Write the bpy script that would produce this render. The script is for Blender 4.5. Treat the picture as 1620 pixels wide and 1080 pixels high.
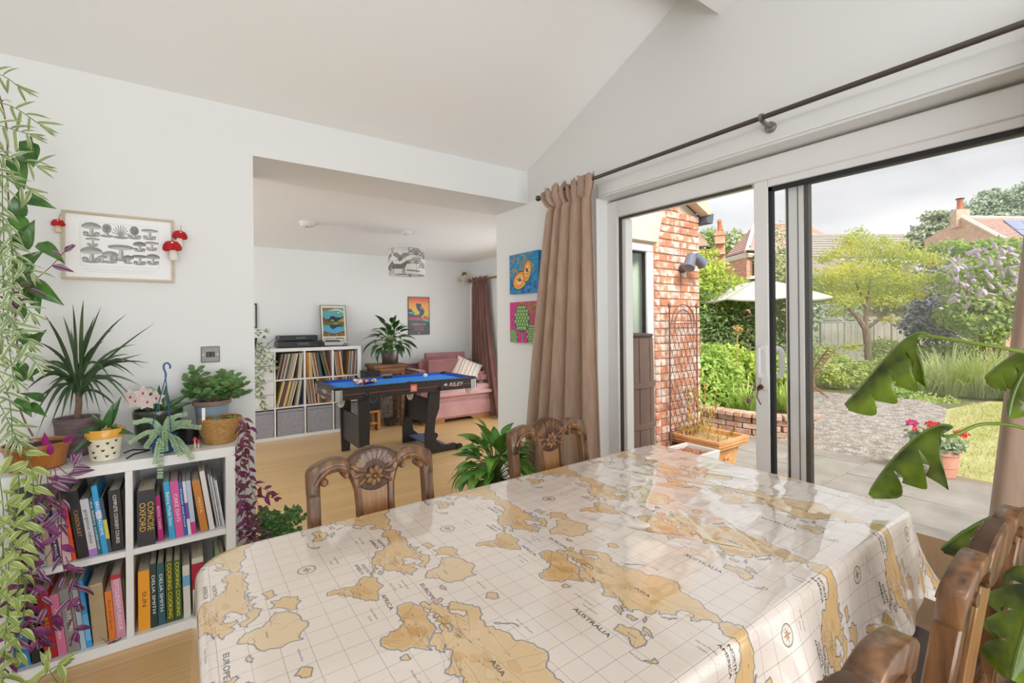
import bpy, bmesh, math, random
import numpy as np
from mathutils import Vector, Matrix, noise
PI = math.pi
random.seed(7)
SC = bpy.context.scene
COL = SC.collection
for o in list(bpy.data.objects): bpy.data.objects.remove(o)

# ------------------------------------------------------------------ camera
FPX, YAW, ROLL, CH, CX0, CY0 = 735.0, math.radians(35.25), math.radians(0.55), 1.38, 810.0, 511.0
F_ = Vector((math.sin(YAW), math.cos(YAW), 0)); R_ = Vector((math.cos(YAW), -math.sin(YAW), 0)); U_ = Vector((0, 0, 1))
XC = R_*math.cos(ROLL) - U_*math.sin(ROLL); YC = U_*math.cos(ROLL) + R_*math.sin(ROLL)
cam = bpy.data.cameras.new('camera'); camo = bpy.data.objects.new('camera', cam); COL.objects.link(camo)
cam.sensor_width = 36; cam.lens = FPX/1620*36; cam.shift_y = -(540-CY0)/1620; cam.clip_start = .05; cam.clip_end = 300
m = Matrix.Identity(4)
for i, a in enumerate((XC, YC, -F_)):
    for k in range(3): m[k][i] = a[k]
m.translation = Vector((0, 0, CH)); camo.matrix_world = m
SC.camera = camo

# ------------------------------------------------------------------ sky, sun, window daylight, added fill lamps, exposure
SC.view_settings.view_transform = 'Standard'; SC.view_settings.look = 'None'
SC.view_settings.exposure = 0.0; SC.view_settings.gamma = 1.0; SC.view_settings.use_curve_mapping = False
W = bpy.data.worlds.new('sky'); SC.world = W; W.use_nodes = True
n = W.node_tree.nodes; l = W.node_tree.links; n.clear()
wo = n.new('ShaderNodeOutputWorld'); wb = n.new('ShaderNodeBackground'); l.new(wb.outputs[0], wo.inputs[0])
tc = n.new('ShaderNodeTexCoord'); mp = n.new('ShaderNodeMapping'); mp.inputs['Scale'].default_value = (1.6, 1.6, 5.5); mp.inputs['Location'].default_value = (.3, .1, .2)
nz = n.new('ShaderNodeTexNoise'); nz.inputs['Scale'].default_value = 1.1; nz.inputs['Detail'].default_value = 4; nz.inputs['Roughness'].default_value = .45
cr = n.new('ShaderNodeValToRGB'); cr.color_ramp.elements[0].position = .42; cr.color_ramp.elements[0].color = (.64, .648, .665, 1)
cr.color_ramp.elements[1].position = .62; cr.color_ramp.elements[1].color = (.93, .93, .94, 1)
l.new(tc.outputs['Generated'], mp.inputs[0]); l.new(mp.outputs[0], nz.inputs[0]); l.new(nz.outputs[0], cr.inputs[0]); l.new(cr.outputs[0], wb.inputs[0])
wb.inputs[1].default_value = 1.28
def add_light(name, typ, loc, aim, energy, size=None, color=(1, 1, 1), angle=None):
    L = bpy.data.lights.new(name, typ); L.energy = energy; L.color = color
    o = bpy.data.objects.new(name, L); COL.objects.link(o); o.location = loc
    o.rotation_euler = (Vector(aim)-Vector(loc)).to_track_quat('-Z', 'Y').to_euler()
    if typ == 'AREA': L.shape = 'RECTANGLE'; L.size, L.size_y = size
    if angle: L.angle = angle
    return o
add_light('sun', 'SUN', (-6, -14, 14), (0, 0, 0), 4.3, color=(1, .97, .92), angle=math.radians(25))
add_light('rear_fill', 'AREA', (.3, -2.35, 1.15), (.0, 2.0, 2.5), 132, (3.6, 1.9), (.90, .955, 1))  # added fill lamp behind the camera; the back wall has no window
add_light('overhead_fill', 'AREA', (-.8, -.7, 2.95), (-.3, 1.2, 0), 27, (1.6, 1.2), (.90, .955, 1))  # extra fill hung below the closed ceiling, out of view
add_light('lounge_side_fill', 'AREA', (-1.6, 5.0, 1.7), (2.6, 5.2, .8), 48, (2.4, 1.9), (.90, .955, 1))  # invented soft fill from the lounge's unseen side, before a solid wall
add_light('lounge_front_window_daylight', 'AREA', (3.38, 3.52, 1.5), (2.9, 6.2, .2), 8, (.8, 1.2), (.92, .965, 1))
add_light('lounge_garden_window_daylight', 'AREA', (3.78, 4.75, 1.1), (1.2, 4.9, .4), 20, (1.5, 1.7), (.92, .965, 1))
SC.cycles.use_denoising = True
SC.cycles.max_bounces = 8; SC.cycles.diffuse_bounces = 5; SC.cycles.transparent_max_bounces = 64; SC.cycles.sample_clamp_indirect = 6

# ------------------------------------------------------------------ pixel rays, to find where a thing stands in the room
def ray(px, py): return F_ + XC*((px-CX0)/FPX) - YC*((py-CY0)/FPX)
EYE = Vector((0, 0, CH))
def onx(px, py, X): r = ray(px, py); return EYE + r*(X/r.x)
def ony(px, py, Y): r = ray(px, py); return EYE + r*(Y/r.y)
def onz(px, py, Z): r = ray(px, py); return EYE + r*((Z-CH)/r.z)
def dep(px, py, d): return EYE + ray(px, py)*d

# ------------------------------------------------------------------ materials
MATS = {}
def lin(c):
    return tuple((x/255/12.92 if x/255 <= .04045 else ((x/255+.055)/1.055)**2.4) for x in c)
def pm(name, col, rough=.5, col2=None, scale=8, detail=3, stretch=(1, 1, 1), bump=0, bscale=60, metal=0, coat=0, spec=.5, rnd=0, hue=0, transl=0, coord='Object', ramp=(.35, .65), sheen=0, dist=.002):
    """a principled material: colour (sRGB 0-255) mottled by noise towards col2, fine relief, per-object value and hue change"""
    if name in MATS: return MATS[name]
    M = bpy.data.materials.new(name); M.use_nodes = True; MATS[name] = M
    nt = M.node_tree; n = nt.nodes; l = nt.links; b = n['Principled BSDF']; out = n['Material Output']
    c = lin(col)+(1,); b.inputs['Base Color'].default_value = c; b.inputs['Roughness'].default_value = rough; b.inputs['Metallic'].default_value = metal
    b.inputs['Coat Weight'].default_value = coat; b.inputs['Coat Roughness'].default_value = .15; b.inputs['Specular IOR Level'].default_value = spec
    if sheen: b.inputs['Sheen Weight'].default_value = sheen; b.inputs['Sheen Roughness'].default_value = .5
    csock = None
    M.diffuse_color = c
    if col2 or bump:
        tc = n.new('ShaderNodeTexCoord'); mp = n.new('ShaderNodeMapping'); mp.inputs['Scale'].default_value = stretch; l.new(tc.outputs[coord], mp.inputs[0])
        vec = mp.outputs[0]
        if rnd or hue:
            oi0 = n.new('ShaderNodeObjectInfo'); va = n.new('ShaderNodeVectorMath'); va.operation = 'ADD'
            vm = n.new('ShaderNodeMath'); vm.operation = 'MULTIPLY'; vm.inputs[1].default_value = 37; l.new(oi0.outputs['Random'], vm.inputs[0])
            l.new(vec, va.inputs[0]); l.new(vm.outputs[0], va.inputs[1]); vec = va.outputs[0]
    if col2:
        nz = n.new('ShaderNodeTexNoise'); nz.inputs['Scale'].default_value = scale; nz.inputs['Detail'].default_value = detail; l.new(vec, nz.inputs[0])
        cr = n.new('ShaderNodeValToRGB'); cr.color_ramp.elements[0].position = ramp[0]; cr.color_ramp.elements[1].position = ramp[1]
        cr.color_ramp.elements[0].color = c; cr.color_ramp.elements[1].color = lin(col2)+(1,)
        l.new(nz.outputs[0], cr.inputs[0]); csock = cr.outputs[0]
    if rnd or hue:
        hs = n.new('ShaderNodeHueSaturation'); oi = n.new('ShaderNodeObjectInfo')
        for amt, key, base, mul in ((rnd, 'Value', 1, 1), (hue, 'Hue', .5, 7.31)):
            if not amt: continue
            mu = n.new('ShaderNodeMath'); mu.operation = 'MULTIPLY'; mu.inputs[1].default_value = mul; l.new(oi.outputs['Random'], mu.inputs[0])
            fr = n.new('ShaderNodeMath'); fr.operation = 'FRACT'; l.new(mu.outputs[0], fr.inputs[0])
            mr = n.new('ShaderNodeMapRange'); mr.inputs['To Min'].default_value = base-amt; mr.inputs['To Max'].default_value = base+amt; l.new(fr.outputs[0], mr.inputs[0]); l.new(mr.outputs[0], hs.inputs[key])
        if csock: l.new(csock, hs.inputs['Color'])
        else: hs.inputs['Color'].default_value = c
        csock = hs.outputs[0]
    if csock: l.new(csock, b.inputs['Base Color'])
    if bump:
        n2 = n.new('ShaderNodeTexNoise'); n2.inputs['Scale'].default_value = bscale; n2.inputs['Detail'].default_value = 3; l.new(vec, n2.inputs[0])
        bp = n.new('ShaderNodeBump'); bp.inputs['Strength'].default_value = bump; bp.inputs['Distance'].default_value = dist; l.new(n2.outputs[0], bp.inputs['Height']); l.new(bp.outputs[0], b.inputs['Normal'])
    if transl:
        tr = n.new('ShaderNodeBsdfTranslucent'); mx = n.new('ShaderNodeMixShader'); mx.inputs[0].default_value = transl
        if csock: l.new(csock, tr.inputs[0])
        else: tr.inputs[0].default_value = c
        l.new(b.outputs[0], mx.inputs[1]); l.new(tr.outputs[0], mx.inputs[2]); l.new(mx.outputs[0], out.inputs[0])
    return M
def wood(name, dark, light, scale=3, stretch=(1, 1, .08), rough=.4, rnd=0, coat=0, bump=.15, metal=0):
    """wood grain: stretched noise through a ramp"""
    if name in MATS: return MATS[name]
    M = pm(name, dark, rough, col2=light, scale=scale*10, detail=5, stretch=stretch, rnd=rnd, coat=coat, bump=bump, bscale=scale*25, ramp=(.3, .7))
    return M
def glass_mat(name, tint=(1, 1, 1), refl=.12):
    M = bpy.data.materials.new(name); M.use_nodes = True; MATS[name] = M
    nt = M.node_tree; n = nt.nodes; l = nt.links; n.clear(); out = n.new('ShaderNodeOutputMaterial')
    t = n.new('ShaderNodeBsdfTransparent'); t.inputs[0].default_value = tint+(1,); g = n.new('ShaderNodeBsdfGlossy'); g.inputs['Roughness'].default_value = .01
    lw = n.new('ShaderNodeLayerWeight'); lw.inputs[0].default_value = .5; mx = n.new('ShaderNodeMixShader')
    pw = n.new('ShaderNodeMath'); pw.operation = 'POWER'; pw.inputs[1].default_value = 4; ad = n.new('ShaderNodeMath'); ad.operation = 'MULTIPLY_ADD'; ad.inputs[1].default_value = .8; ad.inputs[2].default_value = refl*.3
    l.new(lw.outputs['Facing'], pw.inputs[0]); l.new(pw.outputs[0], ad.inputs[0]); l.new(ad.outputs[0], mx.inputs[0]); l.new(t.outputs[0], mx.inputs[1]); l.new(g.outputs[0], mx.inputs[2]); l.new(mx.outputs[0], out.inputs[0])
    return M

# ------------------------------------------------------------------ mesh builder and object helpers
ORG = {}
class MB:
    def __init__(s): s.v = []; s.f = []; s.uv = None
    def add(s, vs, fs):
        k = len(s.v); s.v += [tuple(v) for v in vs]; s.f += [tuple(i+k for i in f) for f in fs]; return s
    def box(s, a, b, M=None):
        vs = [Vector((x, y, z)) for z in (a[2], b[2]) for y in (a[1], b[1]) for x in (a[0], b[0])]
        if M: vs = [M @ v for v in vs]
        return s.add(vs, [(0, 2, 3, 1), (4, 5, 7, 6), (0, 1, 5, 4), (2, 6, 7, 3), (0, 4, 6, 2), (1, 3, 7, 5)])
    def cbox(s, c, d, rz=0, M=None):
        T = Matrix.Translation(c) @ Matrix.Rotation(rz, 4, 'Z') @ (M or Matrix.Identity(4))
        return s.box((-d[0]/2, -d[1]/2, -d[2]/2), (d[0]/2, d[1]/2, d[2]/2), T)
    def tube(s, pts, r, k=8, cap=True, closed=False, flat=1.0):
        pts = [Vector(p) for p in pts]; N = len(pts); rs = r if hasattr(r, '__len__') else [r]*N
        ref = None; base = len(s.v); vs = []
        for i, p in enumerate(pts):
            t = (pts[(i+1) % N]-pts[i-1]) if closed else (pts[min(i+1, N-1)]-pts[max(i-1, 0)])
            if t.length < 1e-9: t = Vector((0, 0, 1))
            t.normalize()
            if ref is None: ref = Vector((0, 0, 1)) if abs(t.z) < .9 else Vector((1, 0, 0))
            a = t.cross(ref)
            if a.length < 1e-6: a = t.orthogonal()
            a.normalize(); b = a.cross(t); ref = b.copy()
            vs += [p + a*(rs[i]*math.cos(2*PI*j/k)) + b*(rs[i]*flat*math.sin(2*PI*j/k)) for j in range(k)]
        fs = []
        for i in range(N if closed else N-1):
            i2 = (i+1) % N
            for j in range(k): fs.append((i*k+j, i*k+(j+1) % k, i2*k+(j+1) % k, i2*k+j))
        if cap and not closed: fs += [tuple(range(k-1, -1, -1)), tuple((N-1)*k+j for j in range(k))]
        return s.add(vs, fs)
    def lathe(s, prof, c=(0, 0, 0), k=24, M=None, sx=1, sy=1):
        vs = []; fs = []; N = len(prof)
        for (r, z) in prof:
            for j in range(k):
                v = Vector((max(r, 1e-4)*sx*math.cos(2*PI*j/k), max(r, 1e-4)*sy*math.sin(2*PI*j/k), z))
                if M: v = M @ v
                vs.append(v+Vector(c))
        for i in range(N-1):
            for j in range(k): fs.append((i*k+j, i*k+(j+1) % k, (i+1)*k+(j+1) % k, (i+1)*k+j))
        if prof[0][0] > 1e-4: fs.append(tuple(range(k-1, -1, -1)))
        if prof[-1][0] > 1e-4: fs.append(tuple((N-1)*k+j for j in range(k)))
        return s.add(vs, fs)
    def prism(s, poly, fn, d0, d1):
        """poly: 2-D outline; fn(a, b, d) -> point"""
        N = len(poly); area = sum(poly[i][0]*poly[(i+1) % N][1]-poly[(i+1) % N][0]*poly[i][1] for i in range(N))
        if area < 0: poly = poly[::-1]
        vs = [fn(a, b, d0) for a, b in poly]+[fn(a, b, d1) for a, b in poly]
        fs = [tuple(range(N-1, -1, -1)), tuple(range(N, 2*N))]+[(i, (i+1) % N, N+(i+1) % N, N+i) for i in range(N)]
        return s.add(vs, fs)
    def ball(s, c, r, k=12, m=8, M=None):
        r = r if hasattr(r, '__len__') else (r, r, r); vs = []; fs = []
        for i in range(1, m):
            for j in range(k):
                v = Vector((r[0]*math.sin(PI*i/m)*math.cos(2*PI*j/k), r[1]*math.sin(PI*i/m)*math.sin(2*PI*j/k), r[2]*math.cos(PI*i/m)))
                vs.append((M @ v if M else v)+Vector(c))
        for sg in (1, -1):
            v = Vector((0, 0, r[2]*sg)); vs.append((M @ v if M else v)+Vector(c))
        T = len(vs)-2
        for i in range(m-2):
            for j in range(k): fs.append((i*k+j, (i+1)*k+j, (i+1)*k+(j+1) % k, i*k+(j+1) % k))
        for j in range(k): fs.append((T, j, (j+1) % k)); fs.append((T+1, (m-2)*k+(j+1) % k, (m-2)*k+j))
        return s.add(vs, fs)
    def sheet(s, rows, wrap=False):
        """rows of points -> grid"""
        R = len(rows); Cn = len(rows[0]); vs = [p for r in rows for p in r]; fs = []
        for i in range(R-1):
            for j in range(Cn if wrap else Cn-1): fs.append((i*Cn+j, i*Cn+(j+1) % Cn, (i+1)*Cn+(j+1) % Cn, (i+1)*Cn+j))
        return s.add(vs, fs)
    def mesh(s, name, mat, smooth=True, bevel=0, off=None, ang=40, seg=1):
        me = bpy.data.meshes.new(name); vs = s.v
        if off is not None: vs = [(x-off[0], y-off[1], z-off[2]) for x, y, z in vs]
        me.from_pydata(vs, [], s.f)
        if bevel:
            bm = bmesh.new(); bm.from_mesh(me)
            ed = [e for e in bm.edges if len(e.link_faces) == 2 and e.calc_face_angle(0) > .6]
            bmesh.ops.bevel(bm, geom=ed, offset=bevel, segments=seg, affect='EDGES', clamp_overlap=True); bm.to_mesh(me); bm.free()
        if mat: me.materials.append(mat)
        if smooth:
            me.polygons.foreach_set('use_smooth', [True]*len(me.polygons)); me.set_sharp_from_angle(angle=math.radians(ang))
        me.update(); return me
    def build(s, name, mat, parent=None, smooth=True, bevel=0, ang=40, solid=0, seg=1, subd=0):
        off = ORG.get(parent.name) if parent else None
        me = s.mesh(name, mat, smooth, bevel, off, ang, seg)
        o = bpy.data.objects.new(name, me); COL.objects.link(o)
        if parent: o.parent = parent; ORG[o.name] = off
        else: ORG[o.name] = Vector((0, 0, 0))
        if solid:
            md = o.modifiers.new('thickness', 'SOLIDIFY'); md.thickness = solid; md.offset = 0
        if subd:
            md = o.modifiers.new('smooth', 'SUBSURF'); md.levels = subd; md.render_levels = subd
        return o
def tag(o, label, cat, group=None, kind=None):
    if label: o['label'] = label
    if cat: o['category'] = cat
    if group: o['group'] = group
    if kind: o['kind'] = kind
    return o
def thing(name, label, cat, loc=(0, 0, 0), group=None):
    o = bpy.data.objects.new(name, None); COL.objects.link(o); o.location = loc; o.empty_display_size = .05; ORG[o.name] = Vector(loc)
    return tag(o, label, cat, group)
def struct(o): o['kind'] = 'structure'; return o
def kids(o): return [c for c in bpy.data.objects if c.parent == o]
def clone(root, loc, rz=0, label=None, group=None):
    r = root.copy(); COL.objects.link(r); r.location = loc; r.rotation_euler = (0, 0, rz); ORG[r.name] = Vector(loc)
    if label: r['label'] = label
    if group: r['group'] = group
    for c in kids(root):
        d = c.copy(); COL.objects.link(d); d.parent = r
        for g in kids(c):
            e = g.copy(); COL.objects.link(e); e.parent = d
    return r
def inst(name, me, parent, M, mat=None):
    """a part sharing mesh data; M is in world axes"""
    o = bpy.data.objects.new(name, me); COL.objects.link(o)
    if parent:
        o.parent = parent; off = ORG[parent.name]; M = Matrix.Translation(-off) @ M; ORG[o.name] = off
    o.matrix_local = M
    return o
def frame(d, up=Vector((0, 0, 1))):
    """rotation with local +X along d, local +Z nearest to up"""
    x = Vector(d).normalized(); y = Vector(up).cross(x)
    if y.length < 1e-5: y = x.orthogonal()
    y.normalize(); z = x.cross(y)
    return Matrix((x, y, z)).transposed().to_4x4()

def leaf_mesh(name, mat, w=.3, bend=.25, fold=.12, n=7, tip=1.6, base=.7, cup=0, midm=None):
    """unit leaf along +X, width share w, drooping by bend, folded along its midrib"""
    rows = []
    for i in range(n+1):
        t = i/n; ww = w/2*(math.sin(PI*t**base)**.9)*(1-t**tip*.25) if 0 < t < 1 else .004
        x = math.sin(t*bend*2)/(bend*2) if bend else t; z = -(1-math.cos(t*bend*2))/(bend*2) if bend else 0
        rows.append([(x, s*ww, z+abs(s)*ww*fold*2-cup*s*s*ww) for s in (-1, -.5, 0, .5, 1)])
    mb = MB(); mb.sheet(rows)
    return mb.mesh(name, mat, ang=80)
def put_leaf(parent, me, p, d, length, up=Vector((0, 0, 1)), wid=None, name='leaf', roll=0):
    M = Matrix.Translation(p) @ frame(d, up) @ Matrix.Rotation(roll, 4, 'X') @ Matrix.Diagonal((length, wid or length, length, 1))
    return inst(name, me, parent, M)
def rd(a, b): return random.uniform(a, b)
def curve(p0, p1, sag=0, n=10, side=Vector((0, 0, 0))):
    p0 = Vector(p0); p1 = Vector(p1)
    return [p0.lerp(p1, i/n)+Vector((0, 0, sag))*(4*i/n*(1-i/n))+side*(4*i/n*(1-i/n)) for i in range(n+1)]
def bez(P, n=12):
    P = [Vector(p) for p in P]; out = []
    for i in range(n+1):
        t = i/n; Q = P[:]
        while len(Q) > 1: Q = [Q[j].lerp(Q[j+1], t) for j in range(len(Q)-1)]
        out.append(Q[0])
    return out
def smooth_path(P, n=6):
    """Catmull-Rom through the points"""
    P = [Vector(p) for p in P]; out = []
    for i in range(len(P)-1):
        a, b, c, d = P[max(i-1, 0)], P[i], P[i+1], P[min(i+2, len(P)-1)]
        for k in range(n):
            t = k/n; out.append(.5*((2*b)+(c-a)*t+(2*a-5*b+4*c-d)*t*t+(3*b-a-3*c+d)*t**3))
    out.append(P[-1]); return out

# ------------------------------------------------------------------ flat print drawn in code (map, posters, pictures)
_FC = {}
def glyphs(txt):
    if txt in _FC: return _FC[txt]
    cu = bpy.data.curves.new('t', 'FONT'); cu.body = txt; cu.resolution_u = 3; cu.align_x = 'CENTER'; cu.align_y = 'CENTER'
    ob = bpy.data.objects.new('t', cu); COL.objects.link(ob); dg = bpy.context.evaluated_depsgraph_get()
    me = ob.evaluated_get(dg).to_mesh(); me.calc_loop_triangles()
    v = np.array([x.co[:2] for x in me.vertices]) if len(me.vertices) else np.zeros((0, 2)); t = np.array([x.vertices[:] for x in me.loop_triangles], int)
    ob.evaluated_get(dg).to_mesh_clear(); bpy.data.objects.remove(ob); bpy.data.curves.remove(cu)
    _FC[txt] = (v, t); return v, t
class Canvas:
    """a small painter; coordinates run 0..w, 0..h with y up"""
    def __init__(s, w, h, res, bg): s.w, s.h, s.r = w, h, res; s.W, s.H = int(w*res), int(h*res); s.a = np.empty((s.H, s.W, 3), np.float32); s.a[:] = np.array(bg)/255; s.wrap = False
    def poly(s, P, col, alpha=1):
        P = np.array(P, float)*s.r
        if s.wrap:
            for ox in (-s.W, 0, s.W):
                for oy in (-s.H, 0, s.H): s._poly(P+(ox, oy), col, alpha)
        else: s._poly(P, col, alpha)
        return s
    def _poly(s, P, col, alpha):
        x0, y0 = np.floor(P.min(0)).astype(int)-1; x1, y1 = np.ceil(P.max(0)).astype(int)+1
        x0, y0, x1, y1 = max(x0, 0), max(y0, 0), min(x1, s.W), min(y1, s.H)
        if x1 <= x0 or y1 <= y0: return
        X = np.arange(x0, x1)+.5; acc = np.zeros((y1-y0, x1-x0), np.float32)
        Q = np.roll(P, -1, 0); px, py, qx, qy = P[:, 0], P[:, 1], Q[:, 0], Q[:, 1]; dy = np.where(qy == py, 1e-9, qy-py)
        SUB = 3
        for i, y in enumerate(range(y0, y1)):
            for sb in range(SUB):
                yy = y+(sb+.5)/SUB; hit = (py > yy) != (qy > yy)
                if not hit.any(): continue
                xs = np.sort(px[hit]+(yy-py[hit])/dy[hit]*(qx[hit]-px[hit]))
                for k in range(0, len(xs)-1, 2):
                    acc[i] += np.clip(np.minimum(X+.5, xs[k+1])-np.maximum(X-.5, xs[k]), 0, 1)/SUB
        acc = np.clip(acc, 0, 1)[:, :, None]*alpha; R = s.a[y0:y1, x0:x1]; R[:] = R*(1-acc)+np.array(col)/255*acc
    def line(s, P, w, col, alpha=1, closed=False):
        P = [np.array(p, float) for p in P]
        if closed: P = P+[P[0]]
        for a, b in zip(P[:-1], P[1:]):
            d = b-a; L = np.hypot(*d)
            if L < 1e-9: continue
            d = d/L; nrm = np.array((-d[1], d[0]))*w/2; e = d*w*.3
            s.poly([a-nrm-e, b-nrm+e, b+nrm+e, a+nrm-e], col, alpha)
        return s
    def oval(s, c, rx, ry, col, alpha=1, n=24, rot=0, a0=0, a1=2*PI):
        cs, sn = math.cos(rot), math.sin(rot); P = []
        for i in range(n):
            t = a0+(a1-a0)*i/(n if a1-a0 > 6.28 else n-1); x, y = rx*math.cos(t), ry*math.sin(t); P.append((c[0]+x*cs-y*sn, c[1]+x*sn+y*cs))
        return s.poly(P, col, alpha)
    def ring(s, c, r, w, col, alpha=1): return s.line([(c[0]+r*math.cos(t*PI/12), c[1]+r*math.sin(t*PI/12)) for t in range(24)], w, col, alpha, True)
    def text(s, txt, c, size, col, rot=0, width=None, shear=0, alpha=1):
        v, t = glyphs(txt)
        if not len(t): return s
        v = v*size*1.0; v = v.copy()
        if width:
            ww = v[:, 0].max()-v[:, 0].min(); v[:, 0] *= width/ww
        v[:, 0] += v[:, 1]*shear; cs, sn = math.cos(rot), math.sin(rot)
        v = np.stack([v[:, 0]*cs-v[:, 1]*sn+c[0], v[:, 0]*sn+v[:, 1]*cs+c[1]], 1)
        for tri in t: s.poly(v[tri], col, alpha)
        return s
    def grad(s, y0, y1, c0, c1, x0=None, x1=None):
        a, b = int(max(0, y0*s.r)), int(min(s.H, y1*s.r)); xa, xb = int((x0 or 0)*s.r), int((x1 or s.w)*s.r)
        t = np.linspace(0, 1, max(1, b-a))[:, None, None]; s.a[a:b, xa:xb] = (np.array(c0)*(1-t)+np.array(c1)*t)/255; return s
    def image(s, name):
        im = bpy.data.images.new(name, s.W, s.H); px = np.ones((s.H, s.W, 4), np.float32); px[:, :, :3] = s.a
        im.pixels.foreach_set(px.ravel()); im.update(); im.pack(); return im
def print_mat(name, cv, rough=.5, coat=0, bump=0, bscale=60, dist=.001, spec=.5):
    M = bpy.data.materials.new(name); M.use_nodes = True; n = M.node_tree.nodes; l = M.node_tree.links; b = n['Principled BSDF']
    t = n.new('ShaderNodeTexImage'); t.image = cv.image(name); t.extension = 'REPEAT'; u = n.new('ShaderNodeUVMap'); u.uv_map = 'UVMap'; l.new(u.outputs[0], t.inputs[0]); l.new(t.outputs[0], b.inputs['Base Color'])
    b.inputs['Roughness'].default_value = rough; b.inputs['Coat Weight'].default_value = coat; b.inputs['Coat Roughness'].default_value = .08; b.inputs['Specular IOR Level'].default_value = spec
    if bump:
        tc = n.new('ShaderNodeTexCoord'); n2 = n.new('ShaderNodeTexNoise'); n2.inputs['Scale'].default_value = bscale; n2.inputs['Detail'].default_value = 3; l.new(tc.outputs['Object'], n2.inputs[0])
        bp = n.new('ShaderNodeBump'); bp.inputs['Strength'].default_value = bump; bp.inputs['Distance'].default_value = dist; l.new(n2.outputs[0], bp.inputs['Height']); l.new(bp.outputs[0], b.inputs['Normal'])
    return M
def set_uv(me, fn):
    uv = me.uv_layers.new(name='UVMap'); co = np.empty(len(me.vertices)*3, np.float32); me.vertices.foreach_get('co', co); co = co.reshape(-1, 3)
    li = np.empty(len(me.loops), np.int32); me.loops.foreach_get('vertex_index', li)
    uv.data.foreach_set('uv', np.array([fn(*c) for c in co], np.float32)[li].ravel())
def plane_print(name, mat, parent, p0, ux, uy):
    """a printed sheet: corner p0, edges ux, uy"""
    off = ORG[parent.name] if parent else Vector((0, 0, 0)); p0 = Vector(p0)-off; ux = Vector(ux); uy = Vector(uy)
    me = bpy.data.meshes.new(name); me.from_pydata([p0, p0+ux, p0+ux+uy, p0+uy], [], [(0, 1, 2, 3)])
    uv = me.uv_layers.new(name='UVMap'); uv.data.foreach_set('uv', [0, 0, 1, 0, 1, 1, 0, 1]); me.materials.append(mat)
    o = bpy.data.objects.new(name, me); COL.objects.link(o); o.parent = parent
    if parent: ORG[o.name] = off
    return o
def lettering(name, txt, parent, c, ux, uy, size, mat, width=None, shear=0):
    """flat letters: centre c, reading direction ux, up uy"""
    v, t = glyphs(txt); v = v.copy()*size
    if width: v[:, 0] *= width/(v[:, 0].max()-v[:, 0].min())
    v[:, 0] += v[:, 1]*shear
    off = ORG[parent.name]; c = Vector(c)-off; ux = Vector(ux).normalized(); uy = Vector(uy).normalized()
    me = bpy.data.meshes.new(name); me.from_pydata([c+ux*float(a)+uy*float(b) for a, b in v], [], [tuple(map(int, x)) for x in t]); me.materials.append(mat)
    o = bpy.data.objects.new(name, me); COL.objects.link(o); o.parent = parent; ORG[o.name] = off; o['kind'] = 'stuff'
    return o
# ================================================================== the setting
white_wall = pm('white_wall_paint', (234, 234, 232), .75, bump=.05, bscale=180)
ceil_paint = pm('ceiling_paint', (246, 245, 243), .8)
gloss_white = pm('white_plastic_frame', (236, 235, 233), .3)
mortar = pm('mortar', (214, 200, 186), .9, bump=.4, bscale=90)
bamboo = wood('bamboo_plank', (204, 162, 106), (224, 188, 136), scale=1.6, stretch=(.06, 1.6, 1), rough=.28, rnd=.05, bump=.03)
G = -.12                                                   # level of the patio outside
floor = struct(MB().box((-2.6, -2.5, -.2), (3.9, 6.75, -.012)).build('floor', pm('plank_gap', (120, 90, 55), .7)))
plank_me = MB().box((0, 0, -.012), (1, 1, 0)).mesh('plank', bamboo, smooth=False)
pw = .142; row = 0; y = .35
while y < 6.58:
    x = -2.4 + (row*.73) % 1.9
    x1 = 2.4 if y < 3.4 else 3.82
    if y > 3.4: x = max(x, -1.9+(row*.73) % 1.9)
    while x < x1:
        e = min(x+1.9, x1)
        if e-x > .05 and not (y < 2.9 and e < -.9): inst('plank', plank_me, floor, Matrix.Translation((x+.0008, y+.0008, 0)) @ Matrix.Diagonal((e-x-.0016, pw-.0014, 1, 1)))
        x = e
    y += pw; row += 1
YA, YB, XD = 2.997, 3.466, 2.288
b = MB(); b.box((-2.6, YA, 0), (.328, YB, 2.62)); b.box((.328, YA, 2.345), (XD, YB, 2.62))
struct(b.build('wall_left', white_wall, smooth=False))
fn = lambda a, z, d: (d, a, z)
rv = onx(945, 500, XD).y                                     # edge of the door reveal
b = MB(); b.prism([(-2.5, 2.215), (rv, 2.215), (rv, -.12), (YB, -.12), (YB, 2.56), (YA, 2.60), (.9, 3.48), (-2.5, 2.5)], fn, XD, 2.58); b.box((XD, -2.5, -.12), (2.58, -.1, 2.215))
struct(b.build('wall_right', white_wall, smooth=False))
struct(MB().box((XD-.012, -.3, 2.226), (XD, 2.205, 2.304)).build('trim_1', white_wall, smooth=False))   # board above the door opening
b = MB()
b.prism([(YB+.05, 2.39), (.9, 3.466), (-2.55, 2.46), (-2.55, 2.62), (.9, 3.64), (YB+.05, 2.55)], fn, -2.75, XD+.02)
struct(b.build('ceiling', ceil_paint, smooth=False))
struct(MB().box((-2.6, .5, 2.974), (XD, 1.342, 3.42)).build('trim_2', ceil_paint, smooth=False))       # boxed ridge beam
struct(MB().box((-2.75, -2.7, -.1), (2.58, -2.5, 2.6)).build('wall_back', white_wall, smooth=False))
struct(MB().box((-2.75, -2.5, -.1), (-2.6, YB, 3.5)).build('wall_side', white_wall, smooth=False))
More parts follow.
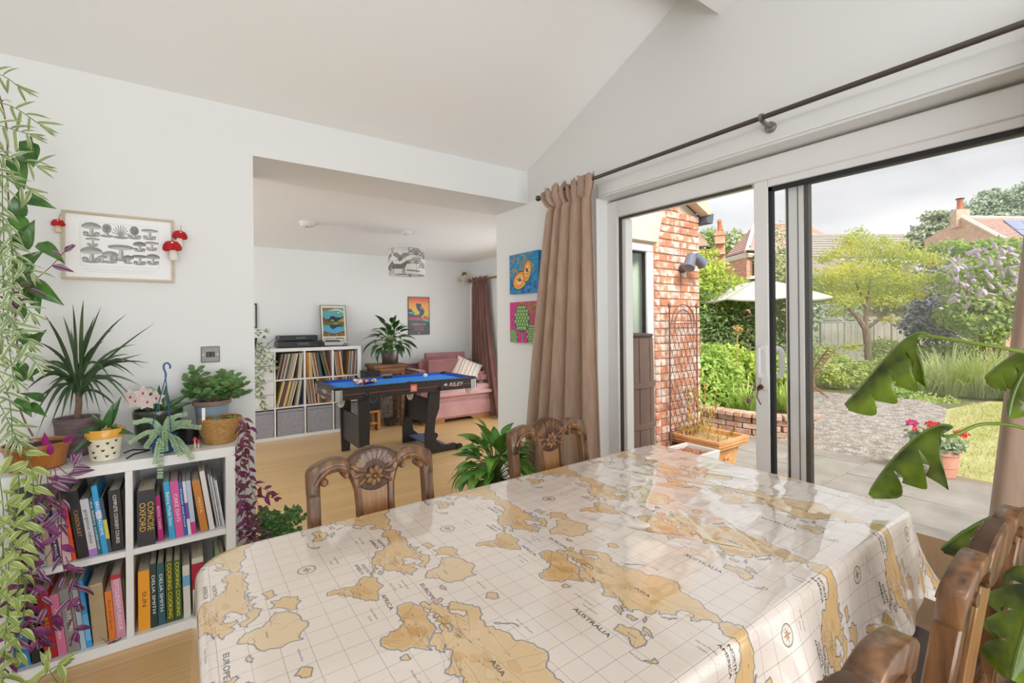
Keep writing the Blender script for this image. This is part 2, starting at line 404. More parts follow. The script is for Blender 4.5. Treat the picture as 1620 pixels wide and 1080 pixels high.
# the lounge beyond the opening
b = MB(); b.box((-2.0, YA+.1, 2.37), (3.9, 6.8, 2.5)); struct(b.build('ceiling_lounge', ceil_paint, smooth=False))
struct(MB().box((-2.0, 6.597, -.1), (4.2, 6.8, 2.45)).build('wall_lounge_back', white_wall, smooth=False))
struct(MB().box((-2.0, YB, -.1), (-1.8, 6.6, 2.45)).build('wall_lounge_side', white_wall, smooth=False))
b = MB(); b.box((3.82, 2.99, -.12), (4.575, 3.95, 2.5)); b.box((3.82, 5.75, -.12), (4.1, 6.8, 2.5)); b.box((3.82, 3.95, 2.06), (4.1, 5.75, 2.5)); b.box((3.82, 3.95, -.12), (4.1, 5.75, .12))
struct(b.build('wall_lounge_right', white_wall, smooth=False))
b = MB(); b.box((2.58, YA, -.12), (2.95, YB, 2.5)); b.box((2.95, YA, -.12), (3.82, YB, .85)); b.box((2.95, YA, 2.15), (3.82, YB, 2.5))
struct(b.build('wall_lounge_front', white_wall, smooth=False))
struct(MB().box((3.805, 5.7, 0), (3.82, 6.597, .09)).box((-1.8, 6.58, 0), (3.82, 6.597, .09)).build('baseboard_lounge', gloss_white, smooth=False))
pane_glass = glass_mat('window_glass')
w2 = struct(MB().box((3.9, 3.95, .12), (3.96, 4.02, 2.06)).box((3.9, 5.68, .12), (3.96, 5.75, 2.06)).box((3.9, 3.95, 1.99), (3.96, 5.75, 2.06)).box((3.9, 3.95, .12), (3.96, 5.75, .2)).box((3.9, 4.82, .2), (3.96, 4.9, 1.99)).build('window_2', gloss_white, bevel=.006))
MB().box((3.925, 4.02, .2), (3.935, 5.68, 1.99)).build('pane', pane_glass, w2)
# ------------------------------------------------------------------ brick face of the wing outside, brick by brick
brick_m = pm('brick_clay', (214, 146, 114), .85, col2=(234, 218, 206), scale=9, detail=4, rnd=.16, bump=.5, bscale=45, ramp=(.44, .60), dist=.004)
wb_ = MB(); fx = lambda a, z, d: (a, d, z)
wb_.prism([(3.82, G-.1), (4.575, G-.1), (4.575, 2.53), (2.6, 3.36), (2.6, 2.5), (3.82, 2.5)], fx, 2.962, 2.995)
wb_.box((2.6, 2.962, G-.1), (2.95, 2.995, 2.5)); wb_.box((2.95, 2.962, G-.1), (3.82, 2.995, .85)); wb_.box((2.95, 2.962, 2.15), (3.82, 2.995, 2.5))
wbo = struct(wb_.build('wall_brick', mortar, smooth=False))
bm_ = {w: MB().box((0, 0, 0), (w, .03, .064)).mesh('brick', brick_m, bevel=.004) for w in (.214, .102)}
z = G; r = 0
while z < 2.9:
    x = 4.578; k = r % 2
    while x > 2.7:
        w = .102 if k % 2 else .214
        if z < 2.5 and x-w < 3.826 < x-.03: w = x-3.826
        x -= w
        ok = z+.07 < 2.53-(x+w-4.575)*.42 and (x > 3.82 or z > 2.5) and (x > 3.25)
        if 2.12 < z < 2.47 and x < 3.86+(z-2.12)*.2: ok = False
        if ok: w0 = .214 if w > .102 else .102; inst('brick', bm_[w0], wbo, Matrix.Translation((x, 2.944+rd(-.003, .003), z)) @ Matrix.Rotation(rd(-.006, .006), 4, 'Z') @ Matrix.Scale(w/w0, 4, (1, 0, 0)))
        x -= .011; k += 1
    z += .0755; r += 1
stone = pm('cream_stone', (240, 230, 208), .8, col2=(232, 218, 192), scale=5, bump=.2)
b = MB(); b.prism([(2.9, 2.165), (3.85, 2.165), (3.94, 2.47), (2.8, 2.47)], fx, 2.925, 2.97); struct(b.build('trim_3', stone, bevel=.006))
w3 = struct(MB().box((2.95, 2.96, .85), (3.82, 3.03, .93)).box((2.95, 2.96, 2.07), (3.82, 3.03, 2.15)).box((3.73, 2.96, .93), (3.82, 3.03, 2.07)).box((2.95, 2.96, .93), (3.03, 3.03, 2.07)).build('window_3', gloss_white, bevel=.008))
MB().box((3.03, 2.985, .93), (3.04, 3.02, 2.07)).box((3.715, 2.985, .93), (3.73, 3.02, 2.07)).box((3.04, 2.985, 2.055), (3.715, 3.02, 2.07)).build('seal', pm('black_rubber', (35, 36, 40), .6), w3)
MB().box((3.03, 3.0, .93), (3.73, 3.01, 2.07)).build('pane', glass_mat('reflecting_glass', (.95, .98, .96), .2), w3)
# roof verge and gutter end
verge = pm('verge_board', (226, 214, 190), .6, col2=(206, 190, 160), scale=4); tile_m = pm('roof_tile', (166, 96, 76), .85, col2=(196, 132, 108), scale=6, rnd=.14, bump=.3)
b = MB(); b.prism([(2.5, 3.40), (4.60, 2.515), (4.66, 2.53), (4.64, 2.61), (2.5, 3.51)], fx, 2.84, 2.945); vo = struct(b.build('trim_4', verge, bevel=.005))
b = MB(); b.prism([(2.5, 3.46), (4.62, 2.56), (4.62, 2.60), (2.5, 3.50)], fx, 2.95, 6.9); struct(b.build('roof_wing', tile_m, smooth=False))
b = MB(); b.prism([(4.60, 2.44), (4.71, 2.44), (4.735, 2.55), (4.60, 2.55)], fx, 2.86, 6.5); struct(b.build('trim_5', pm('grey_gutter', (98, 104, 118), .5), bevel=.004))

# ------------------------------------------------------------------ the sliding door
seal = MATS['black_rubber']; dark_edge = pm('dark_door_edge', (72, 66, 62), .5)
fo_y, fi_y = onx(961, 450, 2.39).y, onx(979, 450, 2.40).y
d1 = struct(MB().box((2.39, fi_y, -.05), (2.50, fo_y+.03, 2.20)).box((2.39, -.1, 2.085), (2.50, fi_y, 2.20)).box((2.39, -.1, -.08), (2.52, fi_y, 0.0)).build('door_1', gloss_white, bevel=.006))
MB().box((2.404, fi_y-.012, 0), (2.49, fi_y, 2.085)).box((2.404, 1.25, 2.072), (2.42, fi_y, 2.085)).build('track_seal', dark_edge, d1, smooth=False)
MB().box((2.42, fi_y-.045, 0.0), (2.49, fi_y-.012, 2.075)).build('frame_strip', gloss_white, d1, bevel=.004)
py0, py1 = onx(1217, 450, 2.41).y, onx(1195, 450, 2.41).y
# inner sash, slid open: stile, top rail, bottom rail and pane
MB().box((2.40, py0, .0), (2.445, py1, 2.135)).build('sash_stile', gloss_white, d1, bevel=.004)
MB().box((2.40, -.1, 2.05), (2.445, py0, 2.135)).box((2.40, -.1, 0), (2.445, py0, .09)).build('sash_rail', gloss_white, d1, bevel=.003)
MB().box((2.408, py0-.018, .09), (2.436, py0, 2.05)).box((2.408, -.1, 2.03), (2.436, py0, 2.05)).build('sash_seal', seal, d1, smooth=False)
MB().box((2.418, -.1, .09), (2.426, py0-.016, 2.032)).build('sliding_pane', pane_glass, d1, smooth=False)
# outer fixed leaf
my0, my1 = onx(1274, 450, 2.47).y, onx(1245, 450, 2.47).y
MB().box((2.455, my0, 0), (2.50, my1, 2.09)).build('fixed_stile', gloss_white, d1, bevel=.004)
MB().box((2.452, (my0+my1)/2+.025, 0), (2.458, (my0+my1)/2+.034, 2.08)).box((2.452, (my0+my1)/2-.02, 0), (2.457, (my0+my1)/2-.017, 2.08)).build('stile_groove', dark_edge, d1, smooth=False)
MB().box((2.462, my0-.02, .05), (2.498, my0, 2.07)).box((2.462, -.1, 2.04), (2.498, my0, 2.06)).build('fixed_seal', dark_edge, d1, smooth=False)
MB().box((2.476, -.1, .05), (2.484, my0-.018, 2.045)).build('fixed_pane', pane_glass, d1, smooth=False)
hy = (py0+py1)/2
b = MB(); b.box((2.388, hy-.032, 1.03), (2.40, hy+.005, 1.26)); d_h = b.build('handle_plate', gloss_white, d1, bevel=.005)
b = MB(); b.tube(smooth_path([(2.40, hy-.0, 1.235), (2.365, hy-.004, 1.235), (2.358, hy-.006, 1.215), (2.358, hy-.006, 1.12), (2.365, hy-.004, 1.10), (2.40, hy-.0, 1.10)], 5), .011, 8); b.build('handle', gloss_white, d1)
b = MB(); b.tube(smooth_path([(2.446, py0+.004, 1.235), (2.476, py0-.01, 1.235), (2.482, py0-.022, 1.215), (2.482, py0-.022, 1.12), (2.476, py0-.01, 1.10), (2.446, py0+.004, 1.10)], 5), .014, 8); b.build('outer_handle', gloss_white, d1)
bronze = pm('bronze', (110, 82, 58), .35, metal=.8)
b = MB(); b.lathe([(.013, 0), (.013, .02), (.008, .03)], k=12, M=Matrix.Rotation(-PI/2, 4, 'Y'), c=(2.40, hy, 1.045)); lk = b.build('lock', bronze, d1)
b = MB(); b.cbox((2.362, hy, 1.04), (.025, .004, .02)); b.tube(smooth_path([(2.36, hy, 1.03), (2.358, hy+.006, 1.0), (2.36, hy-.004, .975), (2.362, hy-.012, .958)], 4), .003, 6); b.build('key', bronze, lk)
# ================================================================== dining table under the map cloth
TX0, TX1, TY0, TY1, TZ = .04, 1.93, .50, 1.50, .765
oak_d = wood('dark_oak', (72, 44, 26), (112, 72, 42), scale=3, stretch=(1, 1, .1), rough=.35, coat=.2)
t = thing('dining_table', 'dark wooden dining table hidden under the world map cloth', 'table', ((TX0+TX1)/2, (TY0+TY1)/2, 0))
MB().box((TX0+.02, TY0+.02, TZ-.035), (TX1-.02, TY1-.02, TZ-.006)).build('tabletop', oak_d, t, bevel=.008)
MB().box((TX0+.12, TY0+.1, .63), (TX1-.12, TY1-.1, TZ-.035)).build('apron', oak_d, t, bevel=.004)
for x in (TX0+.16, TX1-.16):
    for y in (TY0+.14, TY1-.14):
        MB().lathe([(.03, 0), (.035, .05), (.03, .1), (.042, .2), (.05, .4), (.04, .52), (.05, .56), (.05, .64)], c=(x, y, 0), k=16).build('leg', oak_d, t)

# ---- the world map print: one repeat, read with north towards the garden door
def merc(lat): return math.degrees(math.log(math.tan(PI/4+math.radians(lat)/2)))
LAND = dict(
 na=[(-168,65),(-162,70),(-152,71),(-140,70),(-128,70),(-115,68),(-108,68),(-95,68),(-94,72),(-85,69),(-82,67),(-87,64),(-94,60),(-93,57),(-85,55),(-82,53),(-80,51),(-79,54),(-77,57),(-78,62),(-73,62),(-69,58),(-65,60),(-62,57),(-56,52),(-60,50),(-66,50),(-64,46),(-61,46),(-66,44),(-70,43),(-71,41),(-75,39),(-76,35),(-81,31),(-80,26),(-82,28),(-84,30),(-90,30),(-97,27),(-97,21),(-91,18),(-90,21),(-87,21),(-88,16),(-83,15),(-83,10),(-79,9),(-84,8),(-87,13),(-94,16),(-105,20),(-106,24),(-113,31),(-110,24),(-117,33),(-121,35),(-124,40),(-124,48),(-130,54),(-135,58),(-145,60),(-152,59),(-158,57),(-164,60)],
 sa=[(-78,8),(-72,12),(-62,10),(-52,5),(-50,0),(-44,-2),(-36,-6),(-35,-9),(-39,-14),(-41,-22),(-48,-26),(-53,-33),(-58,-35),(-57,-38),(-62,-40),(-65,-44),(-68,-50),(-69,-54),(-74,-53),(-75,-46),(-73,-38),(-71,-30),(-70,-19),(-76,-14),(-81,-6),(-80,0),(-77,4)],
 gr=[(-44,60),(-50,63),(-54,68),(-54,71),(-60,75),(-70,77),(-66,80),(-50,82),(-34,82.5),(-20,81),(-19,76),(-22,71),(-32,68),(-40,65)],
 af=[(-6,35),(-10,31),(-16,24),(-17,14),(-13,8),(-8,4),(0,5),(5,5),(9,3),(10,-2),(13,-8),(12,-17),(15,-27),(18,-33),(22,-34),(28,-32),(33,-27),(36,-20),(40,-15),(39,-6),(43,0),(50,9),(51,12),(44,11),(39,16),(35,24),(32,31),(25,32),(20,31),(15,32),(10,36),(0,36)],
 eu=[(-9,37),(-9,43),(-2,44),(-4,48),(2,51),(8,54),(9,57),(12,55),(20,55),(23,58),(30,60),(25,65),(22,63),(17,60),(13,56),(6,59),(5,62),(12,66),(20,70),(30,71),(41,67),(45,68),(60,69),(68,72),(75,72),(82,74),(100,77),(112,74),(130,72),(150,71),(170,70),(180,68),(178,64),(165,60),(163,56),(157,51),(155,58),(143,59),(136,54),(140,48),(132,43),(128,38),(126,35),(125,39),(119,39),(122,35),(121,30),(117,24),(109,21),(107,16),(109,12),(105,9),(101,13),(100,8),(104,2),(100,5),(98,14),(94,17),(89,22),(82,16),(80,10),(77,8),(73,18),(70,22),(66,25),(57,26),(51,28),(55,24),(59,22),(53,16),(44,13),(38,22),(35,28),(36,36),(28,37),(27,41),(33,42),(41,41),(38,46),(30,45),(28,42),(23,40),(22,37),(19,41),(13,45),(18,40),(16,38),(11,44),(4,43),(0,39),(-5,36)],
 au=[(114,-22),(122,-18),(126,-14),(131,-12),(136,-12),(136,-15),(140,-17),(142,-11),(146,-19),(150,-23),(153,-28),(150,-37),(146,-39),(140,-37),(136,-34),(131,-31),(124,-33),(116,-35),(115,-30)],
 ba=[(-80,73),(-72,71),(-62,66),(-66,63),(-72,65),(-74,68),(-88,71)], vi=[(-118,71),(-105,73),(-102,69),(-114,69)], el=[(-90,77),(-78,76),(-64,82),(-75,83),(-90,81)], qe=[(-110,78),(-98,79),(-95,76),(-108,75)], ic=[(-24,65),(-18,66),(-14,65),(-19,63)], uk=[(-5,50),(1,51),(0,54),(-3,58),(-6,57),(-4,54)],
 ma=[(44,-16),(50,-15),(47,-25),(44,-24)], ja=[(131,33),(140,36),(142,43),(145,44),(141,40),(138,37)], bo=[(109,1),(114,4),(118,6),(117,-3),(111,-3)], su=[(95,5),(102,0),(106,-6),(101,-3)], ng=[(131,-1),(141,-3),(150,-9),(143,-8),(138,-8)], nz=[(172,-35),(178,-38),(175,-41),(167,-46),(172,-42)], sv=[(12,79),(25,80),(18,77)], nv=[(52,71),(58,74),(68,77),(60,76),(54,73)], ph=[(120,18),(125,12),(126,6),(122,9)], cu=[(-84,22),(-76,20),(-75,20),(-80,23)])
PE, PN = .82, .395                                          # repeat east-west and north-south, metres
cv = Canvas(PE, PN, 1900, (243, 229, 217)); cv.wrap = True
E0, N0 = PE*.5, PN*.42
ex = lambda lo: E0-.03+(lo*.0025 if lo < 120 else .3+(lo-120)*.0017); ny = lambda la: N0+merc(la)*.00152
LINE = (84, 76, 76)
for k in range(18): cv.line([(k*PE/18, 0), (k*PE/18, PN)], .0006, LINE, .8)
for k in range(8): cv.line([(0, k*PN/8), (PE, k*PN/8)], .0006, LINE, .7)
rng = random.Random(3)
for lo, la, rr in ((-20, 30, .05), (-100, 5, .06), (-40, 0, .045), (80, -40, .06), (-130, 25, .05), (70, 66, .04)):
    for k in range(26):
        a = 2*PI*k/40; cv.line([(ex(lo)+rr*math.cos(a), ny(la)+rr*.8*math.sin(a)), (ex(lo)+rr*math.cos(a+.06), ny(la)+rr*.8*math.sin(a+.06))], .0005, LINE, .5)
def fract(P, amt, it=3):
    for _ in range(it):
        out = []
        for i in range(len(P)):
            a, b = P[i], P[(i+1) % len(P)]; L_ = math.hypot(b[0]-a[0], b[1]-a[1]); k = rng.gauss(0, amt)
            out += [a, ((a[0]+b[0])/2-(b[1]-a[1])*k, (a[1]+b[1])/2+(b[0]-a[0])*k)]
        P = out
    return P
def rough(P, amt, sub):
    out = []
    for i in range(len(P)):
        a, b = P[i], P[(i+1) % len(P)]
        for k in range(sub):
            t = k/sub; out.append((a[0]+(b[0]-a[0])*t+rng.gauss(0, amt), a[1]+(b[1]-a[1])*t+rng.gauss(0, amt)))
    return out
for key, P in LAND.items():
    P = fract([(ex(a), ny(c)) for a, c in P], .16, 2)
    cx, cy = sum(p[0] for p in P)/len(P), sum(p[1] for p in P)/len(P)
    cv.line(P, .006, (205, 203, 208), .75, True)
    cv.poly(P, (234, 202, 156))
    tone = {'af': (222, 168, 90), 'sa': (224, 174, 100), 'na': (230, 186, 122), 'gr': (236, 212, 178), 'au': (232, 198, 146)}.get(key, (230, 192, 132))
    cv.poly([(cx+(p[0]-cx)*.93, cy+(p[1]-cy)*.93) for p in P], tone, .55)
    if key in ('na', 'eu', 'af', 'sa'):
        for _ in range({'eu': 26, 'na': 14}.get(key, 9)):
            p = P[rng.randrange(len(P))]; q = (p[0]+(cx-p[0])*rng.uniform(.2, .9), p[1]+(cy-p[1])*rng.uniform(.2, .9))
            blob = rough([(q[0]+rng.uniform(.012, .022)*math.cos(k), q[1]+rng.uniform(.006, .014)*math.sin(k)) for k in range(6)], .0006, 2)
            cv.poly(blob, (206, 150, 72) if rng.random() < .55 else (238, 214, 178), .30)
            if _ % 2 == 0: cv.line(blob, .0005, (120, 92, 70), .55, True)
        for _ in range({'eu': 26, 'na': 12}.get(key, 10)):
            p = P[rng.randrange(len(P))]; q = (p[0]+(cx-p[0])*rng.uniform(.25, .9), p[1]+(cy-p[1])*rng.uniform(.25, .9))
            cv.line([q, (q[0]+rng.uniform(.004, .008), q[1])], .0013, (70, 58, 52), .8)
    cv.line(P, .0015, (72, 60, 56), .95, True)
    if key in ('na', 'eu', 'af', 'sa', 'au', 'gr'):
        for _ in range({'eu': 34, 'na': 16, 'af': 16}.get(key, 6)):
            i = rng.randrange(len(P)); p = P[i]; q = P[(i+rng.randrange(len(P)//5, len(P)//2)) % len(P)]; q = (p[0]+(q[0]-p[0])*rng.uniform(.2, .6), p[1]+(q[1]-p[1])*rng.uniform(.2, .6)); L2 = [p]
            for j in range(1, 5): t = j/4; L2.append((p[0]+(q[0]-p[0])*t+rng.gauss(0, .0016), p[1]+(q[1]-p[1])*t+rng.gauss(0, .0016)))
            cv.line(L2, .0006, (110, 88, 72), .7)
INK = (50, 45, 47)
for tx, lo, la, sz, w_, rot in (('EUROPE', -22, 52, .014, .075, -.05), ('AFRICA', -28, 2, .014, .066, -.05), ('ASIA', 95, 52, .014, .045, -.05), ('AUSTRALIA', 98, -45, .016, .108, -.05), ('NORTH', -140, 50, .012, .05, 0), ('AMERICA', -142, 42, .012, .062, 0), ('SOUTH', -96, 6, .012, .046, 0), ('AMERICA', -98, -3, .012, .058, 0)):
    for o_ in (-.00035, .00035): cv.text(tx, (ex(lo)+o_, ny(la)+o_*.6), sz, INK, rot, w_)
for tx, lo, la, w_ in (('North Pacific', -158, 30, .045), ('Ocean', -158, 22, .02), ('North Atlantic', -45, 38, .046), ('Ocean', -45, 32, .02), ('South Pacific', -130, -25, .045), ('Ocean', -128, -33, .02), ('South Atlantic', -18, -22, .044), ('Ocean', -14, -29, .02), ('Indian Ocean', 72, -22, .055), ('Arctic Ocean', 70, 78.5, .055), ('Tropic of Cancer', -48, 23, .04), ('Greenland', -42, 73, .022), ('Antarctic Circle', -2, 79.5, .04), ('New Zealand', 158, -47, .03), ('Tropic of Capricorn', 85, -30, .045), ('Lakes', -96, 50, .02), ('Australia', 133, -26, .024)):
    cv.text(tx, (ex(lo), ny(la)), .0066, INK, 0, w_, .2)
CAPE = (ex(20), ny(-34.5)); cc = (CAPE[0]-.372, CAPE[1]-.056)
cv.ring(cc, .021, .0022, (90, 76, 66)); cv.ring(cc, .018, .0006, (90, 76, 66))
for k in range(8):
    a = k*PI/4; cv.poly([cc, (cc[0]+.006*math.cos(a-.4), cc[1]+.006*math.sin(a-.4)), (cc[0]+.017*math.cos(a), cc[1]+.017*math.sin(a)), (cc[0]+.006*math.cos(a+.4), cc[1]+.006*math.sin(a+.4))], (206, 160, 92) if k % 2 else (150, 110, 66))
for _ in range(90): cv.oval((rng.uniform(0, PE), rng.uniform(0, PN)), .0009, .0009, INK, .7, n=6)
cloth_m = print_mat('map_cloth', cv, rough=.2, coat=1.0, bump=.18, bscale=14, dist=.005, spec=.6)

cloth_m.node_tree.nodes['Principled BSDF'].inputs['Coat IOR'].default_value = 2.0
# ---- the cloth itself: flat top, rounded edge, flared skirt with folds
hx, hy_ = (TX1-TX0)/2, (TY1-TY0)/2; tcx, tcy = (TX0+TX1)/2, (TY0+TY1)/2; RE = .022; DROP = .27
def fall(d, fl):
    """distance d past the edge -> (out, down)"""
    q = RE*PI/2
    if d < q: return RE*math.sin(d/RE), RE*(1-math.cos(d/RE))
    return RE+(d-q)*fl, RE+(d-q)*math.sqrt(max(.05, 1-fl*fl))
CR = [((1.10, .66), (1.30, .92), .0055, .016), ((1.20, .58), (1.36, .80), .005, .015), ((1.47, 1.32), (1.66, .80), .005, .012), ((1.02, 1.05), (1.22, .62), .005, .016), ((1.62, 1.28), (1.75, .95), .004, .012), ((1.78, .62), (1.30, .535), .003, .014), ((1.42, 1.2), (1.50, .95), .002, .012)]
CR = [(Vector(a), Vector(c), h, w_) for a, c, h, w_ in CR]
# rounded corners, rounder at the bookshelf end
def cloth(u, v):
    RC = .10 if u < 0 else .045; qx, qy = abs(u)-hx+RC, abs(v)-hy_+RC; su = 1 if u > 0 else -1; sv = 1 if v > 0 else -1
    mx, my = max(qx, 0), max(qy, 0); ln_ = math.hypot(mx, my); d = (ln_-RC) if ln_ > 0 else max(qx, qy)-RC
    z = TZ
    if d <= 0:
        x, y = tcx+u, tcy+v; e = min(1, -d/.04); rt = max(0, min(1, (x-.75)/.5))
        z += e*(.0012*noise.noise(Vector((x*5, y*5, 0)))+(.0004+.0016*rt)*noise.noise(Vector((x*9+y*4, y*16-x*5, 3)))+.0009*rt*noise.noise(Vector((x*22+y*10, y*40-x*12, 7))))
        for p, q, h, w_ in CR:
            dd = q-p; tt = ((x-p.x)*dd.x+(y-p.y)*dd.y)/dd.length_squared
            if -.1 < tt < 1.1:
                s_ = (x-p.x-dd.x*tt)*-dd.y/dd.length+(y-p.y-dd.y*tt)*dd.x/dd.length+.01*math.sin(tt*5); f = max(0, min(1, min(tt+.1, 1.1-tt)*5))
                z += e*h*f*math.exp(-(s_/w_)**2)
        return Vector((x, y, z))
    nx, ny_ = mx/ln_, my/ln_; cn = 4*nx*nx*ny_*ny_; k_ = max(0, min(1, (u+hx)/.5)); g_ = min(1, d/.1)
    if sv > 0: fl = .05+.03*math.sin(u*9)*g_
    else: fl = .06+k_*(.12+.09*math.sin(u*11+.6)*g_+.03*math.sin(u*23)*g_)
    fx_ = (.13+.05*math.sin(v*15+1)*g_) if su > 0 else .05
    fl = fl*ny_*ny_+fx_*nx*nx+cn*(.22 if su > 0 else .05)
    o, dn = fall(d, max(.02, fl)); bx, by = min(abs(u), hx-RC), min(abs(v), hy_-RC)
    return Vector((tcx+su*(bx+nx*(RC+o)), tcy+sv*(by+ny_*(RC+o)), z-dn))
def stations(h):
    s = list(np.linspace(-h, h, int(h*2/.0105)))
    ed = [.004, .01, .017, .024, .032, .05, .08, .12, .16, .2, .24, DROP]
    return [-h-e for e in reversed(ed)]+s+[h+e for e in ed]
us, vs_ = stations(hx), stations(hy_)
mb = MB(); mb.sheet([[cloth(u, v) for u in us] for v in vs_])
tc_ = mb.build('tablecloth', cloth_m, ang=180)
# unrolled print coordinates: east = -Y, north = +X ; the southern tip of Africa lies at (0.304, 0.884) on the table
uvl = tc_.data.uv_layers.new(name='UVMap'); flat = np.array([[u+tcx, v+tcy] for v in vs_ for u in us])
li = np.empty(len(tc_.data.loops), np.int32); tc_.data.loops.foreach_get('vertex_index', li)
uvs = np.stack([(-(flat[:, 1]-.884)+CAPE[0])/PE, ((flat[:, 0]-.304)+CAPE[1])/PN], 1)[li]; uvl.data.foreach_set('uv', uvs.astype(np.float32).ravel())
tag(tc_, 'glossy cream oilcloth printed with old world maps draped over the dining table', 'tablecloth')
# ================================================================== carved dining chairs
oak = wood('carved_oak', (70, 45, 28), (148, 104, 66), scale=4.5, stretch=(1, 1, .12), rough=.38, coat=.25, bump=.25)
oak_light = wood('splat_oak', (142, 98, 58), (172, 124, 76), scale=8, stretch=(1.6, 1, .06), rough=.4, coat=.2, bump=.2)
groove = pm('dark_groove', (70, 46, 32), .5, col2=(98, 66, 44), scale=20)
leather = pm('brown_leather', (70, 44, 32), .45, bump=.2, bscale=120)
def lean(z): return -.19-.062*max(0, z-.45)/.44
def make_chair(label):
    t = thing('dining_chair', label, 'chair', (0, 0, 0), 'carved oak dining chairs round the table')
    fb = lambda a, z, d: (a, lean(z)+d, z)
    seat = MB().prism([(-.2, -.19), (.2, -.19), (.235, .23), (-.235, .23)], lambda a, y, d: (a, y, d), .435, .485).build('seat', leather, t, bevel=.015, seg=2)
    MB().prism([(-.2, -.2), (.2, -.2), (.24, .235), (-.24, .235)], lambda a, y, d: (a, y, d), .37, .437).build('seat_rail', oak, t, bevel=.005)
    for s in (-1, 1):
        pts = [(s*.213, -.25, 0), (s*.213, -.215, .2), (s*.211, -.192, .42), (s*.209, lean(.62), .62), (s*.2085, lean(.84), .84)]
        b = MB(); P = [Vector(p) for p in pts]
        for i in range(4):
            w0, w1 = (.019, .019); q = []; hd = .021
            for p, w_ in ((P[i], w0), (P[i+1], w1)): q += [p+Vector((-w_, -hd, 0)), p+Vector((w_, -hd, 0)), p+Vector((w_, hd, 0)), p+Vector((-w_, hd, 0))]
            b.add(q, [(0, 1, 5, 4), (1, 2, 6, 5), (2, 3, 7, 6), (3, 0, 4, 7)]+([(3, 2, 1, 0)] if i == 0 else [])+([(4, 5, 6, 7)] if i == 3 else []))
        b.build('back_post', oak, t, bevel=.004)
        b = MB(); b.prism([(s*x, z) for x, z in smooth_path_2d([(.190, .80), (.1905, .823), (.183, .846), (.163, .861), (.135, .866), (.112, .861), (.098, .848), (.088, .852), (.085, .885), (.10, .900), (.125, .908), (.16, .906), (.197, .896), (.219, .884), (.229, .865), (.2285, .80)])], fb, -.021, .021)
        b.build('top_rail', oak, t, bevel=.004, ang=50)
        # raised scroll moulding under the arch
        path = [(.205, .835), (.188, .858), (.160, .876), (.128, .880), (.104, .871)]
        b = MB(); b.tube([(s*x, lean(z)+.021, z) for x, z in smooth_path_2d(path, 4)], .008, 6)
        for (x, z, r) in ((.176, .842, .013), (.103, .852, .011)):
            b.lathe([(r, -.026), (r, .024), (r*.6, .03)], c=(s*x, lean(z), z), k=12, M=Matrix.Rotation(-PI/2, 4, 'X'))
        b.build('scroll', oak, t)
        b = MB(); ln = [(.088, .865), (.074, .835), (.062, .80), (.058, .74), (.060, .62), (.062, .44)]
        b.tube([(s*x, lean(z)+.006, z) for x, z in ln], .011, 6, flat=1.3); b.build('splat_moulding', groove if False else oak, t)
        b = MB(); b.lathe([(.016, 0), (.02, .03), (.017, .06), (.025, .14), (.033, .26), (.027, .33), (.034, .37)], c=(s*.215, .205, 0), k=14); b.build('front_leg', oak, t)
        MB().box((s*.214-.011, -.2, .14), (s*.214+.011, .2, .165)).build('side_stretcher', oak, t, bevel=.003)
    MB().box((-.21, -.01, .145), (.21, .012, .168)).build('stretcher', oak, t, bevel=.003)
    b = MB(); b.prism([(-.050, .80), (-.046, .70), (-.050, .43), (.050, .43), (.046, .70), (.050, .80)], fb, -.008, .006); b.build('splat', oak_light, t, bevel=.002)
    b = MB(); b.prism(smooth_path_2d([(-.098, .868), (-.085, .893), (-.05, .915), (0, .924), (.05, .915), (.085, .893), (.098, .868), (.078, .83), (.045, .797), (0, .785), (-.045, .797), (-.078, .83), (-.098, .868)], 3)[:-1], fb, -.019, .014); cr_ = b.build('crest', groove, t, bevel=.003)
    b = MB(); b.prism(smooth_path_2d([(-.099, .866), (-.086, .894), (-.05, .916), (0, .925), (.05, .916), (.086, .894), (.099, .866), (.07, .826), (-.07, .826), (-.099, .866)], 3)[:-1], fb, -.022, -.010); b.build('crest_back', oak, cr_, bevel=.003)
    for k in range(9):
        a = math.radians(14+k*152/8); r0, r1 = .030, (.062 if 1 < k < 7 else .055)
        c0 = Vector((math.cos(a)*r0*1.1, math.sin(a)*r0*.55)); c1 = Vector((math.cos(a)*r1*1.32, math.sin(a)*r1*.80))
        d = c1-c0; nn = Vector((-d.y, d.x)).normalized(); w0, w1 = .0062, .0128
        ol = [c0-nn*w0, c0.lerp(c1, .6)-nn*w1*.9, c0.lerp(c1, .9)-nn*w1*.85, c1, c0.lerp(c1, .9)+nn*w1*.85, c0.lerp(c1, .6)+nn*w1*.9, c0+nn*w0]
        b = MB(); b.prism([(q.x, .868+q.y) for q in ol], fb, .006, .021); b.build('shell_rib', oak, cr_, bevel=.004, seg=2)
    b = MB()
    for k in range(8):
        a = 2*PI*k/8+.2; b.ball((.0235*math.cos(a), lean(.832)+.018, .832+.0215*math.sin(a)), (.0155, .010, .0112), 8, 5, Matrix.Rotation(-a, 4, 'Y'))
    b.ball((0, lean(.832)+.02, .832), (.008, .006, .008), 8, 6); b.build('flower', oak, cr_)
    b = MB()
    for s in (-1, 1):
        for (x, z, a, L_) in ((.062, .862, .5, .026), (.058, .84, -.1, .024), (.05, .815, -.6, .02), (.078, .872, .2, .02)):
            b.ball((s*x, lean(z)+.014, z), (L_*1.15, .007, .0085), 8, 5, Matrix.Rotation(-s*a, 4, 'Y'))
    b.build('carved_leaves', oak, cr_)
    return t
def smooth_path_2d(P, n=3):
    q = smooth_path([(a, c, 0) for a, c in P], n); return [(v.x, v.y) for v in q]
ch = make_chair('carved oak chair beside the purple foliage, facing us across the table')
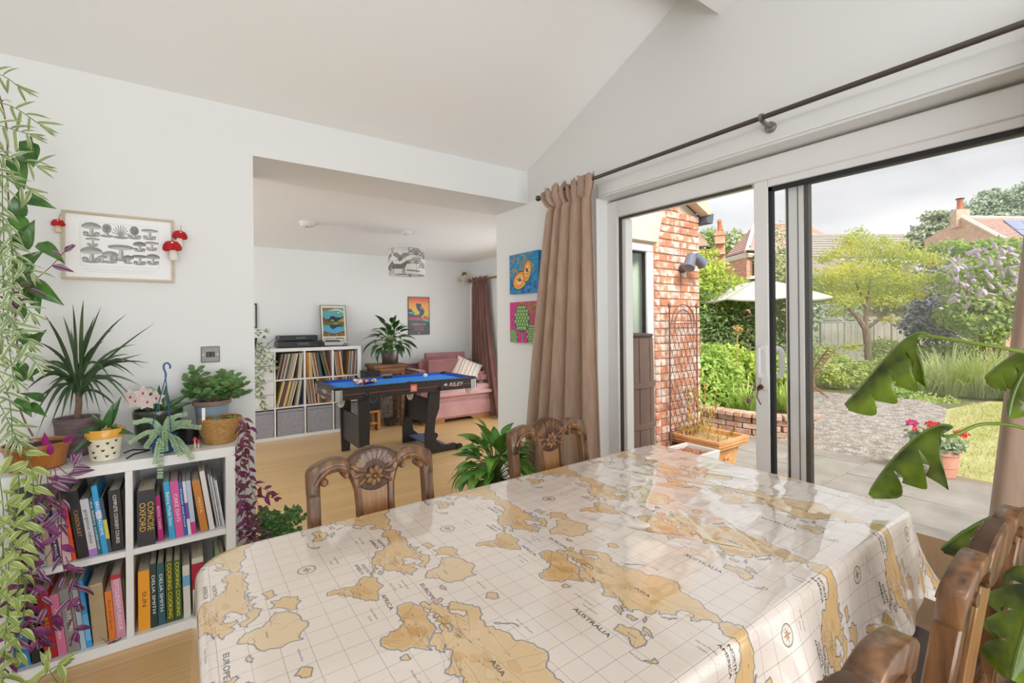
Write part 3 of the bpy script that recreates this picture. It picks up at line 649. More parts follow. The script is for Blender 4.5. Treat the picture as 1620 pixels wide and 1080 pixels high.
ch.location = (.537, 1.365, 0); ch.rotation_euler = (0, 0, PI); ch.scale = (.95, 1, 1.03)
clone(ch, (1.333, 1.365, 0), PI, 'carved oak chair in front of the big curtain and leafy dark pot')
clone(ch, (1.475, .485, 0), 0, 'carved chair seen from behind at the table corner by the monstera').scale = (1.36, 1, 1.0)
clone(ch, (.602, .485, 0), 0, 'carved chair of which only one rounded top corner shows beside the cloth hem').scale = (1.25, 1, 1.03)

# ================================================================== curtains and rod
curtain_m = pm('mocha_curtain', (168, 138, 118), .8, col2=(180, 152, 132), scale=30, stretch=(1, 1, .2), bump=.15, bscale=220, sheen=.35)
def curtain(name, label, X, zt, zb, edges, folds, amp, cat='curtain', mat=None, tie=None, group=None):
    """edges(z) -> (y_far, y_near); gathered on a rod, frill above"""
    t = thing(name, label, cat, (X, (edges(zb)[0]+edges(zb)[1])/2, zb), group)
    zs = [zt+.03, zt+.018, zt, zt-.03, zt-.06, zt-.09, zt-.11, zt-.14]+list(np.linspace(zt-.2, zb, 22)); N = folds*12+1; rows = []
    for z in zs:
        y1, y0 = edges(z); k = (zt-z)/(zt-zb); row_ = []
        for i in range(N):
            s = i/(N-1); ph = s*folds*2*PI+.6*math.sin(s*9)+.5*k*math.sin(s*5+1)
            am = amp*(.45+.75*k); fr = 0
            if z > zt-.10: ph = s*folds*1.6*2*PI; am = amp*.55; fr = .012*math.sin(s*61)
            row_.append((X+am*math.sin(ph)+.18*am*math.sin(2.3*ph+1)-.03*k, y0+(y1-y0)*s+.25*am*math.cos(ph)+fr, z+(.02*math.sin(s*37)+.015*math.sin(s*83) if z > zt+.02 else 0)))
        rows.append(row_)
    b = MB(); b.sheet(rows); b.build('cloth', mat or curtain_m, t, solid=.004, ang=180)
    return t
def ed_l(z):
    k = (2.32-z)/2.3
    if z > 2.29: return 2.685, 2.15
    if z > 2.2: f = (z-2.2)/.09; return 2.60+.085*f, 2.178-.028*f
    return 2.60+.33*k**.8, 2.178-.085*k
curtain('curtain', 'long mocha curtain gathered on the rod beside the two small canvases', 2.185, 2.318, .015, ed_l, 5, .042)
def ed_r(z): k = (2.32-z)/2.3; return .20+.20*k, -.30
curtain('curtain', 'mocha curtain at the garden door behind the monstera leaves', 2.19, 2.318, .015, ed_r, 6, .035)
steel = pm('brushed_steel', (150, 146, 140), .35, metal=.9); dark_steel = pm('dark_steel', (98, 92, 86), .4, metal=.8)
t = thing('curtain_rod', 'thin grey metal curtain rod along the wall over the garden door', 'rod', (2.19, 1.1, 2.318))
MB().tube([(2.19, 2.72, 2.318), (2.19, -.5, 2.318)], .0115, 10).build('rod', dark_steel, t)
b = MB(); b.tube([(2.19, 1.082, 2.306), (2.215, 1.082, 2.296), (XD-.012, 1.082, 2.296)], .011, 8); b.lathe([(.026, 0), (.026, .012), (.015, .018)], c=(XD-.012, 1.082, 2.292), k=14, M=Matrix.Rotation(-PI/2, 4, 'Y')); b.tube([(2.19, 1.076, 2.318), (2.19, 1.09, 2.318)], .019, 10); b.build('bracket', steel, t)
b = MB(); b.ball((2.19, 2.74, 2.318), .022, 10, 8); b.build('finial', dark_steel, t)

# ================================================================== pictures on the walls
def canvas_thing(label, z0, z1, cvp, side):
    t = thing('canvas_painting', label, 'painting', (2.25, 3.01, z0))
    MB().box((2.251, 2.822, z0), (2.287, 3.212, z1)).build('stretched_canvas', side, t, smooth=False, bevel=.003)
    plane_print('picture', print_mat('painting', cvp, .55, bump=.3, bscale=60), t, (2.2495, 3.212, z0), (0, -.39, 0), (0, 0, z1-z0))
rng = random.Random(5)
def dabs(c, n, box, cols, rx=(.02, .06), al=.8):
    for _ in range(n): c.oval((rng.uniform(box[0], box[2]), rng.uniform(box[1], box[3])), rng.uniform(*rx), rng.uniform(rx[0]*.35, rx[1]*.45), rng.choice(cols), al, n=10, rot=rng.uniform(-.6, .6))
c = Canvas(1, .83, 300, (24, 128, 186))
dabs(c, 160, (0, .35, .85, .83), [(196, 142, 36), (178, 134, 44), (210, 158, 50), (38, 140, 190)], (.02, .05))
dabs(c, 90, (0, 0, 1, .42), [(14, 84, 160), (20, 110, 186), (10, 66, 132), (40, 150, 210)], (.03, .09), .7); dabs(c, 40, (.78, .2, 1, .8), [(30, 150, 200), (20, 120, 180)], (.03, .06))
for (x, y, rx, ry, ro) in ((.37, .27, .24, .17, .25), (.63, .45, .12, .22, -.25)):
    c.oval((x, y), rx*1.1, ry*1.1, (16, 60, 110), rot=ro); c.oval((x, y), rx, ry, (224, 196, 40), rot=ro); c.oval((x-.01, y+.01), rx*.9, ry*.9, (240, 130, 30), rot=ro); c.oval((x, y+.01), rx*.72, ry*.68, (250, 172, 70), rot=ro); c.oval((x, y+.01), rx*.46, ry*.4, (244, 214, 180), rot=ro)
    for _ in range(26): a, q = rng.uniform(0, 6.3), rng.random(); c.oval((x+rx*.4*q*math.cos(a), y+.01+ry*.34*q*math.sin(a)), .016, .012, (44, 34, 44), n=8)
canvas_thing('square canvas of a halved papaya on blue, the upper of two', 1.622, 1.948, c, pm('canvas_edge_blue', (30, 140, 190), .7, col2=(20, 110, 170), scale=20))
c = Canvas(1, .85, 300, (196, 40, 126))
dabs(c, 120, (.3, .62, 1, .85), [(150, 120, 34), (166, 134, 44), (130, 104, 30)], (.02, .05)); dabs(c, 60, (.68, .2, 1, .7), [(158, 96, 50), (170, 60, 80), (150, 110, 40)], (.02, .05)); dabs(c, 60, (0, 0, .5, .5), [(190, 30, 130), (206, 60, 140)], (.03, .07))
def artichoke(x, y, rx, ry):
    c.oval((x, y), rx*1.08, ry*1.06, (24, 50, 40)); c.oval((x, y), rx, ry, (70, 120, 60))
    for r_ in range(7):
        yy = y+ry*(.85-r_*.27); hw = rx*math.sqrt(max(.05, 1-((yy-y)/ry)**2))
        for k in range(5):
            xx = x-hw+2*hw*(k+.5*(r_ % 2)+.25)/5
            if abs(xx-x) < hw*1.02: up_ = ry*.30; wd = rx*.24; c.poly([(xx-wd, yy-up_*.2), (xx-wd*.7, yy+up_*.5), (xx, yy+up_), (xx+wd*.7, yy+up_*.5), (xx+wd, yy-up_*.2), (xx, yy-up_*.6)], (26, 70, 44)); wd *= .8; up_ *= .8; c.poly([(xx-wd, yy-up_*.2), (xx-wd*.7, yy+up_*.5), (xx, yy+up_), (xx+wd*.7, yy+up_*.5), (xx+wd, yy-up_*.2), (xx, yy-up_*.6)], (128, 172, 92)); c.poly([(xx-wd*.6, yy+up_*.1), (xx, yy+up_*.9), (xx+wd*.1, yy+up_*.1)], (206, 220, 160))
c.line([(.43, .3), (.44, 0)], .045, (40, 90, 50)); c.line([(.43, .3), (.44, 0)], .02, (140, 190, 110)); artichoke(.12, .1, .14, .16); artichoke(.80, .16, .2, .2); artichoke(.43, .49, .25, .26)
canvas_thing('square canvas of green artichokes on magenta, the lower of two', 1.220, 1.553, c, pm('canvas_edge_pink', (206, 130, 170), .7, col2=(196, 110, 156), scale=20))

pale_wood = wood('pale_frame_wood', (190, 172, 146), (208, 192, 168), scale=4, stretch=(.1, 1, 1), rough=.5)
def framed(name, label, cat, p0, ux, uz, w, h, nrm, mat, fm, bar=.014, dep_=.022, mount=.0, mount_m=None):
    """a framed print: p0 lower left corner on the wall, ux along, nrm away from the wall"""
    p0, ux, uz, nrm = Vector(p0), Vector(ux), Vector(uz), Vector(nrm); t = thing(name, label, cat, p0+ux*w/2)
    def bar_(a, b_, c_, d_):
        q = [p0+ux*x+uz*z+nrm*k for k in (0, dep_) for x, z in ((a, c_), (b_, c_), (b_, d_), (a, d_))]
        return q, [(0, 3, 2, 1), (4, 5, 6, 7), (0, 1, 5, 4), (1, 2, 6, 5), (2, 3, 7, 6), (3, 0, 4, 7)]
    b = MB()
    for a in ((0, w, 0, bar), (0, w, h-bar, h), (0, bar, bar, h-bar), (w-bar, w, bar, h-bar)): b.add(*bar_(*a))
    b.build('frame', fm, t, smooth=False)
    if mount_m: MB().add(*[x for x in (lambda q: ([p0+ux*a+uz*z+nrm*(.004+.004*k) for k in (0, 1) for a, z in ((bar, bar), (w-bar, bar), (w-bar, h-bar), (bar, h-bar))], [(0, 3, 2, 1), (4, 5, 6, 7)]))(0)]).build('mount', mount_m, t, smooth=False)
    plane_print('picture', mat, t, p0+ux*(bar+mount)+uz*(bar+mount)+nrm*.0095, ux*(w-2*bar-2*mount), uz*(h-2*bar-2*mount))
    return t
c = Canvas(1, .70, 620, (240, 239, 238))
c.line([(.13, .13), (.87, .13), (.87, .62), (.13, .62)], .003, (200, 200, 200), 1, True)
def shroom(x, y, s, kind):
    g = lambda v: (v, v-4, v-8)
    base = rng.randint(96, 150)
    c.oval((x, y-.052*s), .05*s, .012*s, g(120), .8)
    if kind == 3:
        for k in range(9): a = PI*(.1+.8*k/8); c.line([(x, y-.04*s), (x+.06*s*math.cos(a), y-.04*s+.085*s*math.sin(a))], .007*s, g(150))
        return
    c.poly([(x-.014*s, y-.05*s), (x-.010*s, y+.01*s), (x+.010*s, y+.01*s), (x+.016*s, y-.05*s)], g(196)); c.poly([(x+.002*s, y-.05*s), (x+.002*s, y+.01*s), (x+.010*s, y+.01*s), (x+.016*s, y-.05*s)], g(150))
    if kind == 0: c.oval((x, y+.008*s), .06*s, .036*s, g(base), a0=0, a1=PI); c.oval((x, y+.006*s), .06*s, .011*s, g(base+50)); c.oval((x-.016*s, y+.022*s), .028*s, .01*s, g(base+30), .7)
    if kind == 1: c.oval((x, y+.012*s), .034*s, .042*s, g(base)); [c.oval((x+rng.uniform(-.02, .02)*s, y+.012*s+rng.uniform(-.026, .026)*s), .005*s, .006*s, g(base-40)) for _ in range(14)]
    if kind == 2: c.oval((x, y+.02*s), .066*s, .016*s, g(base)); c.oval((x, y+.012*s), .05*s, .008*s, g(base+50))
    for k in (-1, 1):
        if rng.random() < .7: c.oval((x+k*.034*s, y-.036*s), .018*s, .012*s, g(base+10)); c.poly([(x+k*.034*s-.007*s, y-.055*s), (x+k*.034*s+.007*s, y-.055*s), (x+k*.034*s+.005*s, y-.036*s), (x+k*.034*s-.005*s, y-.036*s)], g(180))
for (x, y, s, k) in ((.23, .55, 1.5, 0), (.37, .545, 1.3, 1), (.50, .545, 1.4, 3), (.63, .545, 1.3, 1), (.78, .55, 1.3, 2), (.24, .41, 1.0, 2), (.23, .27, 1.7, 0), (.40, .25, 1.3, 0), (.50, .32, 1.9, 2), (.68, .39, 1.1, 0), (.80, .41, 1.1, 2), (.57, .23, .9, 0), (.68, .24, 1.2, 2), (.81, .25, 1.2, 0), (.33, .22, .8, 0)): shroom(x, y, s, k)
for k in range(3): c.line([(.15+.02*k, .10-.018*k), (.85-.03*k, .10-.018*k)], .003, (190, 190, 190), .8)
framed('framed_print', 'framed print of many grey mushrooms on the wall above the potted plants', 'picture', (-.462, YA-.001, 1.608), (1, 0, 0), (0, 0, 1), .424, .322, (0, -1, 0), print_mat('mushroom_print', c, .35, coat=.3), pale_wood, .011, .02)
# felt mushrooms hung on the frame
felt_red = pm('red_felt', (200, 34, 44), .9, col2=(176, 24, 34), scale=60, bump=.3, bscale=200); felt_white = pm('white_felt', (236, 228, 216), .9, bump=.3, bscale=200); felt_cream = pm('cream_wood', (226, 204, 168), .7)
def felt_mushroom(label, c, s, stem, tilt=0):
    c = Vector(c); t = thing('felt_mushroom', label, 'ornament', c, 'toadstool ornaments hung on the mushroom print'); M = Matrix.Rotation(tilt, 4, 'Y')
    cap = MB().lathe([(.016*s, 0), (.038*s, .0), (.042*s, .010*s), (.038*s, .028*s), (.027*s, .043*s), (.012*s, .050*s), (0, .052*s)], c=c, k=18, M=M).build('cap', felt_red, t)
    b = MB()
    for k in range(9):
        a = k*2.4; q = .9-.08*k; v = M @ Vector((.040*s*q*math.cos(a), .040*s*q*math.sin(a), .010*s+.041*s*(1-q*q)**.6)); b.ball(c+v, .0062*s, 8, 6)
    b.build('spot', felt_white, cap)['kind'] = 'stuff'
    MB().lathe([(0, -.056*s), (.017*s, -.052*s), (.022*s, -.04*s), (.018*s, -.015*s), (.015*s, .004*s)], c=c, k=14, M=M).build('stem', stem, t)
    top = c+M @ Vector((0, 0, .040*s)); MB().tube([top, top+Vector((.004, .004, .03*s)), (c.x+.006, YA-.016, c.z+.09*s)], .0011, 5).build('string', felt_red, t)
p = ony(92, 357, 2.972); felt_mushroom('small toadstool bauble with a plain wooden stem hanging off the frame corner', p+Vector((0, 0, .0)), .60, felt_cream)
felt_mushroom('smaller felt toadstool on the frame upright, just above the large one', ony(284, 377, 2.955), .80, felt_white, .1)
felt_mushroom('large felt toadstool overlapping the frame edge, lowest of the three', ony(273, 396, 2.94), .98, felt_white, -.1)
t = thing('light_switch', 'brushed steel double light switch on the white wall', 'switch', (.117, YA, 1.185))
MB().box((.074, YA-.007, 1.184), (.160, YA, 1.270)).build('plate', pm('satin_steel', (112, 108, 104), .4, metal=.6), t, bevel=.004)
for x in (.107, .127): MB().box((x-.0095, YA-.011, 1.213), (x+.0095, YA-.006, 1.241)).build('rocker', pm('black_plastic', (28, 28, 30), .4), t, bevel=.002)
for x in (.084, .150): MB().lathe([(.004, 0), (.004, .002)], c=(x, YA-.007, 1.227), k=10, M=Matrix.Rotation(PI/2, 4, 'X')).build('screw', steel, t)
# ================================================================== the white bookshelf and its books
shelf_white = pm('white_laminate', (236, 236, 235), .4)
SX0, SX1, SY0, SY1, SH = -.592, .197, 2.587, 2.985, .803
t = thing('bookshelf', 'white two by two cube bookshelf full of cookbooks under the potted plants', 'shelf', (-.2, SY0, 0))
for nm, a, b_ in (('top_board', (SX0, SY0, SH-.045), (SX1, SY1, SH)), ('bottom_board', (SX0, SY0, 0), (SX1, SY1, .042)), ('side_board', (SX0, SY0, .042), (SX0+.04, SY1, SH-.045)), ('side_board', (SX1-.04, SY0, .042), (SX1, SY1, SH-.045)), ('divider', (-.211, SY0+.003, .042), (-.185, SY1, SH-.045)), ('shelf_board', (SX0+.04, SY0+.003, .392), (-.211, SY1, .418)), ('shelf_board', (-.185, SY0+.003, .392), (SX1-.04, SY1, .418))):
    MB().box(a, b_).build(nm, shelf_white, t, bevel=.0015, smooth=False)
paper = pm('page_edges', (226, 218, 200), .85, col2=(206, 196, 174), scale=90, stretch=(3, .05, .05))
BOOKM = {}
def book_m(c):
    if c not in BOOKM: BOOKM[c] = pm('cover_%d_%d_%d' % c, c, .42)
    return BOOKM[c]
def book(label, px0, px1, z0, hgt, dpt, col, title=None, tcol=(245, 245, 240), tsize=.6, lean_=0, yf=2.615, twid=.75, back=None, group='cookbooks in the white bookshelf', soft=False, band=None, rot=-PI/2):
    """stands on z0 with its spine to the room; px0..px1 where its spine meets the shelf in the photograph"""
    pyb = 0
    for _ in range(3):
        pass
    zz = z0; x0 = solve_x(px0, yf, zz); x1 = solve_x(px1, yf, zz); w = max(.006, x1-x0); lim = -.2135 if px0 < 212 else .154
    if x0+w > lim: x0 = lim-w
    t = thing('book', label, 'book', (x0, yf, z0+.0006), group)
    M = Matrix.Translation((x0, yf, z0+.0006)) @ Matrix.Rotation(lean_, 4, 'Y')
    if lean_ > 0: M = M @ Matrix.Translation((0, 0, 0)); M = Matrix.Translation((0, 0, w*math.sin(lean_))) @ M
    c = .0022; cm = book_m(col); inv = Matrix.Identity(4)
    b = MB(); b.box((0, c, 0), (c, dpt, hgt), M); b.box((w-c, c, 0), (w, dpt, hgt), M); b.box((0, 0, 0), (w, c, hgt), M); cov = b.build('cover', cm, t, smooth=False)
    MB().box((c, c, .003), (w-c, dpt-.004, hgt-.003), M).build('pages', paper, t, smooth=False)
    R3 = M.to_3x3()
    if band: z_a, z_b, bc = band; MB().box((-.0003, -.0004, hgt*z_a), (w+.0003, .001, hgt*z_b), M).build('spine_band', book_m(bc), t, smooth=False)
    if title:
        for k, line in enumerate(title.split('|')):
            nl = len(title.split('|')); off = (k-(nl-1)/2)*w*.45
            cpt = M @ Vector((w/2-off, -.0008, hgt*.52)); lettering('title', line, t, cpt, R3 @ Vector((0, 0, -1)), R3 @ Vector((1, 0, 0)), w*tsize/(nl**.6), book_m(tcol), width=hgt*twid)
    return t
def solve_x(px, Y, Z):
    """x where the vertical plane through pixel column px meets (Y, Z)"""
    py = 800
    for _ in range(6):
        p = ony(px, py, Y); py += (p.z-Z)*FPX/max(.3, (p-EYE).dot(F_))
    return ony(px, py, Y).x
Z1, Z0 = .418, .042
BK, WH = (34, 31, 33), (236, 234, 230)
L = math.radians
# upper left cube
book('pale patterned book, first by the trailing plant on the upper shelf', 55, 74, Z1, .245, .2, (196, 204, 214), lean_=L(-7))
book('beige paperback beside the pale patterned book on the upper shelf', 75, 86, Z1, .24, .19, (206, 190, 166), lean_=L(-7))
book('thin navy book between beige and pink books on the upper shelf', 87, 97, Z1, .22, .17, (44, 52, 92), 'SOUPS', lean_=L(-7))
book('pale pink book with a grey stripe on the upper shelf', 98, 114, Z1, .235, .18, (222, 186, 194), lean_=L(-7), band=(.7, .95, (150, 160, 170)))
book('thin orange-red book beside the tall black cookbook', 115, 121, Z1, .25, .19, (236, 84, 38), lean_=L(-7))
book('tall black cookbook with gold spine lettering leaning on the upper shelf', 124, 141, Z1, .285, .22, BK, 'CASSOULET', (196, 150, 84), .5, L(-7), twid=.4)
book('pale grey book of cakes with black lettering', 142, 155, Z1, .245, .2, (206, 204, 210), 'gorgeous cakes', (50, 46, 52), .62, L(-7), twid=.6, band=(0, .12, (176, 120, 190)))
book('teal bakery cookbook beside the pale grey book', 155.5, 162, Z1, .245, .19, (30, 96, 112), 'the bakery cookbook', (220, 230, 230), .75, L(-7), twid=.86)
book('tall bright blue bread machine book standing above its neighbours', 162.5, 171.5, Z1, .295, .22, (48, 162, 220), 'BREAD MACHINE', (245, 245, 245), .75, L(-7), twid=.5, band=(.52, .63, (200, 210, 240)))
book('slim dark book with food pictures beside the blue book', 172, 177.5, Z1, .24, .2, (60, 76, 90), None, lean_=L(-7), band=(.25, .6, (220, 200, 80)))
book('thick black complete cookery course book with white lettering', 178, 197, Z1, .262, .2, (30, 28, 30), "COMPLETE COOKERY COURSE", (240, 238, 232), .42, L(-3), twid=.8)
book('dark brown book against the shelf divider on the upper shelf', 198, 205, Z1, .24, .19, (72, 48, 46), lean_=L(-2), yf=2.66)
# upper right cube
book('thick charcoal dictionary with gold lettering beside the shelf divider', 217.5, 246, Z1, .243, .19, (52, 48, 54), 'CONCISE|OXFORD', (226, 184, 70), .72, 0, yf=2.60, twid=.52)
book('small magenta cake book beside the thick dictionary', 251, 259.5, Z1, .205, .16, (190, 30, 120), 'ROYAL CAKES', (250, 230, 240), .6, L(-4), twid=.5)
book('sky blue baking book with white lettering', 268.5, 278, Z1, .262, .2, (58, 170, 216), 'Baking Made Easy', (250, 250, 250), .7, L(-5), twid=.6)
book('bright pink cake book beside the sky blue book', 278.8, 291.5, Z1, .258, .2, (222, 92, 160), 'CAKE DAYS', (250, 236, 244), .62, L(-5), twid=.5)
book('thin royal blue book with white lettering', 292, 297, Z1, .25, .2, (38, 104, 180), 'Friends and Food', (245, 245, 250), .75, L(-5), twid=.7)
book('thin white book with purple and green marks', 298, 303, Z1, .25, .2, (222, 220, 232), None, lean_=L(-5), band=(.3, .6, (120, 80, 170)))
book('slim pale blue book beside the orange-brown book', 303.5, 311, Z1, .25, .2, (190, 204, 226), None, lean_=L(-5), band=(0, .22, (206, 60, 140)))
book('orange-brown book with a photo spine', 318, 330, Z1, .245, .2, (204, 132, 62), 'PASTA', (250, 220, 160), .5, L(-8), twid=.3)
book('tall white ring-bound book near the right upright', 332, 340, Z1, .285, .22, (230, 226, 222), None, lean_=L(-8))
for i, (a, cl) in enumerate(((343, (196, 190, 196)), (346.5, (222, 218, 214)), (350, (170, 176, 186)), (353, (228, 228, 230)))):
    book(('first', 'second', 'third', 'last')[i]+' loose magazine from the white ring-bound book, leaning on the upright', a, a+2.6, Z1, .26-.012*i, .21, cl, lean_=L(-8), yf=2.64)
# lower left cube
book('blue paperback at the outer end of the lower shelf', 27, 49, Z0, .24, .18, (44, 140, 206), 'FAMILY', (240, 240, 250), .5, L(-5), twid=.4)
book('black paperback beside the blue one on the lower shelf', 52, 66, Z0, .23, .18, (38, 34, 38), 'VEGAN', (220, 220, 220), .5, L(-5), twid=.4)
book('thick red cookbook with gold lettering on the lower shelf', 73, 92, Z0, .275, .2, (188, 30, 42), 'RED', (226, 180, 80), .5, L(-6), twid=.2)
book('rose pink book beside the thick red cookbook', 93, 107, Z0, .255, .2, (232, 130, 168), 'cupcakes', (250, 230, 240), .6, L(-6), twid=.5)
book('broad grey book with white lettering on the lower shelf', 108, 127.5, Z0, .265, .2, (150, 148, 146), 'LAWSON', (238, 236, 232), .62, L(-6), twid=.36)
book('pale blue grey book beside the broad grey book', 128.5, 137, Z0, .27, .21, (176, 198, 214), None, lean_=L(-6))
book('tall azure blue book with white dots', 138, 146.5, Z0, .285, .21, (52, 156, 222), None, lean_=L(-6), band=(.1, .5, (110, 190, 235)))
book('thick tan book with a cream bound spine', 148.5, 171, Z0, .255, .2, (196, 176, 140), None, lean_=L(-4), band=(.03, .97, (180, 158, 124)))
book('narrow orange paperback beside the pink flavour book', 173, 184, Z0, .212, .16, (232, 128, 46), 'Rice and Spice', (120, 60, 30), .5, L(-4), twid=.6)
book('tall pink book with white FLAVOUR lettering and pale cover', 185, 200, Z0, .275, .2, (216, 150, 170), 'OTTOLENGHI FLAVOUR', (250, 240, 244), .62, L(-4), twid=.8, band=(.93, 1.0, (190, 40, 60)))
book('slim lime green book against the divider on the lower shelf', 202.5, 206.5, Z0, .225, .18, (140, 180, 50), None, lean_=L(-3), yf=2.68)
# lower right cube
book('yellow-orange book half hidden by the tablecloth corner', 219, 238, Z0, .262, .19, (242, 164, 44), 'SUN', (80, 50, 30), .5, 0, twid=.25)
book('dark green book with white lettering behind the cloth corner', 239, 250, Z0, .282, .2, (40, 56, 54), 'DELIA SMITH', (240, 240, 236), .62, L(-1), twid=.6)
book('deep teal book beside the dark green one in the lowest cube', 251, 262, Z0, .278, .2, (44, 92, 100), 'DELIA SMITH', (240, 240, 236), .62, L(-1), twid=.6)
book('olive and yellow cooking book, first of the two alike', 264, 276, Z0, .275, .2, (70, 84, 30), 'COOKING COOKING', (236, 216, 60), .72, L(-1), twid=.9)
book('olive and yellow cooking book, second of the two alike', 277, 288, Z0, .272, .2, (62, 90, 40), 'COOKING COOKING', (220, 224, 80), .72, L(-1), twid=.9)
book('pale paperback with a blue mark in the lower cube', 291, 302, Z0, .24, .19, (216, 212, 200), None, lean_=L(-1), band=(.6, .8, (110, 170, 210)))
book('worn white book with a crimson spine label', 306, 324, Z0, .262, .2, (206, 200, 186), None, lean_=L(-1), band=(.45, .9, (168, 28, 58)))
book('bright green book near the right upright in the lower cube', 342, 351, Z0, .255, .19, (66, 160, 96), None, lean_=L(-1), band=(.7, .85, (220, 120, 60)))
book('dark patterned book beside the bright green book', 352, 361, Z0, .25, .19, (110, 90, 50), None, lean_=L(-1), band=(.3, .9, (80, 120, 60)))
t = thing('ribbon_markers', 'red and green ribbon markers trailing over the lowest shelf edge', 'ribbon', ony(178, 1000, 2.585))
for a, e, cname, cc_ in (((182, 985), (160, 1009), 'red_ribbon', (196, 40, 60)), ((192, 982), (164, 1011), 'green_ribbon', (40, 130, 70))):
    p, q = ony(a[0], a[1], 2.60), ony(e[0], e[1], 2.575); p.z = .047; q.z = max(.012, q.z)
    MB().tube([p, Vector(((p.x+q.x)/2, 2.584, .047)), q], .005, 4, flat=.2).build(cname, pm(cname, cc_, .6), t)
# ================================================================== house plants
CAMV = lambda p: (EYE-Vector(p)).normalized()
def striped(name, stops, half=.16, rough=.4, transl=.12, rnd=.12):
    """leaf colour by distance from the midrib"""
    M = pm(name, stops[0][1], rough, rnd=rnd, transl=transl); nt = M.node_tree; n = nt.nodes; l = nt.links
    tc = n.new('ShaderNodeTexCoord'); sp = n.new('ShaderNodeSeparateXYZ'); l.new(tc.outputs['Object'], sp.inputs[0])
    ab = n.new('ShaderNodeMath'); ab.operation = 'ABSOLUTE'; l.new(sp.outputs['Y'], ab.inputs[0]); dv = n.new('ShaderNodeMath'); dv.operation = 'DIVIDE'; dv.inputs[1].default_value = half; l.new(ab.outputs[0], dv.inputs[0])
    cr = n.new('ShaderNodeValToRGB'); e = cr.color_ramp.elements
    while len(e) < len(stops): e.new(.5)
    for k, (p, c) in enumerate(stops): e[k].position = p; e[k].color = lin(c)+(1,)
    l.new(dv.outputs[0], cr.inputs[0])
    for x in n:
        if x.type == 'HUE_SAT': l.new(cr.outputs[0], x.inputs['Color'])
    return M
g_dark = pm('deep_green_leaf', (40, 74, 34), .3, col2=(62, 104, 46), scale=3, rnd=.25, hue=.02, transl=.15, coat=.2)
g_lily = pm('peace_lily_leaf', (82, 134, 50), .28, col2=(124, 176, 72), scale=2.5, rnd=.3, hue=.025, transl=.18, coat=.3)
g_jade = pm('jade_leaf', (64, 108, 52), .3, col2=(110, 146, 78), scale=4, rnd=.2, transl=.08, coat=.2)
g_drac = striped('dracaena_leaf', [(0, (54, 78, 50)), (.55, (44, 66, 44)), (.85, (74, 60, 56)), (1, (92, 60, 62))], .0225, .35, .08, .25)
g_var = striped('variegated_leaf', [(0, (122, 148, 90)), (.25, (160, 178, 124)), (.45, (112, 138, 80)), (.6, (216, 220, 184)), (1, (232, 233, 208))], .10)
g_lime = striped('lime_leaf', [(0, (176, 192, 112)), (.3, (132, 158, 74)), (.6, (196, 206, 136)), (1, (206, 214, 150))], .16)
g_zeb = striped('zebra_leaf', [(0, (92, 46, 84)), (.28, (110, 62, 98)), (.42, (176, 150, 168)), (.6, (160, 128, 150)), (.75, (88, 40, 78)), (1, (110, 44, 94))], .19)
g_purple = pm('purple_leaf', (104, 42, 88), .4, col2=(146, 60, 122), scale=4, rnd=.3, transl=.2); g_wine = pm('wine_leaf', (96, 48, 58), .45, col2=(126, 66, 78), scale=4, rnd=.3, transl=.12)
magenta_m = pm('magenta_leaf', (172, 30, 126), .4, col2=(130, 40, 110), scale=4, rnd=.1, transl=.3)
stem_g = pm('green_stem', (104, 128, 66), .5); stem_b = pm('brown_stem', (112, 86, 66), .7, col2=(140, 112, 88), scale=30, bump=.4, bscale=80); stem_w = pm('wine_stem', (120, 66, 58), .6)
soil = pm('potting_soil', (66, 52, 42), .95, col2=(40, 32, 28), scale=40, bump=.8, bscale=60, dist=.01)
LM = {}
g_drac2 = pm('dracaena_blade', (50, 76, 44), .35, col2=(70, 92, 58), scale=8, rnd=.3, transl=.08, coat=.2)
def lm(key, mat, **kw):
    if key not in LM: LM[key] = leaf_mesh('leaf', mat, **kw)
    return LM[key]
def ribbon(parent, pts, w, mat, name='leaf', up=None, prof=None, fold=.25):
    pts = [Vector(p) for p in pts]; N = len(pts); rows = []
    for i, p in enumerate(pts):
        tg = (pts[min(i+1, N-1)]-pts[max(i-1, 0)]).normalized(); u_ = up or Vector((0, 0, 1)); sd = tg.cross(u_)
        if sd.length < .05: sd = tg.cross(Vector((0, 1, 0)))
        sd.normalize(); nr = sd.cross(tg); t = i/(N-1); ww = w/2*(prof(t) if prof else math.sin(PI*min(1, .12+.88*t))**.7 if t < 1 else .02)
        rows.append([p-sd*ww+nr*ww*fold, p, p+sd*ww+nr*ww*fold])
    b = MB(); b.sheet(rows); return b.build(name, mat, parent, ang=80)
def strand(parent, path, meshes, step, L_, sm=None, sr=.0016, out=.9, droop=.35, jit=.3):
    P = smooth_path(path, 8); MB().tube(P, sr, 5).build('stem', sm or stem_g, parent)
    acc = 0; k = 0
    for i in range(1, len(P)):
        acc += (P[i]-P[i-1]).length
        if acc >= step:
            acc -= step; tg = (P[i]-P[i-1]).normalized(); cv_ = CAMV(P[i]); sd = tg.cross(cv_)
            sd = sd.normalized() if sd.length > .1 else R_
            d = sd*(out if k % 2 else -out)+tg*rd(.2, .7)+cv_*rd(-.1, .7)+Vector((rd(-jit, jit), rd(-jit, jit), -droop+rd(-jit, jit)))
            put_leaf(parent, random.choice(meshes), P[i], d, L_*rd(.7, 1.15), up=(cv_+Vector((0, 0, .7))).normalized(), roll=rd(-.5, .5)); k += 1
    tg = (P[-1]-P[-2]).normalized()
    for s in (-.5, .1, .6): put_leaf(parent, random.choice(meshes), P[-1], tg+Vector((rd(-.5, .5), rd(-.3, .3), s*.6)), L_*.8, up=CAMV(P[-1]))
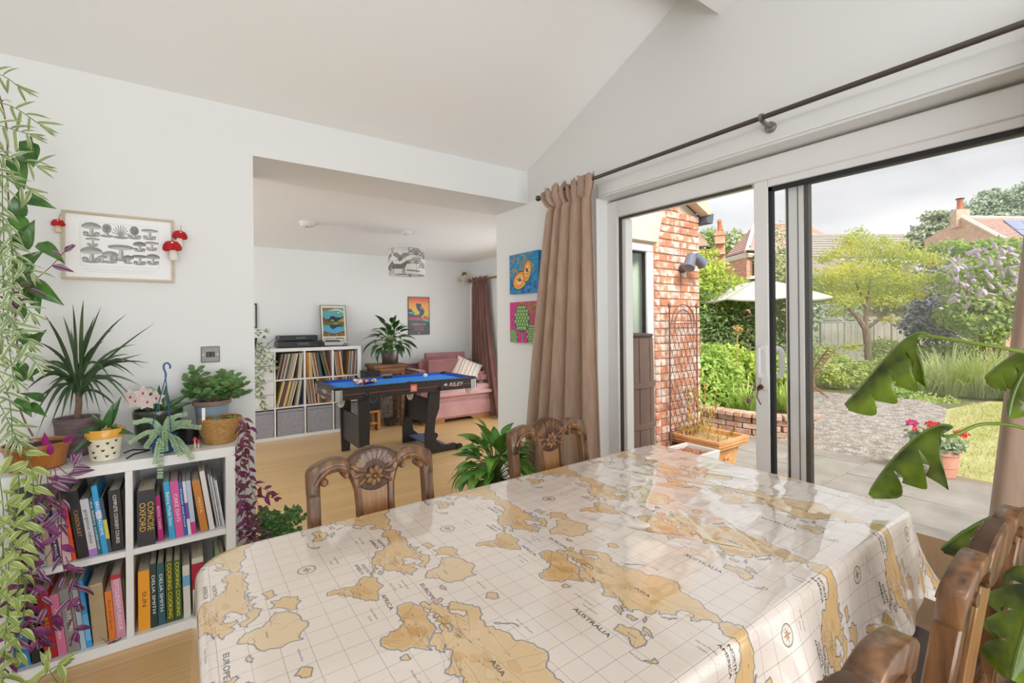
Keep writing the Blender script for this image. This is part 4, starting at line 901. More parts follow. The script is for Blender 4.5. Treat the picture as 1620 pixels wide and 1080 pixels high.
def px_path(L_, Y): return [ony(a, b, Y if not hasattr(Y, '__len__') else Y[k]) for k, (a, b) in enumerate(L_)]
def pot(name_part, prof, c, mat, parent, k=28, sx=1, sy=1): return MB().lathe(prof, c=c, k=k, sx=sx, sy=sy).build(name_part, mat, parent, ang=35)
def potted(name, label, c, prof, mat, soil_z, soil_r, cat='plant', group=None):
    """pot open at the top, filled with soil; prof runs from the foot up and over the rim"""
    t = thing(name, label, cat, c, group); pot('pot', prof, c, mat, t); MB().lathe([(soil_r, -.012), (soil_r, 0), (soil_r*.5, .006), (0, .008)], c=Vector(c)+Vector((0, 0, soil_z)), k=20).build('soil', soil, t); return t
def open_pot(r0, r1, h, th=.008, lip=0, lip_h=0):
    P = [(r0*.9, 0), (r0, .004)]
    if lip: P += [(r1-lip-.002, h-lip_h), (r1, h-lip_h+.003)]
    P += [(r1, h-.003), (r1-th*.4, h), (r1-th, h-.004), (r1-th-.004-lip, h*.35), (0, h*.3)]
    return P
SHZ = SH+.0005
# ---- pots on the bookshelf
cream_gl = pm('cream_glaze', (236, 228, 204), .3, coat=.3); yel_gl = pm('amber_glaze', (226, 160, 46), .3, col2=(236, 176, 70), scale=20, coat=.3); terr_gl = pm('brown_glaze', (150, 88, 40), .25, col2=(188, 118, 54), scale=9, coat=.5); green_gl = pm('dark_green_glaze', (52, 58, 46), .3, col2=(74, 80, 62), scale=14, coat=.4)
blue_pl = pm('blue_plastic', (36, 88, 134), .4); blue_zinc = pm('blue_grey_pot', (142, 160, 176), .5, col2=(126, 140, 156), scale=10); woven_m = pm('mauve_woven_pot', (136, 116, 116), .8, col2=(104, 86, 88), scale=40, stretch=(.3, .3, 1), bump=.6, bscale=90, dist=.004)
def sh_pt(px, py, Y): p = ony(px, py, Y); return Vector((p.x, p.y, SHZ))
c = Vector((-.283, 2.685, SHZ)); t = potted('orchid_plant', 'young orchid in a cream pot with bees and an amber rim', c, open_pot(.050, .066, .132), cream_gl, .115, .056)
pot('rim', [(.0635, .098), (.0675, .100), (.0695, .13), (.067, .136), (.062, .134), (.0615, .10)], c, yel_gl, t)
bee_m = pm('bee_dark', (46, 38, 34), .5); bee_w = pm('bee_wing', (150, 140, 130), .5)
for k, (a, z) in enumerate(((-1.9, .070), (-1.35, .078), (-1.62, .048), (-2.25, .042), (-1.05, .055), (-1.38, .022), (-2.15, .02), (-.85, .085), (-.9, .03), (-2.6, .075))):
    r_ = .050+.016*z/.132; p = c+Vector((math.cos(a)*r_, math.sin(a)*r_, z)); M = Matrix.Rotation(a, 4, 'Z'); bo = MB().ball(p, (.002, .0055, .0042), 8, 6, M).build('bee', bee_m, t)
    MB().ball(p+Vector((0, 0, .004))+Vector((-math.sin(a), math.cos(a), 0))*.004, (.0015, .004, .002), 6, 5, M).ball(p+Vector((0, 0, .004))-Vector((-math.sin(a), math.cos(a), 0))*.004, (.0015, .004, .002), 6, 5, M).build('wing', bee_w, bo)['kind'] = 'stuff'
orch = lm('orch', g_dark, w=.26, bend=.35, fold=.2); q = c+Vector((0, 0, .125))
for tip, L_ in (((190, 628), .16), ((178, 640), .13), ((128, 690), .13), ((118, 720), .15), ((205, 690), .13), ((140, 650), .10)):
    d = ony(tip[0], tip[1], 2.60)-q; put_leaf(t, orch, q, d+Vector((0, 0, .03)), L_, up=(CAMV(q)+Vector((0, 0, .5))))
b = MB(); chip = pm('bark_chips', (196, 168, 120), .8, col2=(150, 118, 80), scale=20)
for k in range(16): a = rd(0, 6.3); p = c+Vector((rd(0, .045)*math.cos(a), rd(0, .045)*math.sin(a), .125+rd(0, .012))); b.tube([p, p+Vector((rd(-.03, .03), rd(-.03, .03), rd(0, .014)))], .0035, 5)
b.build('bark', chip, t)['kind'] = 'stuff'
# glazed brown planter with philodendron climbing to the ceiling
c = Vector((-.497, 2.70, SHZ)); t = potted('philodendron', 'dark heart-leaved climber rising from the glazed brown planter', c, open_pot(.085, .108, .105, lip=.006, lip_h=.02), terr_gl, .09, .094)
P = smooth_path(px_path([(52, 690), (30, 640), (28, 560), (22, 470), (18, 380), (12, 290), (10, 200), (-10, 120)], 2.66), 6); MB().tube(P, .003, 6).build('stem', stem_b, t)
heart = lm('heart', pm('climber_leaf', (54, 98, 38), .25, col2=(82, 130, 50), scale=3, rnd=.2, transl=.15, coat=.3), w=.48, bend=.3, fold=.16, base=.55)
for a, e in (((32, 310), (80, 324)), ((28, 345), (30, 300)), ((40, 262), (44, 215)), ((44, 222), (52, 262)), ((28, 395), (52, 352)), ((60, 384), (100, 408)), ((24, 425), (62, 398)), ((45, 445), (93, 478)), ((44, 452), (62, 490)), ((30, 455), (48, 420)), ((62, 530), (28, 555)), ((45, 545), (66, 525)), ((26, 575), (50, 600)), ((24, 600), (58, 585)), ((28, 628), (48, 655)), ((40, 640), (72, 652)), ((22, 520), (48, 545)), ((20, 340), (50, 375)), ((70, 632), (40, 620)), ((14, 470), (44, 500)), ((20, 250), (34, 300))):
    p, q = ony(a[0], a[1], 2.645), ony(e[0], e[1], 2.60); put_leaf(t, heart, p, q-p, (q-p).length*1.08, up=CAMV(p)+Vector((0, 0, .35)), roll=rd(-.3, .3))
# dracaena
c = Vector((-.40, 2.872, SHZ)); t = potted('dracaena', 'spiky dark green dracaena in a mauve textured pot against the wall', c, open_pot(.066, .080, .17), woven_m, .15, .068)
crown = ony(124, 612, 2.83); MB().tube([c+Vector((0, 0, .15)), (c+Vector((0, 0, .15))).lerp(crown, .5)+Vector((.004, 0, 0)), crown], [.013, .012, .011], 8).build('trunk', stem_b, t)
for tip in ((20, 590), (70, 497), (132, 474), (160, 484), (112, 520), (200, 497), (245, 511), (236, 574), (205, 640), (58, 690), (40, 560), (60, 540), (100, 500), (140, 520), (180, 520), (215, 545), (225, 560), (228, 582), (222, 610), (210, 630), (190, 650), (170, 645), (160, 660), (140, 655), (110, 660), (95, 670), (78, 680), (70, 655), (50, 640), (38, 620), (30, 605), (60, 600), (85, 560), (150, 500), (115, 480), (185, 560), (200, 590), (195, 610), (205, 560), (120, 640), (100, 640), (175, 600), (75, 610), (165, 540), (88, 640), (182, 630), (66, 575), (214, 596), (148, 640), (54, 660)):
    tp = ony(tip[0], tip[1], rd(2.62, 2.93)); ctl = crown.lerp(tp, .5)+Vector((0, 0, rd(.05, .15)*(1 if tip[1] > 560 else .6))); b0 = crown+Vector((rd(-.012, .012), rd(-.012, .012), rd(-.05, .03)))
    ribbon(t, bez([b0, b0.lerp(ctl, .5)+Vector((0, 0, .02)), ctl, tp], 9), rd(.010, .016), g_drac2, up=CAMV(crown)+Vector((0, 0, .4)), prof=lambda t_: (.55+.9*t_ if t_ < .4 else .91*(1-((t_-.4)/.6)**2.2)+.03))
# orchid in flower in the dark green bowl
c = Vector((-.106, 2.885, SHZ)); t = potted('flowering_orchid', 'white and pink flowering orchid in a dark green glazed bowl', c, [(.06, 0), (.085, .03), (.094, .08), (.093, .12), (.099, .135), (.101, .16), (.099, .172), (.094, .17), (.088, .12), (0, .1)], green_gl, .155, .09)
petal = lm('petal', pm('orchid_petal', (238, 226, 216), .5, col2=(230, 206, 200), scale=3, transl=.25), w=.75, bend=.2, fold=.05, base=.6); lip = pm('orchid_lip', (186, 30, 86), .5)
for (x, y) in ((214, 634), (233, 636), (247, 630), (226, 622), (206, 628)):
    p = ony(x, y, 2.80); f = thing('x', None, None) if False else None; nrm = (CAMV(p)+Vector((rd(-.4, .4), 0, rd(-.3, .2)))).normalized(); fl = MB().ball(p, (.0045, .0045, .007), 8, 6).build('flower', lip, t)
    s_ = nrm.cross(Vector((0, 0, 1))).normalized(); u_ = s_.cross(nrm)
    for k in range(5): a = 2*PI*k/5+PI/2; inst('petal', petal, fl, Matrix.Translation(p) @ frame(s_*math.cos(a)+u_*math.sin(a)+nrm*.15, nrm) @ Matrix.Scale(.040, 4))
MB().tube(px_path([(252, 650), (250, 620), (238, 612), (215, 618), (205, 628)], 2.81), .0022, 6).build('flower_stem', stem_g, t)
for a, e, L_ in (((250, 650), (252, 600), .13), ((262, 650), (262, 606), .13), ((245, 650), (235, 608), .11), ((258, 648), (285, 640), .13), ((262, 645), (292, 626), .12), ((240, 650), (225, 640), .08)):
    p, q = ony(a[0], a[1], 2.86), ony(e[0], e[1], 2.84); put_leaf(t, orch, p, q-p, L_, up=CAMV(p)+Vector((0, 0, .2)))
# blue hanging pot with burro's tail
c = Vector((-.080, 2.672, SHZ)); t = potted('burros_tail', 'trailing burro tail succulent in a small blue pot with a hanging hook', c, open_pot(.040, .052, .082, lip=.003, lip_h=.012), blue_pl, .07, .044)
hk = ony(262, 597, 2.672); P = smooth_path([hk+Vector((0, 0, 0)), ony(262, 590, 2.672), ony(259, 582, 2.672), ony(260, 576, 2.672), ony(265, 574, 2.672), ony(269, 578, 2.672), ony(269, 583, 2.672)], 4); MB().tube(P, .0042, 7).build('hook', blue_pl, t)
for e in ((-.05, .0), (.03, -.04), (.03, .04)): MB().tube([hk, c+Vector((e[0], e[1], .08))], .0021, 5).build('strap', blue_pl, t)
sed = pm('sedum_leaf', (158, 188, 158), .55, col2=(188, 206, 168), scale=40, rnd=.06)
def sedum(path):
    P = smooth_path(path, 10); b = MB(); acc = 0
    for i in range(1, len(P)):
        acc += (P[i]-P[i-1]).length
        if acc < .0055: continue
        acc = 0; tg = (P[i]-P[i-1]).normalized(); a_ = tg.orthogonal().normalized(); b_ = tg.cross(a_)
        for k in range(6):
            an = 2*PI*k/6+i*.9; o_ = a_*math.cos(an)+b_*math.sin(an); d = (o_*.75+tg*.7).normalized(); p = P[i]+o_*.002; sd = d.cross(tg).normalized()*.0052; up_ = d.cross(sd).normalized()*.0046
            m_ = p+d*.007; b.add([p, m_+sd, m_+up_, m_-sd, m_-up_, p+d*.0135], [(0, 1, 2), (0, 2, 3), (0, 3, 4), (0, 4, 1), (5, 2, 1), (5, 3, 2), (5, 4, 3), (5, 1, 4)])
    o = b.build('strand', sed, t, ang=60); o['kind'] = 'stuff'
top = c+Vector((0, 0, .085))
for tip in ((205, 700), (215, 668), (228, 664), (317, 676), (247, 728), (254, 749), (303, 722), (294, 655), (275, 660), (262, 712), (285, 716), (240, 690), (300, 668), (232, 705)):
    q = ony(tip[0], tip[1], rd(2.575, 2.64) if tip[1] > 700 else rd(2.62, 2.72)); md = top.lerp(q, .45)+Vector((0, 0, rd(.018, .035))); md.y = min(md.y, 2.655) if tip[1] > 700 else md.y
    if tip[1] > 715: q.y = 2.56; sedum([top, md+Vector((0, -.02, 0)), ony((tip[0]*.7+258*.3), 705, 2.567), q])
    else: sedum([top, md, q])
# small black pot, cable and toadstool figure
c = Vector((.018, 2.79, SHZ)); t = thing('plant_pot', 'small empty black plastic pot between the blue pot and the basket', 'pot', c); pot('body', open_pot(.036, .048, .085, lip=.003, lip_h=.014), c, MATS['black_plastic'], t)
t = thing('cable', 'thin dark cable lying on the shelf between bee pot and blue pot', 'cable', sh_pt(205, 712, 2.66)); MB().tube([Vector((p.x, p.y, SHZ+.003)) for p in (sh_pt(200, 715, 2.63), sh_pt(212, 708, 2.70), sh_pt(228, 706, 2.72), sh_pt(238, 703, 2.74), sh_pt(210, 704, 2.80), sh_pt(196, 708, 2.75))], .003, 6).build('cord', MATS['black_plastic'], t)
c = sh_pt(310, 711, 2.64); t = thing('toadstool_figure', 'tiny red toadstool pair on a wooden disc beside the wicker basket', 'ornament', c)
MB().lathe([(.021, 0), (.021, .007)], c=c, k=18).build('base', pale_wood, t); rr = pm('red_enamel', (206, 58, 66), .4)
for dx, h, r_ in ((-.004, .042, .0105), (.010, .026, .0085)):
    s_ = MB().lathe([(.005, .007), (.0035, h*.6), (.0035, h)], c=c+Vector((dx, 0, 0)), k=10).build('stem', felt_cream, t); MB().lathe([(0, h-.002), (r_, h), (r_*.85, h+.006), (r_*.4, h+.014), (0, h+.017)], c=c+Vector((dx, 0, 0)), k=14).build('cap', rr, s_)
# jade plant
c = Vector((.118, 2.885, SHZ)); t = potted('jade_plant', 'bushy jade plant in a blue-grey pot below the light switch', c, open_pot(.058, .083, .19, lip=.004, lip_h=.02), blue_zinc, .172, .072)
MB().lathe([(.0835, .170), (.087, .172), (.087, .189), (.083, .192), (.078, .188), (.078, .17)], c=c, k=28).build('rim', pm('brown_rim', (134, 112, 98), .6), t)
jl = lm('jade', g_jade, w=.58, bend=.12, fold=.1, base=1.25, tip=.6)
for tip in ((298, 598), (308, 585), (318, 604), (296, 624), (330, 612), (346, 606), (358, 592), (370, 596), (385, 610), (388, 624), (362, 618), (342, 625), (318, 622), (376, 604), (350, 600), (304, 612)):
    q = ony(tip[0], tip[1], rd(2.80, 2.95)); p0 = c+Vector((rd(-.03, .03), rd(-.03, .03), .175)); P = bez([p0, p0.lerp(q, .5)+Vector((0, 0, .03)), q], 6); MB().tube(P, [.005, .005, .0045, .004, .004, .0035, .003], 6).build('branch', stem_b, t)
    for k in range(15):
        a = k*2.4; f = k/14; pp = P[-1].lerp(P[-4], 1-f) if f < 1 else P[-1]; put_leaf(t, jl, pp, Vector((math.cos(a), math.sin(a), -.25+1.0*f)), rd(.046, .062), up=CAMV(pp)+Vector((0, 0, .7)))
# wicker basket
c = Vector((.146, 2.735, SHZ)); t = thing('wicker_basket', 'honey coloured wicker basket planter at the shelf end', 'basket', c); rows = []
for i in range(31):
    f = i/30; r_ = .064+.026*math.sin(f*PI*.62); rows.append([(c.x+(r_+.0022*math.sin(24*a*2*PI/72*1+PI*(i//2 % 2))+.0012*math.cos(i*PI))*math.cos(2*PI*a/72), c.y+(r_+.0022*math.sin(24*a*2*PI/72+PI*(i//2 % 2))+.0012*math.cos(i*PI))*math.sin(2*PI*a/72), c.z+f*.118) for a in range(72)])
b = MB(); b.sheet(rows, wrap=True); b.lathe([(.063, 0), (0, .001)], c=c, k=24); wick = pm('wicker', (196, 152, 88), .7, col2=(160, 116, 62), scale=60, stretch=(1, 1, 3), bump=.4, bscale=200); b.build('body', wick, t, solid=.003, ang=60)
b = MB()
for k in range(3): b.tube([(c.x+(.0855+.002*math.cos(6*a+k*2))*math.cos(a), c.y+(.0855+.002*math.cos(6*a+k*2))*math.sin(a), c.z+.118+.0025*math.sin(6*a+k*2)) for a in [2*PI*i/72 for i in range(72)]], .003, 5, closed=True)
b.build('rim', wick, t)
MB().lathe([(.080, 0), (.05, .008), (0, .01)], c=c+Vector((0, 0, .098)), k=20).build('soil', soil, t)
t2 = thing('succulent', 'pale green leafy succulent growing in the wicker basket', 'plant', c+Vector((-.02, -.02, .1)))
for k in range(9): a = k*.7; put_leaf(t2, lm('succ', pm('pale_leaf', (150, 180, 96), .4, rnd=.2, transl=.15), w=.36, bend=.2), c+Vector((-.03, -.03, .107)), Vector((math.cos(a), math.sin(a), .35)), rd(.04, .062))
for k in range(6): a = k*1.05; put_leaf(t2, lm('succ', None), c+Vector((.055, -.01, .112)), Vector((math.cos(a), math.sin(a), .5)), rd(.03, .045))
t2 = thing('plant_label', 'white plastic plant label standing in the wicker basket', 'label', ony(322, 660, 2.69)); p = ony(322, 660, 2.69); MB().box((p.x-.007, p.y-.001, p.z-.03), (p.x+.007, p.y+.001, p.z+.045)).build('tag', gloss_white, t2, bevel=.002)
# ---- trailing plants in front of the shelf
t = thing('trailing_plant', 'cream striped trailing plant cascading beside the mushroom print, topmost of the hanging plants', 'plant', ony(-30, 160, 2.5)); vm = [lm('var', g_var, w=.2, bend=.3, fold=.2), lm('var2', g_var, w=.17, bend=.55, fold=.2)]
for L_ in ([(-50, 110), (0, 118), (28, 136)], [(-50, 165), (10, 165), (62, 196)], [(-40, 185), (5, 200), (45, 212)], [(-40, 235), (10, 246), (58, 262)], [(-20, 200), (2, 260), (4, 330), (8, 420)], [(-12, 330), (14, 370), (22, 425), (12, 500)], [(-10, 430), (18, 465), (50, 495)], [(-20, 440), (8, 520), (22, 600)], [(-15, 520), (25, 545), (58, 575)], [(-20, 560), (12, 620), (20, 690)], [(-20, 260), (14, 285), (48, 300)], [(-24, 300), (0, 380), (6, 470), (0, 560)], [(-15, 480), (20, 510), (45, 540)], [(-20, 600), (10, 660), (30, 700)], [(-20, 380), (20, 400), (50, 430)]):
    strand(t, px_path(L_, 2.45), vm, .0165, .076)
t = thing('trailing_plant', 'lime green trailing plant hanging over the outer end of the bookshelf', 'plant', ony(-10, 700, 2.5)); vm = [lm('lime', g_lime, w=.34, bend=.3, fold=.2), lm('lime2', g_lime, w=.28, bend=.5, fold=.15)]
for L_ in ([(8, 690), (30, 760), (16, 850), (12, 960), (4, 1078)], [(46, 690), (40, 780), (34, 870), (26, 945)], [(-6, 720), (6, 820), (0, 950), (-4, 1070)], [(28, 700), (50, 740), (52, 800), (44, 850)], [(10, 780), (22, 860), (40, 940), (24, 1040)], [(-10, 800), (10, 900), (14, 1000)], [(60, 1079), (76, 1062), (92, 1052)], [(100, 1090), (84, 1070), (74, 1050)]):
    strand(t, px_path(L_, 2.46), vm, .034, .074)
t = thing('trailing_plant', 'purple and silver striped trailing plant spilling from the brown planter over the books', 'plant', ony(70, 720, 2.55)); vm = [lm('zeb', g_zeb, w=.38, bend=.3, fold=.15), lm('zeb2', g_zeb, w=.34, bend=.5, fold=.2), lm('pur', g_purple, w=.38, bend=.4, fold=.2)]
for L_ in ([(72, 735), (78, 800), (62, 850), (40, 900), (28, 990), (8, 1058)], [(86, 738), (96, 800), (98, 880), (108, 930), (118, 1000)], [(62, 740), (52, 830), (42, 870), (36, 950), (62, 1012)], [(92, 738), (112, 752), (118, 735)], [(66, 750), (48, 880), (60, 930), (84, 985)], [(80, 745), (92, 840), (60, 900), (20, 945)], [(60, 900), (46, 980), (72, 1030)], [(104, 880), (122, 925), (128, 955)]):
    strand(t, px_path(L_, 2.485), vm, .042, .072, stem_w)
for a, e in (((100, 700), (122, 686)), ((72, 705), (70, 676)), ((80, 720), (78, 690))):
    p, q = ony(a[0], a[1], 2.50), ony(e[0], e[1], 2.47); put_leaf(t, lm('mag', magenta_m, w=.4, bend=.2), p, q-p, .056, up=CAMV(p))
t = thing('trailing_plant', 'thin purple leaved vine reaching up to the corner of the mushroom print', 'plant', ony(25, 500, 2.55))
strand(t, px_path([(24, 500), (48, 452), (82, 420), (102, 398)], 2.58), [lm('zeb', None), lm('zeb2', None)], .055, .062, stem_w)
strand(t, px_path([(24, 500), (30, 470), (28, 440)], 2.58), [lm('zeb', None)], .03, .06, stem_w)
t = thing('trailing_plant', 'wine red trailing vine hanging from the wicker basket down the shelf side', 'plant', ony(385, 660, 2.68)); vm = [lm('wine', g_wine, w=.42, bend=.3, fold=.2), lm('wine2', g_purple, w=.4, bend=.4, fold=.2)]
for L_ in ([(372, 655), (386, 690), (380, 740), (388, 790), (384, 840)], [(380, 655), (396, 680), (384, 720), (376, 770), (392, 820)], [(384, 660), (392, 720), (398, 770), (408, 800), (404, 850)], [(378, 690), (370, 730), (368, 770), (390, 800)], [(396, 760), (412, 770), (426, 778)], [(390, 790), (400, 830), (395, 860)], [(400, 790), (418, 785), (434, 788)]):
    strand(t, px_path(L_, 2.60), vm, .026, .050, stem_w, .0013)
c = Vector((ony(428, 850, 2.74).x, 2.74, .001)); t = potted('foliage_planter', 'low planter of green and purple foliage on the floor beside the bookshelf', c, open_pot(.10, .13, .2), pm('grey_planter', (120, 116, 110), .7), .185, .115)
gm = [lm('small', pm('small_green_leaf', (74, 118, 58), .4, col2=(104, 146, 84), scale=4, rnd=.3, transl=.15), w=.6, bend=.25, fold=.15)]
for k in range(32):
    x, y = rd(396, 482), rd(804, 850); q = ony(x, y, rd(2.62, 2.8)); p0 = c+Vector((rd(-.09, .09), rd(-.07, .07), .19)); strand(t, [p0, p0.lerp(q, .6)+Vector((0, 0, .04)), q], gm, .019, .036, stem_g, .0013, droop=0)
pr = [lm('plf', g_purple, w=.22, bend=.5, fold=.25)]
for k in range(26):
    p0 = ony(rd(378, 412), rd(835, 862), rd(2.56, 2.68)); put_leaf(t, random.choice(pr+[LM['zeb']]), p0, Vector((rd(-1, 1), rd(-1, .2), rd(.2, 1))), rd(.05, .085))
# ---- peace lilies
def lily(t, c, n, R, H, L_, mat, seed, w=.34, zmin=-.1):
    rg = random.Random(seed); b = MB(); ml = [leaf_mesh('leaf', mat, w=w, bend=.45, fold=.14, base=.62), leaf_mesh('leaf', mat, w=w*.9, bend=.7, fold=.12, base=.62), leaf_mesh('leaf', mat, w=w, bend=.25, fold=.18, base=.62)]
    for k in range(n):
        a = k*2.399+rg.uniform(-.3, .3); f = (k+.5)/n; el = 1.3-2.1*f; rr_ = R*(.25+.75*f**.7)*rg.uniform(.8, 1.1)
        p = Vector(c)+Vector((math.cos(a)*rr_*.62, math.sin(a)*rr_*.62, H*(1-f)*rg.uniform(.55, 1.0)+.04)); b.tube(bez([Vector(c)+Vector((math.cos(a)*.02, math.sin(a)*.02, -.02)), Vector(c)+Vector((math.cos(a)*.03, math.sin(a)*.03, p.z-c[2]+.02)), p], 5), .0028, 5)
        put_leaf(t, rg.choice(ml), p, Vector((math.cos(a)*math.cos(el), math.sin(a)*math.cos(el), math.sin(el)*.9-.05)), L_*rg.uniform(.75, 1.15), roll=rg.uniform(-.4, .4))
    b.build('stems', stem_g, t)['kind'] = 'stuff'
ribbed = pm('charcoal_ribbed_pot', (58, 56, 58), .6, bump=.3, bscale=50)
c = Vector((ony(784, 790, 2.72).x, 2.72, .001)); t = thing('peace_lily', 'lush peace lily in a charcoal ribbed pot on the floor before the curtain', 'plant', c)
b = MB(); P = [(.115, 0)]
for k in range(14): P += [(.118+.022*k/14, .004+k*.0175), (.1225+.022*k/14, .009+k*.0175), (.1225+.022*k/14, .014+k*.0175)]
P += [(.145, .252), (.138, .252), (.128, .1), (0, .09)]; b.lathe(P, c=c, k=32); b.build('pot', ribbed, t, ang=30); MB().lathe([(.132, 0), (0, .01)], c=c+Vector((0, 0, .23)), k=20).build('soil', soil, t)
lily(t, c+Vector((0, 0, .25)), 96, .38, .34, .20, g_lily, 4, .50)
for k in range(4): put_leaf(t, lm('dry', pm('dry_leaf', (168, 126, 84), .8, transl=.1), w=.2, bend=.8), c+Vector((rd(-.1, 0), -.1, .26)), Vector((rd(-.6, .2), -1, -.3)), .14)
# ---- monstera by the garden door
g_mon = pm('monstera_leaf', (64, 80, 38), .2, col2=(146, 174, 58), scale=9, rnd=.12, transl=.5, coat=.4)
def monstera(t, mid, W_, droop, upv, nf=5, gap=.42, side=(1, -1), dip=0):
    M_ = bez(mid, 24); b = MB(); up_ = Vector(upv).normalized()
    def fr(i):
        tg = (M_[min(i+1, 24)]-M_[max(i-1, 0)]).normalized(); sd = tg.cross(up_).normalized(); return tg, sd, sd.cross(tg).normalized()
    for s in side:
        for k in range(nf):
            a, e = k/nf, (k+1)/nf; rows = []
            for j in range(8):
                u = j/7; row_ = []
                for m_ in range(6):
                    tt = a+(e-a)*m_/5; g_ = max(0, (u-.30)/.70); cen = (a+e)/2; tt2 = tt+(cen-tt)*gap*g_**.8*(1 if k < nf-1 else .3)
                    i = min(24, max(0, tt2*24)); i0 = int(i); fq = i-i0; p = M_[i0].lerp(M_[min(24, i0+1)], fq); tg, sd, nr = fr(i0)
                    wd = W_*(math.sin(PI*(.10+.88*tt2))**.62)*(1.0-.25*tt2); tip = 1-.34*(abs(m_/5-.4)*2)**2*g_; wd *= 1+.16*math.sin(k*2.3+s)
                    an = droop*u*.9+.1; row_.append(p+sd*s*(wd*u*tip*math.cos(an))-nr*(wd*u*tip*math.sin(an))+tg*(wd*.35*u*u)+Vector((0, 0, -dip*u*u*wd)))
                rows.append(row_)
            b.sheet(rows)
    o = b.build('leaf', g_mon, t, ang=180); MB().tube(M_, [.0035]*24+[.001], 5).build('midrib', stem_g, o)
    return o
t = thing('monstera', 'monstera with big split leaves beside the garden door and near chairs', 'plant', (2.0, .02, 0)); c = Vector((2.0, .02, .001))
pot('pot', open_pot(.13, .16, .28), c, pm('stone_pot', (150, 146, 140), .7), t); MB().lathe([(.14, 0), (0, .01)], c=c+Vector((0, 0, .25)), k=20).build('soil', soil, t)
def petiole(P, r=.006): MB().tube(smooth_path(P, 8), r, 8).build('petiole', pm('petiole_green', (120, 142, 50), .4), t)
base = c+Vector((0, .02, .27))
X1 = 1.86
petiole([base, onx(1640, 700, 1.93), onx(1700, 585, 1.92), onx(1600, 553, 1.88), onx(1540, 543, 1.86), onx(1468, 531, X1)])
monstera(t, [onx(1470, 530, X1), onx(1440, 505, X1), onx(1385, 590, X1-.03), onx(1336, 640, X1-.06)], .135, 1.15, (-.25, .1, 1), dip=.2)
petiole([base, onx(1660, 790, 1.95), onx(1640, 690, 1.93), onx(1560, 670, 1.9), onx(1505, 690, X1), onx(1485, 684, X1)], .005)
monstera(t, [onx(1508, 676, X1), onx(1480, 655, X1), onx(1410, 715, X1-.03), onx(1374, 782, X1-.05)], .13, 1.2, (-.3, .1, 1), nf=4, dip=.25)
petiole([base, onx(1700, 620, 1.96), onx(1660, 545, 1.95), onx(1618, 560, 1.93)], .005)
monstera(t, [onx(1640, 545, 1.93), onx(1612, 555, 1.92), onx(1580, 575, 1.91), onx(1558, 598, 1.90)], .10, 1.0, (-.2, .3, 1), nf=4, dip=.3)
monstera(t, [onx(1645, 560, 1.90), onx(1620, 580, 1.88), onx(1600, 620, 1.87), onx(1596, 660, 1.86)], .07, .9, (-.6, .3, .6), nf=4, dip=.2)
petiole([base, onx(1680, 830, 1.97), onx(1640, 805, 1.95), onx(1600, 812, 1.93)], .005)
monstera(t, [onx(1640, 802, 1.94), onx(1590, 808, 1.92), onx(1545, 822, 1.9), onx(1488, 868, 1.88)], .11, .8, (-.3, .1, 1), nf=4, dip=.2)
monstera(t, [onx(1660, 900, 1.72), onx(1640, 940, 1.70), onx(1615, 1000, 1.66), onx(1600, 1075, 1.62)], .12, .6, (-.7, -.2, .6), nf=4, dip=.1)
monstera(t, [onx(1440, 1000, 1.98), onx(1410, 1010, 1.95), onx(1385, 1040, 1.9), onx(1350, 1110, 1.86)], .14, .5, (-.5, .2, .8), nf=5, dip=.1)
# ================================================================== the lounge
# ---- cube shelf with drawers, records and storage boxes
FX0, FX1, FY, FH = .53, 1.917, 6.187, 1.10
t = thing('cube_shelf', 'long white cube shelf of records, drawers and grey boxes along the lounge wall', 'shelf', (1.2, FY, 0))
PX = (FX1-FX0-.04)/4; RZ = (.04, .392, .725); RT = (.376, .709, FH-.04)
MB().box((FX0, FY, FH-.04), (FX1, FY+.39, FH)).build('top_board', shelf_white, t, bevel=.002, smooth=False)
MB().box((FX0, FY, 0), (FX1, FY+.39, .04)).build('bottom_board', shelf_white, t, bevel=.002, smooth=False)
for x in (FX0, FX1-.04): MB().box((x, FY, .04), (x+.04, FY+.39, FH-.04)).build('side_board', shelf_white, t, smooth=False)
for k in (1, 2, 3): x = FX0+.02+PX*k; MB().box((x-.009, FY+.002, .04), (x+.009, FY+.388, FH-.04)).build('divider', shelf_white, t, smooth=False)
for k in range(4):
    x0 = FX0+.02+PX*k+(.02 if k == 0 else .009); x1 = FX0+.02+PX*(k+1)-(.02 if k == 3 else .009)
    for z in (.376, .709): MB().box((x0, FY+.002, z), (x1, FY+.388, z+.016)).build('shelf_board', shelf_white, t, smooth=False)
    MB().box((x0, FY+.375, .04), (x1, FY+.385, FH-.04)).build('back_panel', shelf_white, t, smooth=False)
    if k == 0:
        for r in (1, 2):
            for h in range(2):
                z0 = RZ[r]+h*(RT[r]-RZ[r])/2; d = MB().box((x0+.003, FY+.004, z0+.003), (x1-.003, FY+.36, z0+(RT[r]-RZ[r])/2-.003)).build('drawer', shelf_white, t, bevel=.003, smooth=False)
                MB().box((x0+.08, FY+.001, z0+.135), (x1-.08, FY+.006, z0+.148)).build('drawer_grip', pm('grey_slot', (170, 170, 172), .5), d, smooth=False)
grey_box = pm('slate_fabric', (150, 149, 158), .8, col2=(164, 163, 172), scale=40, bump=.2, bscale=160)
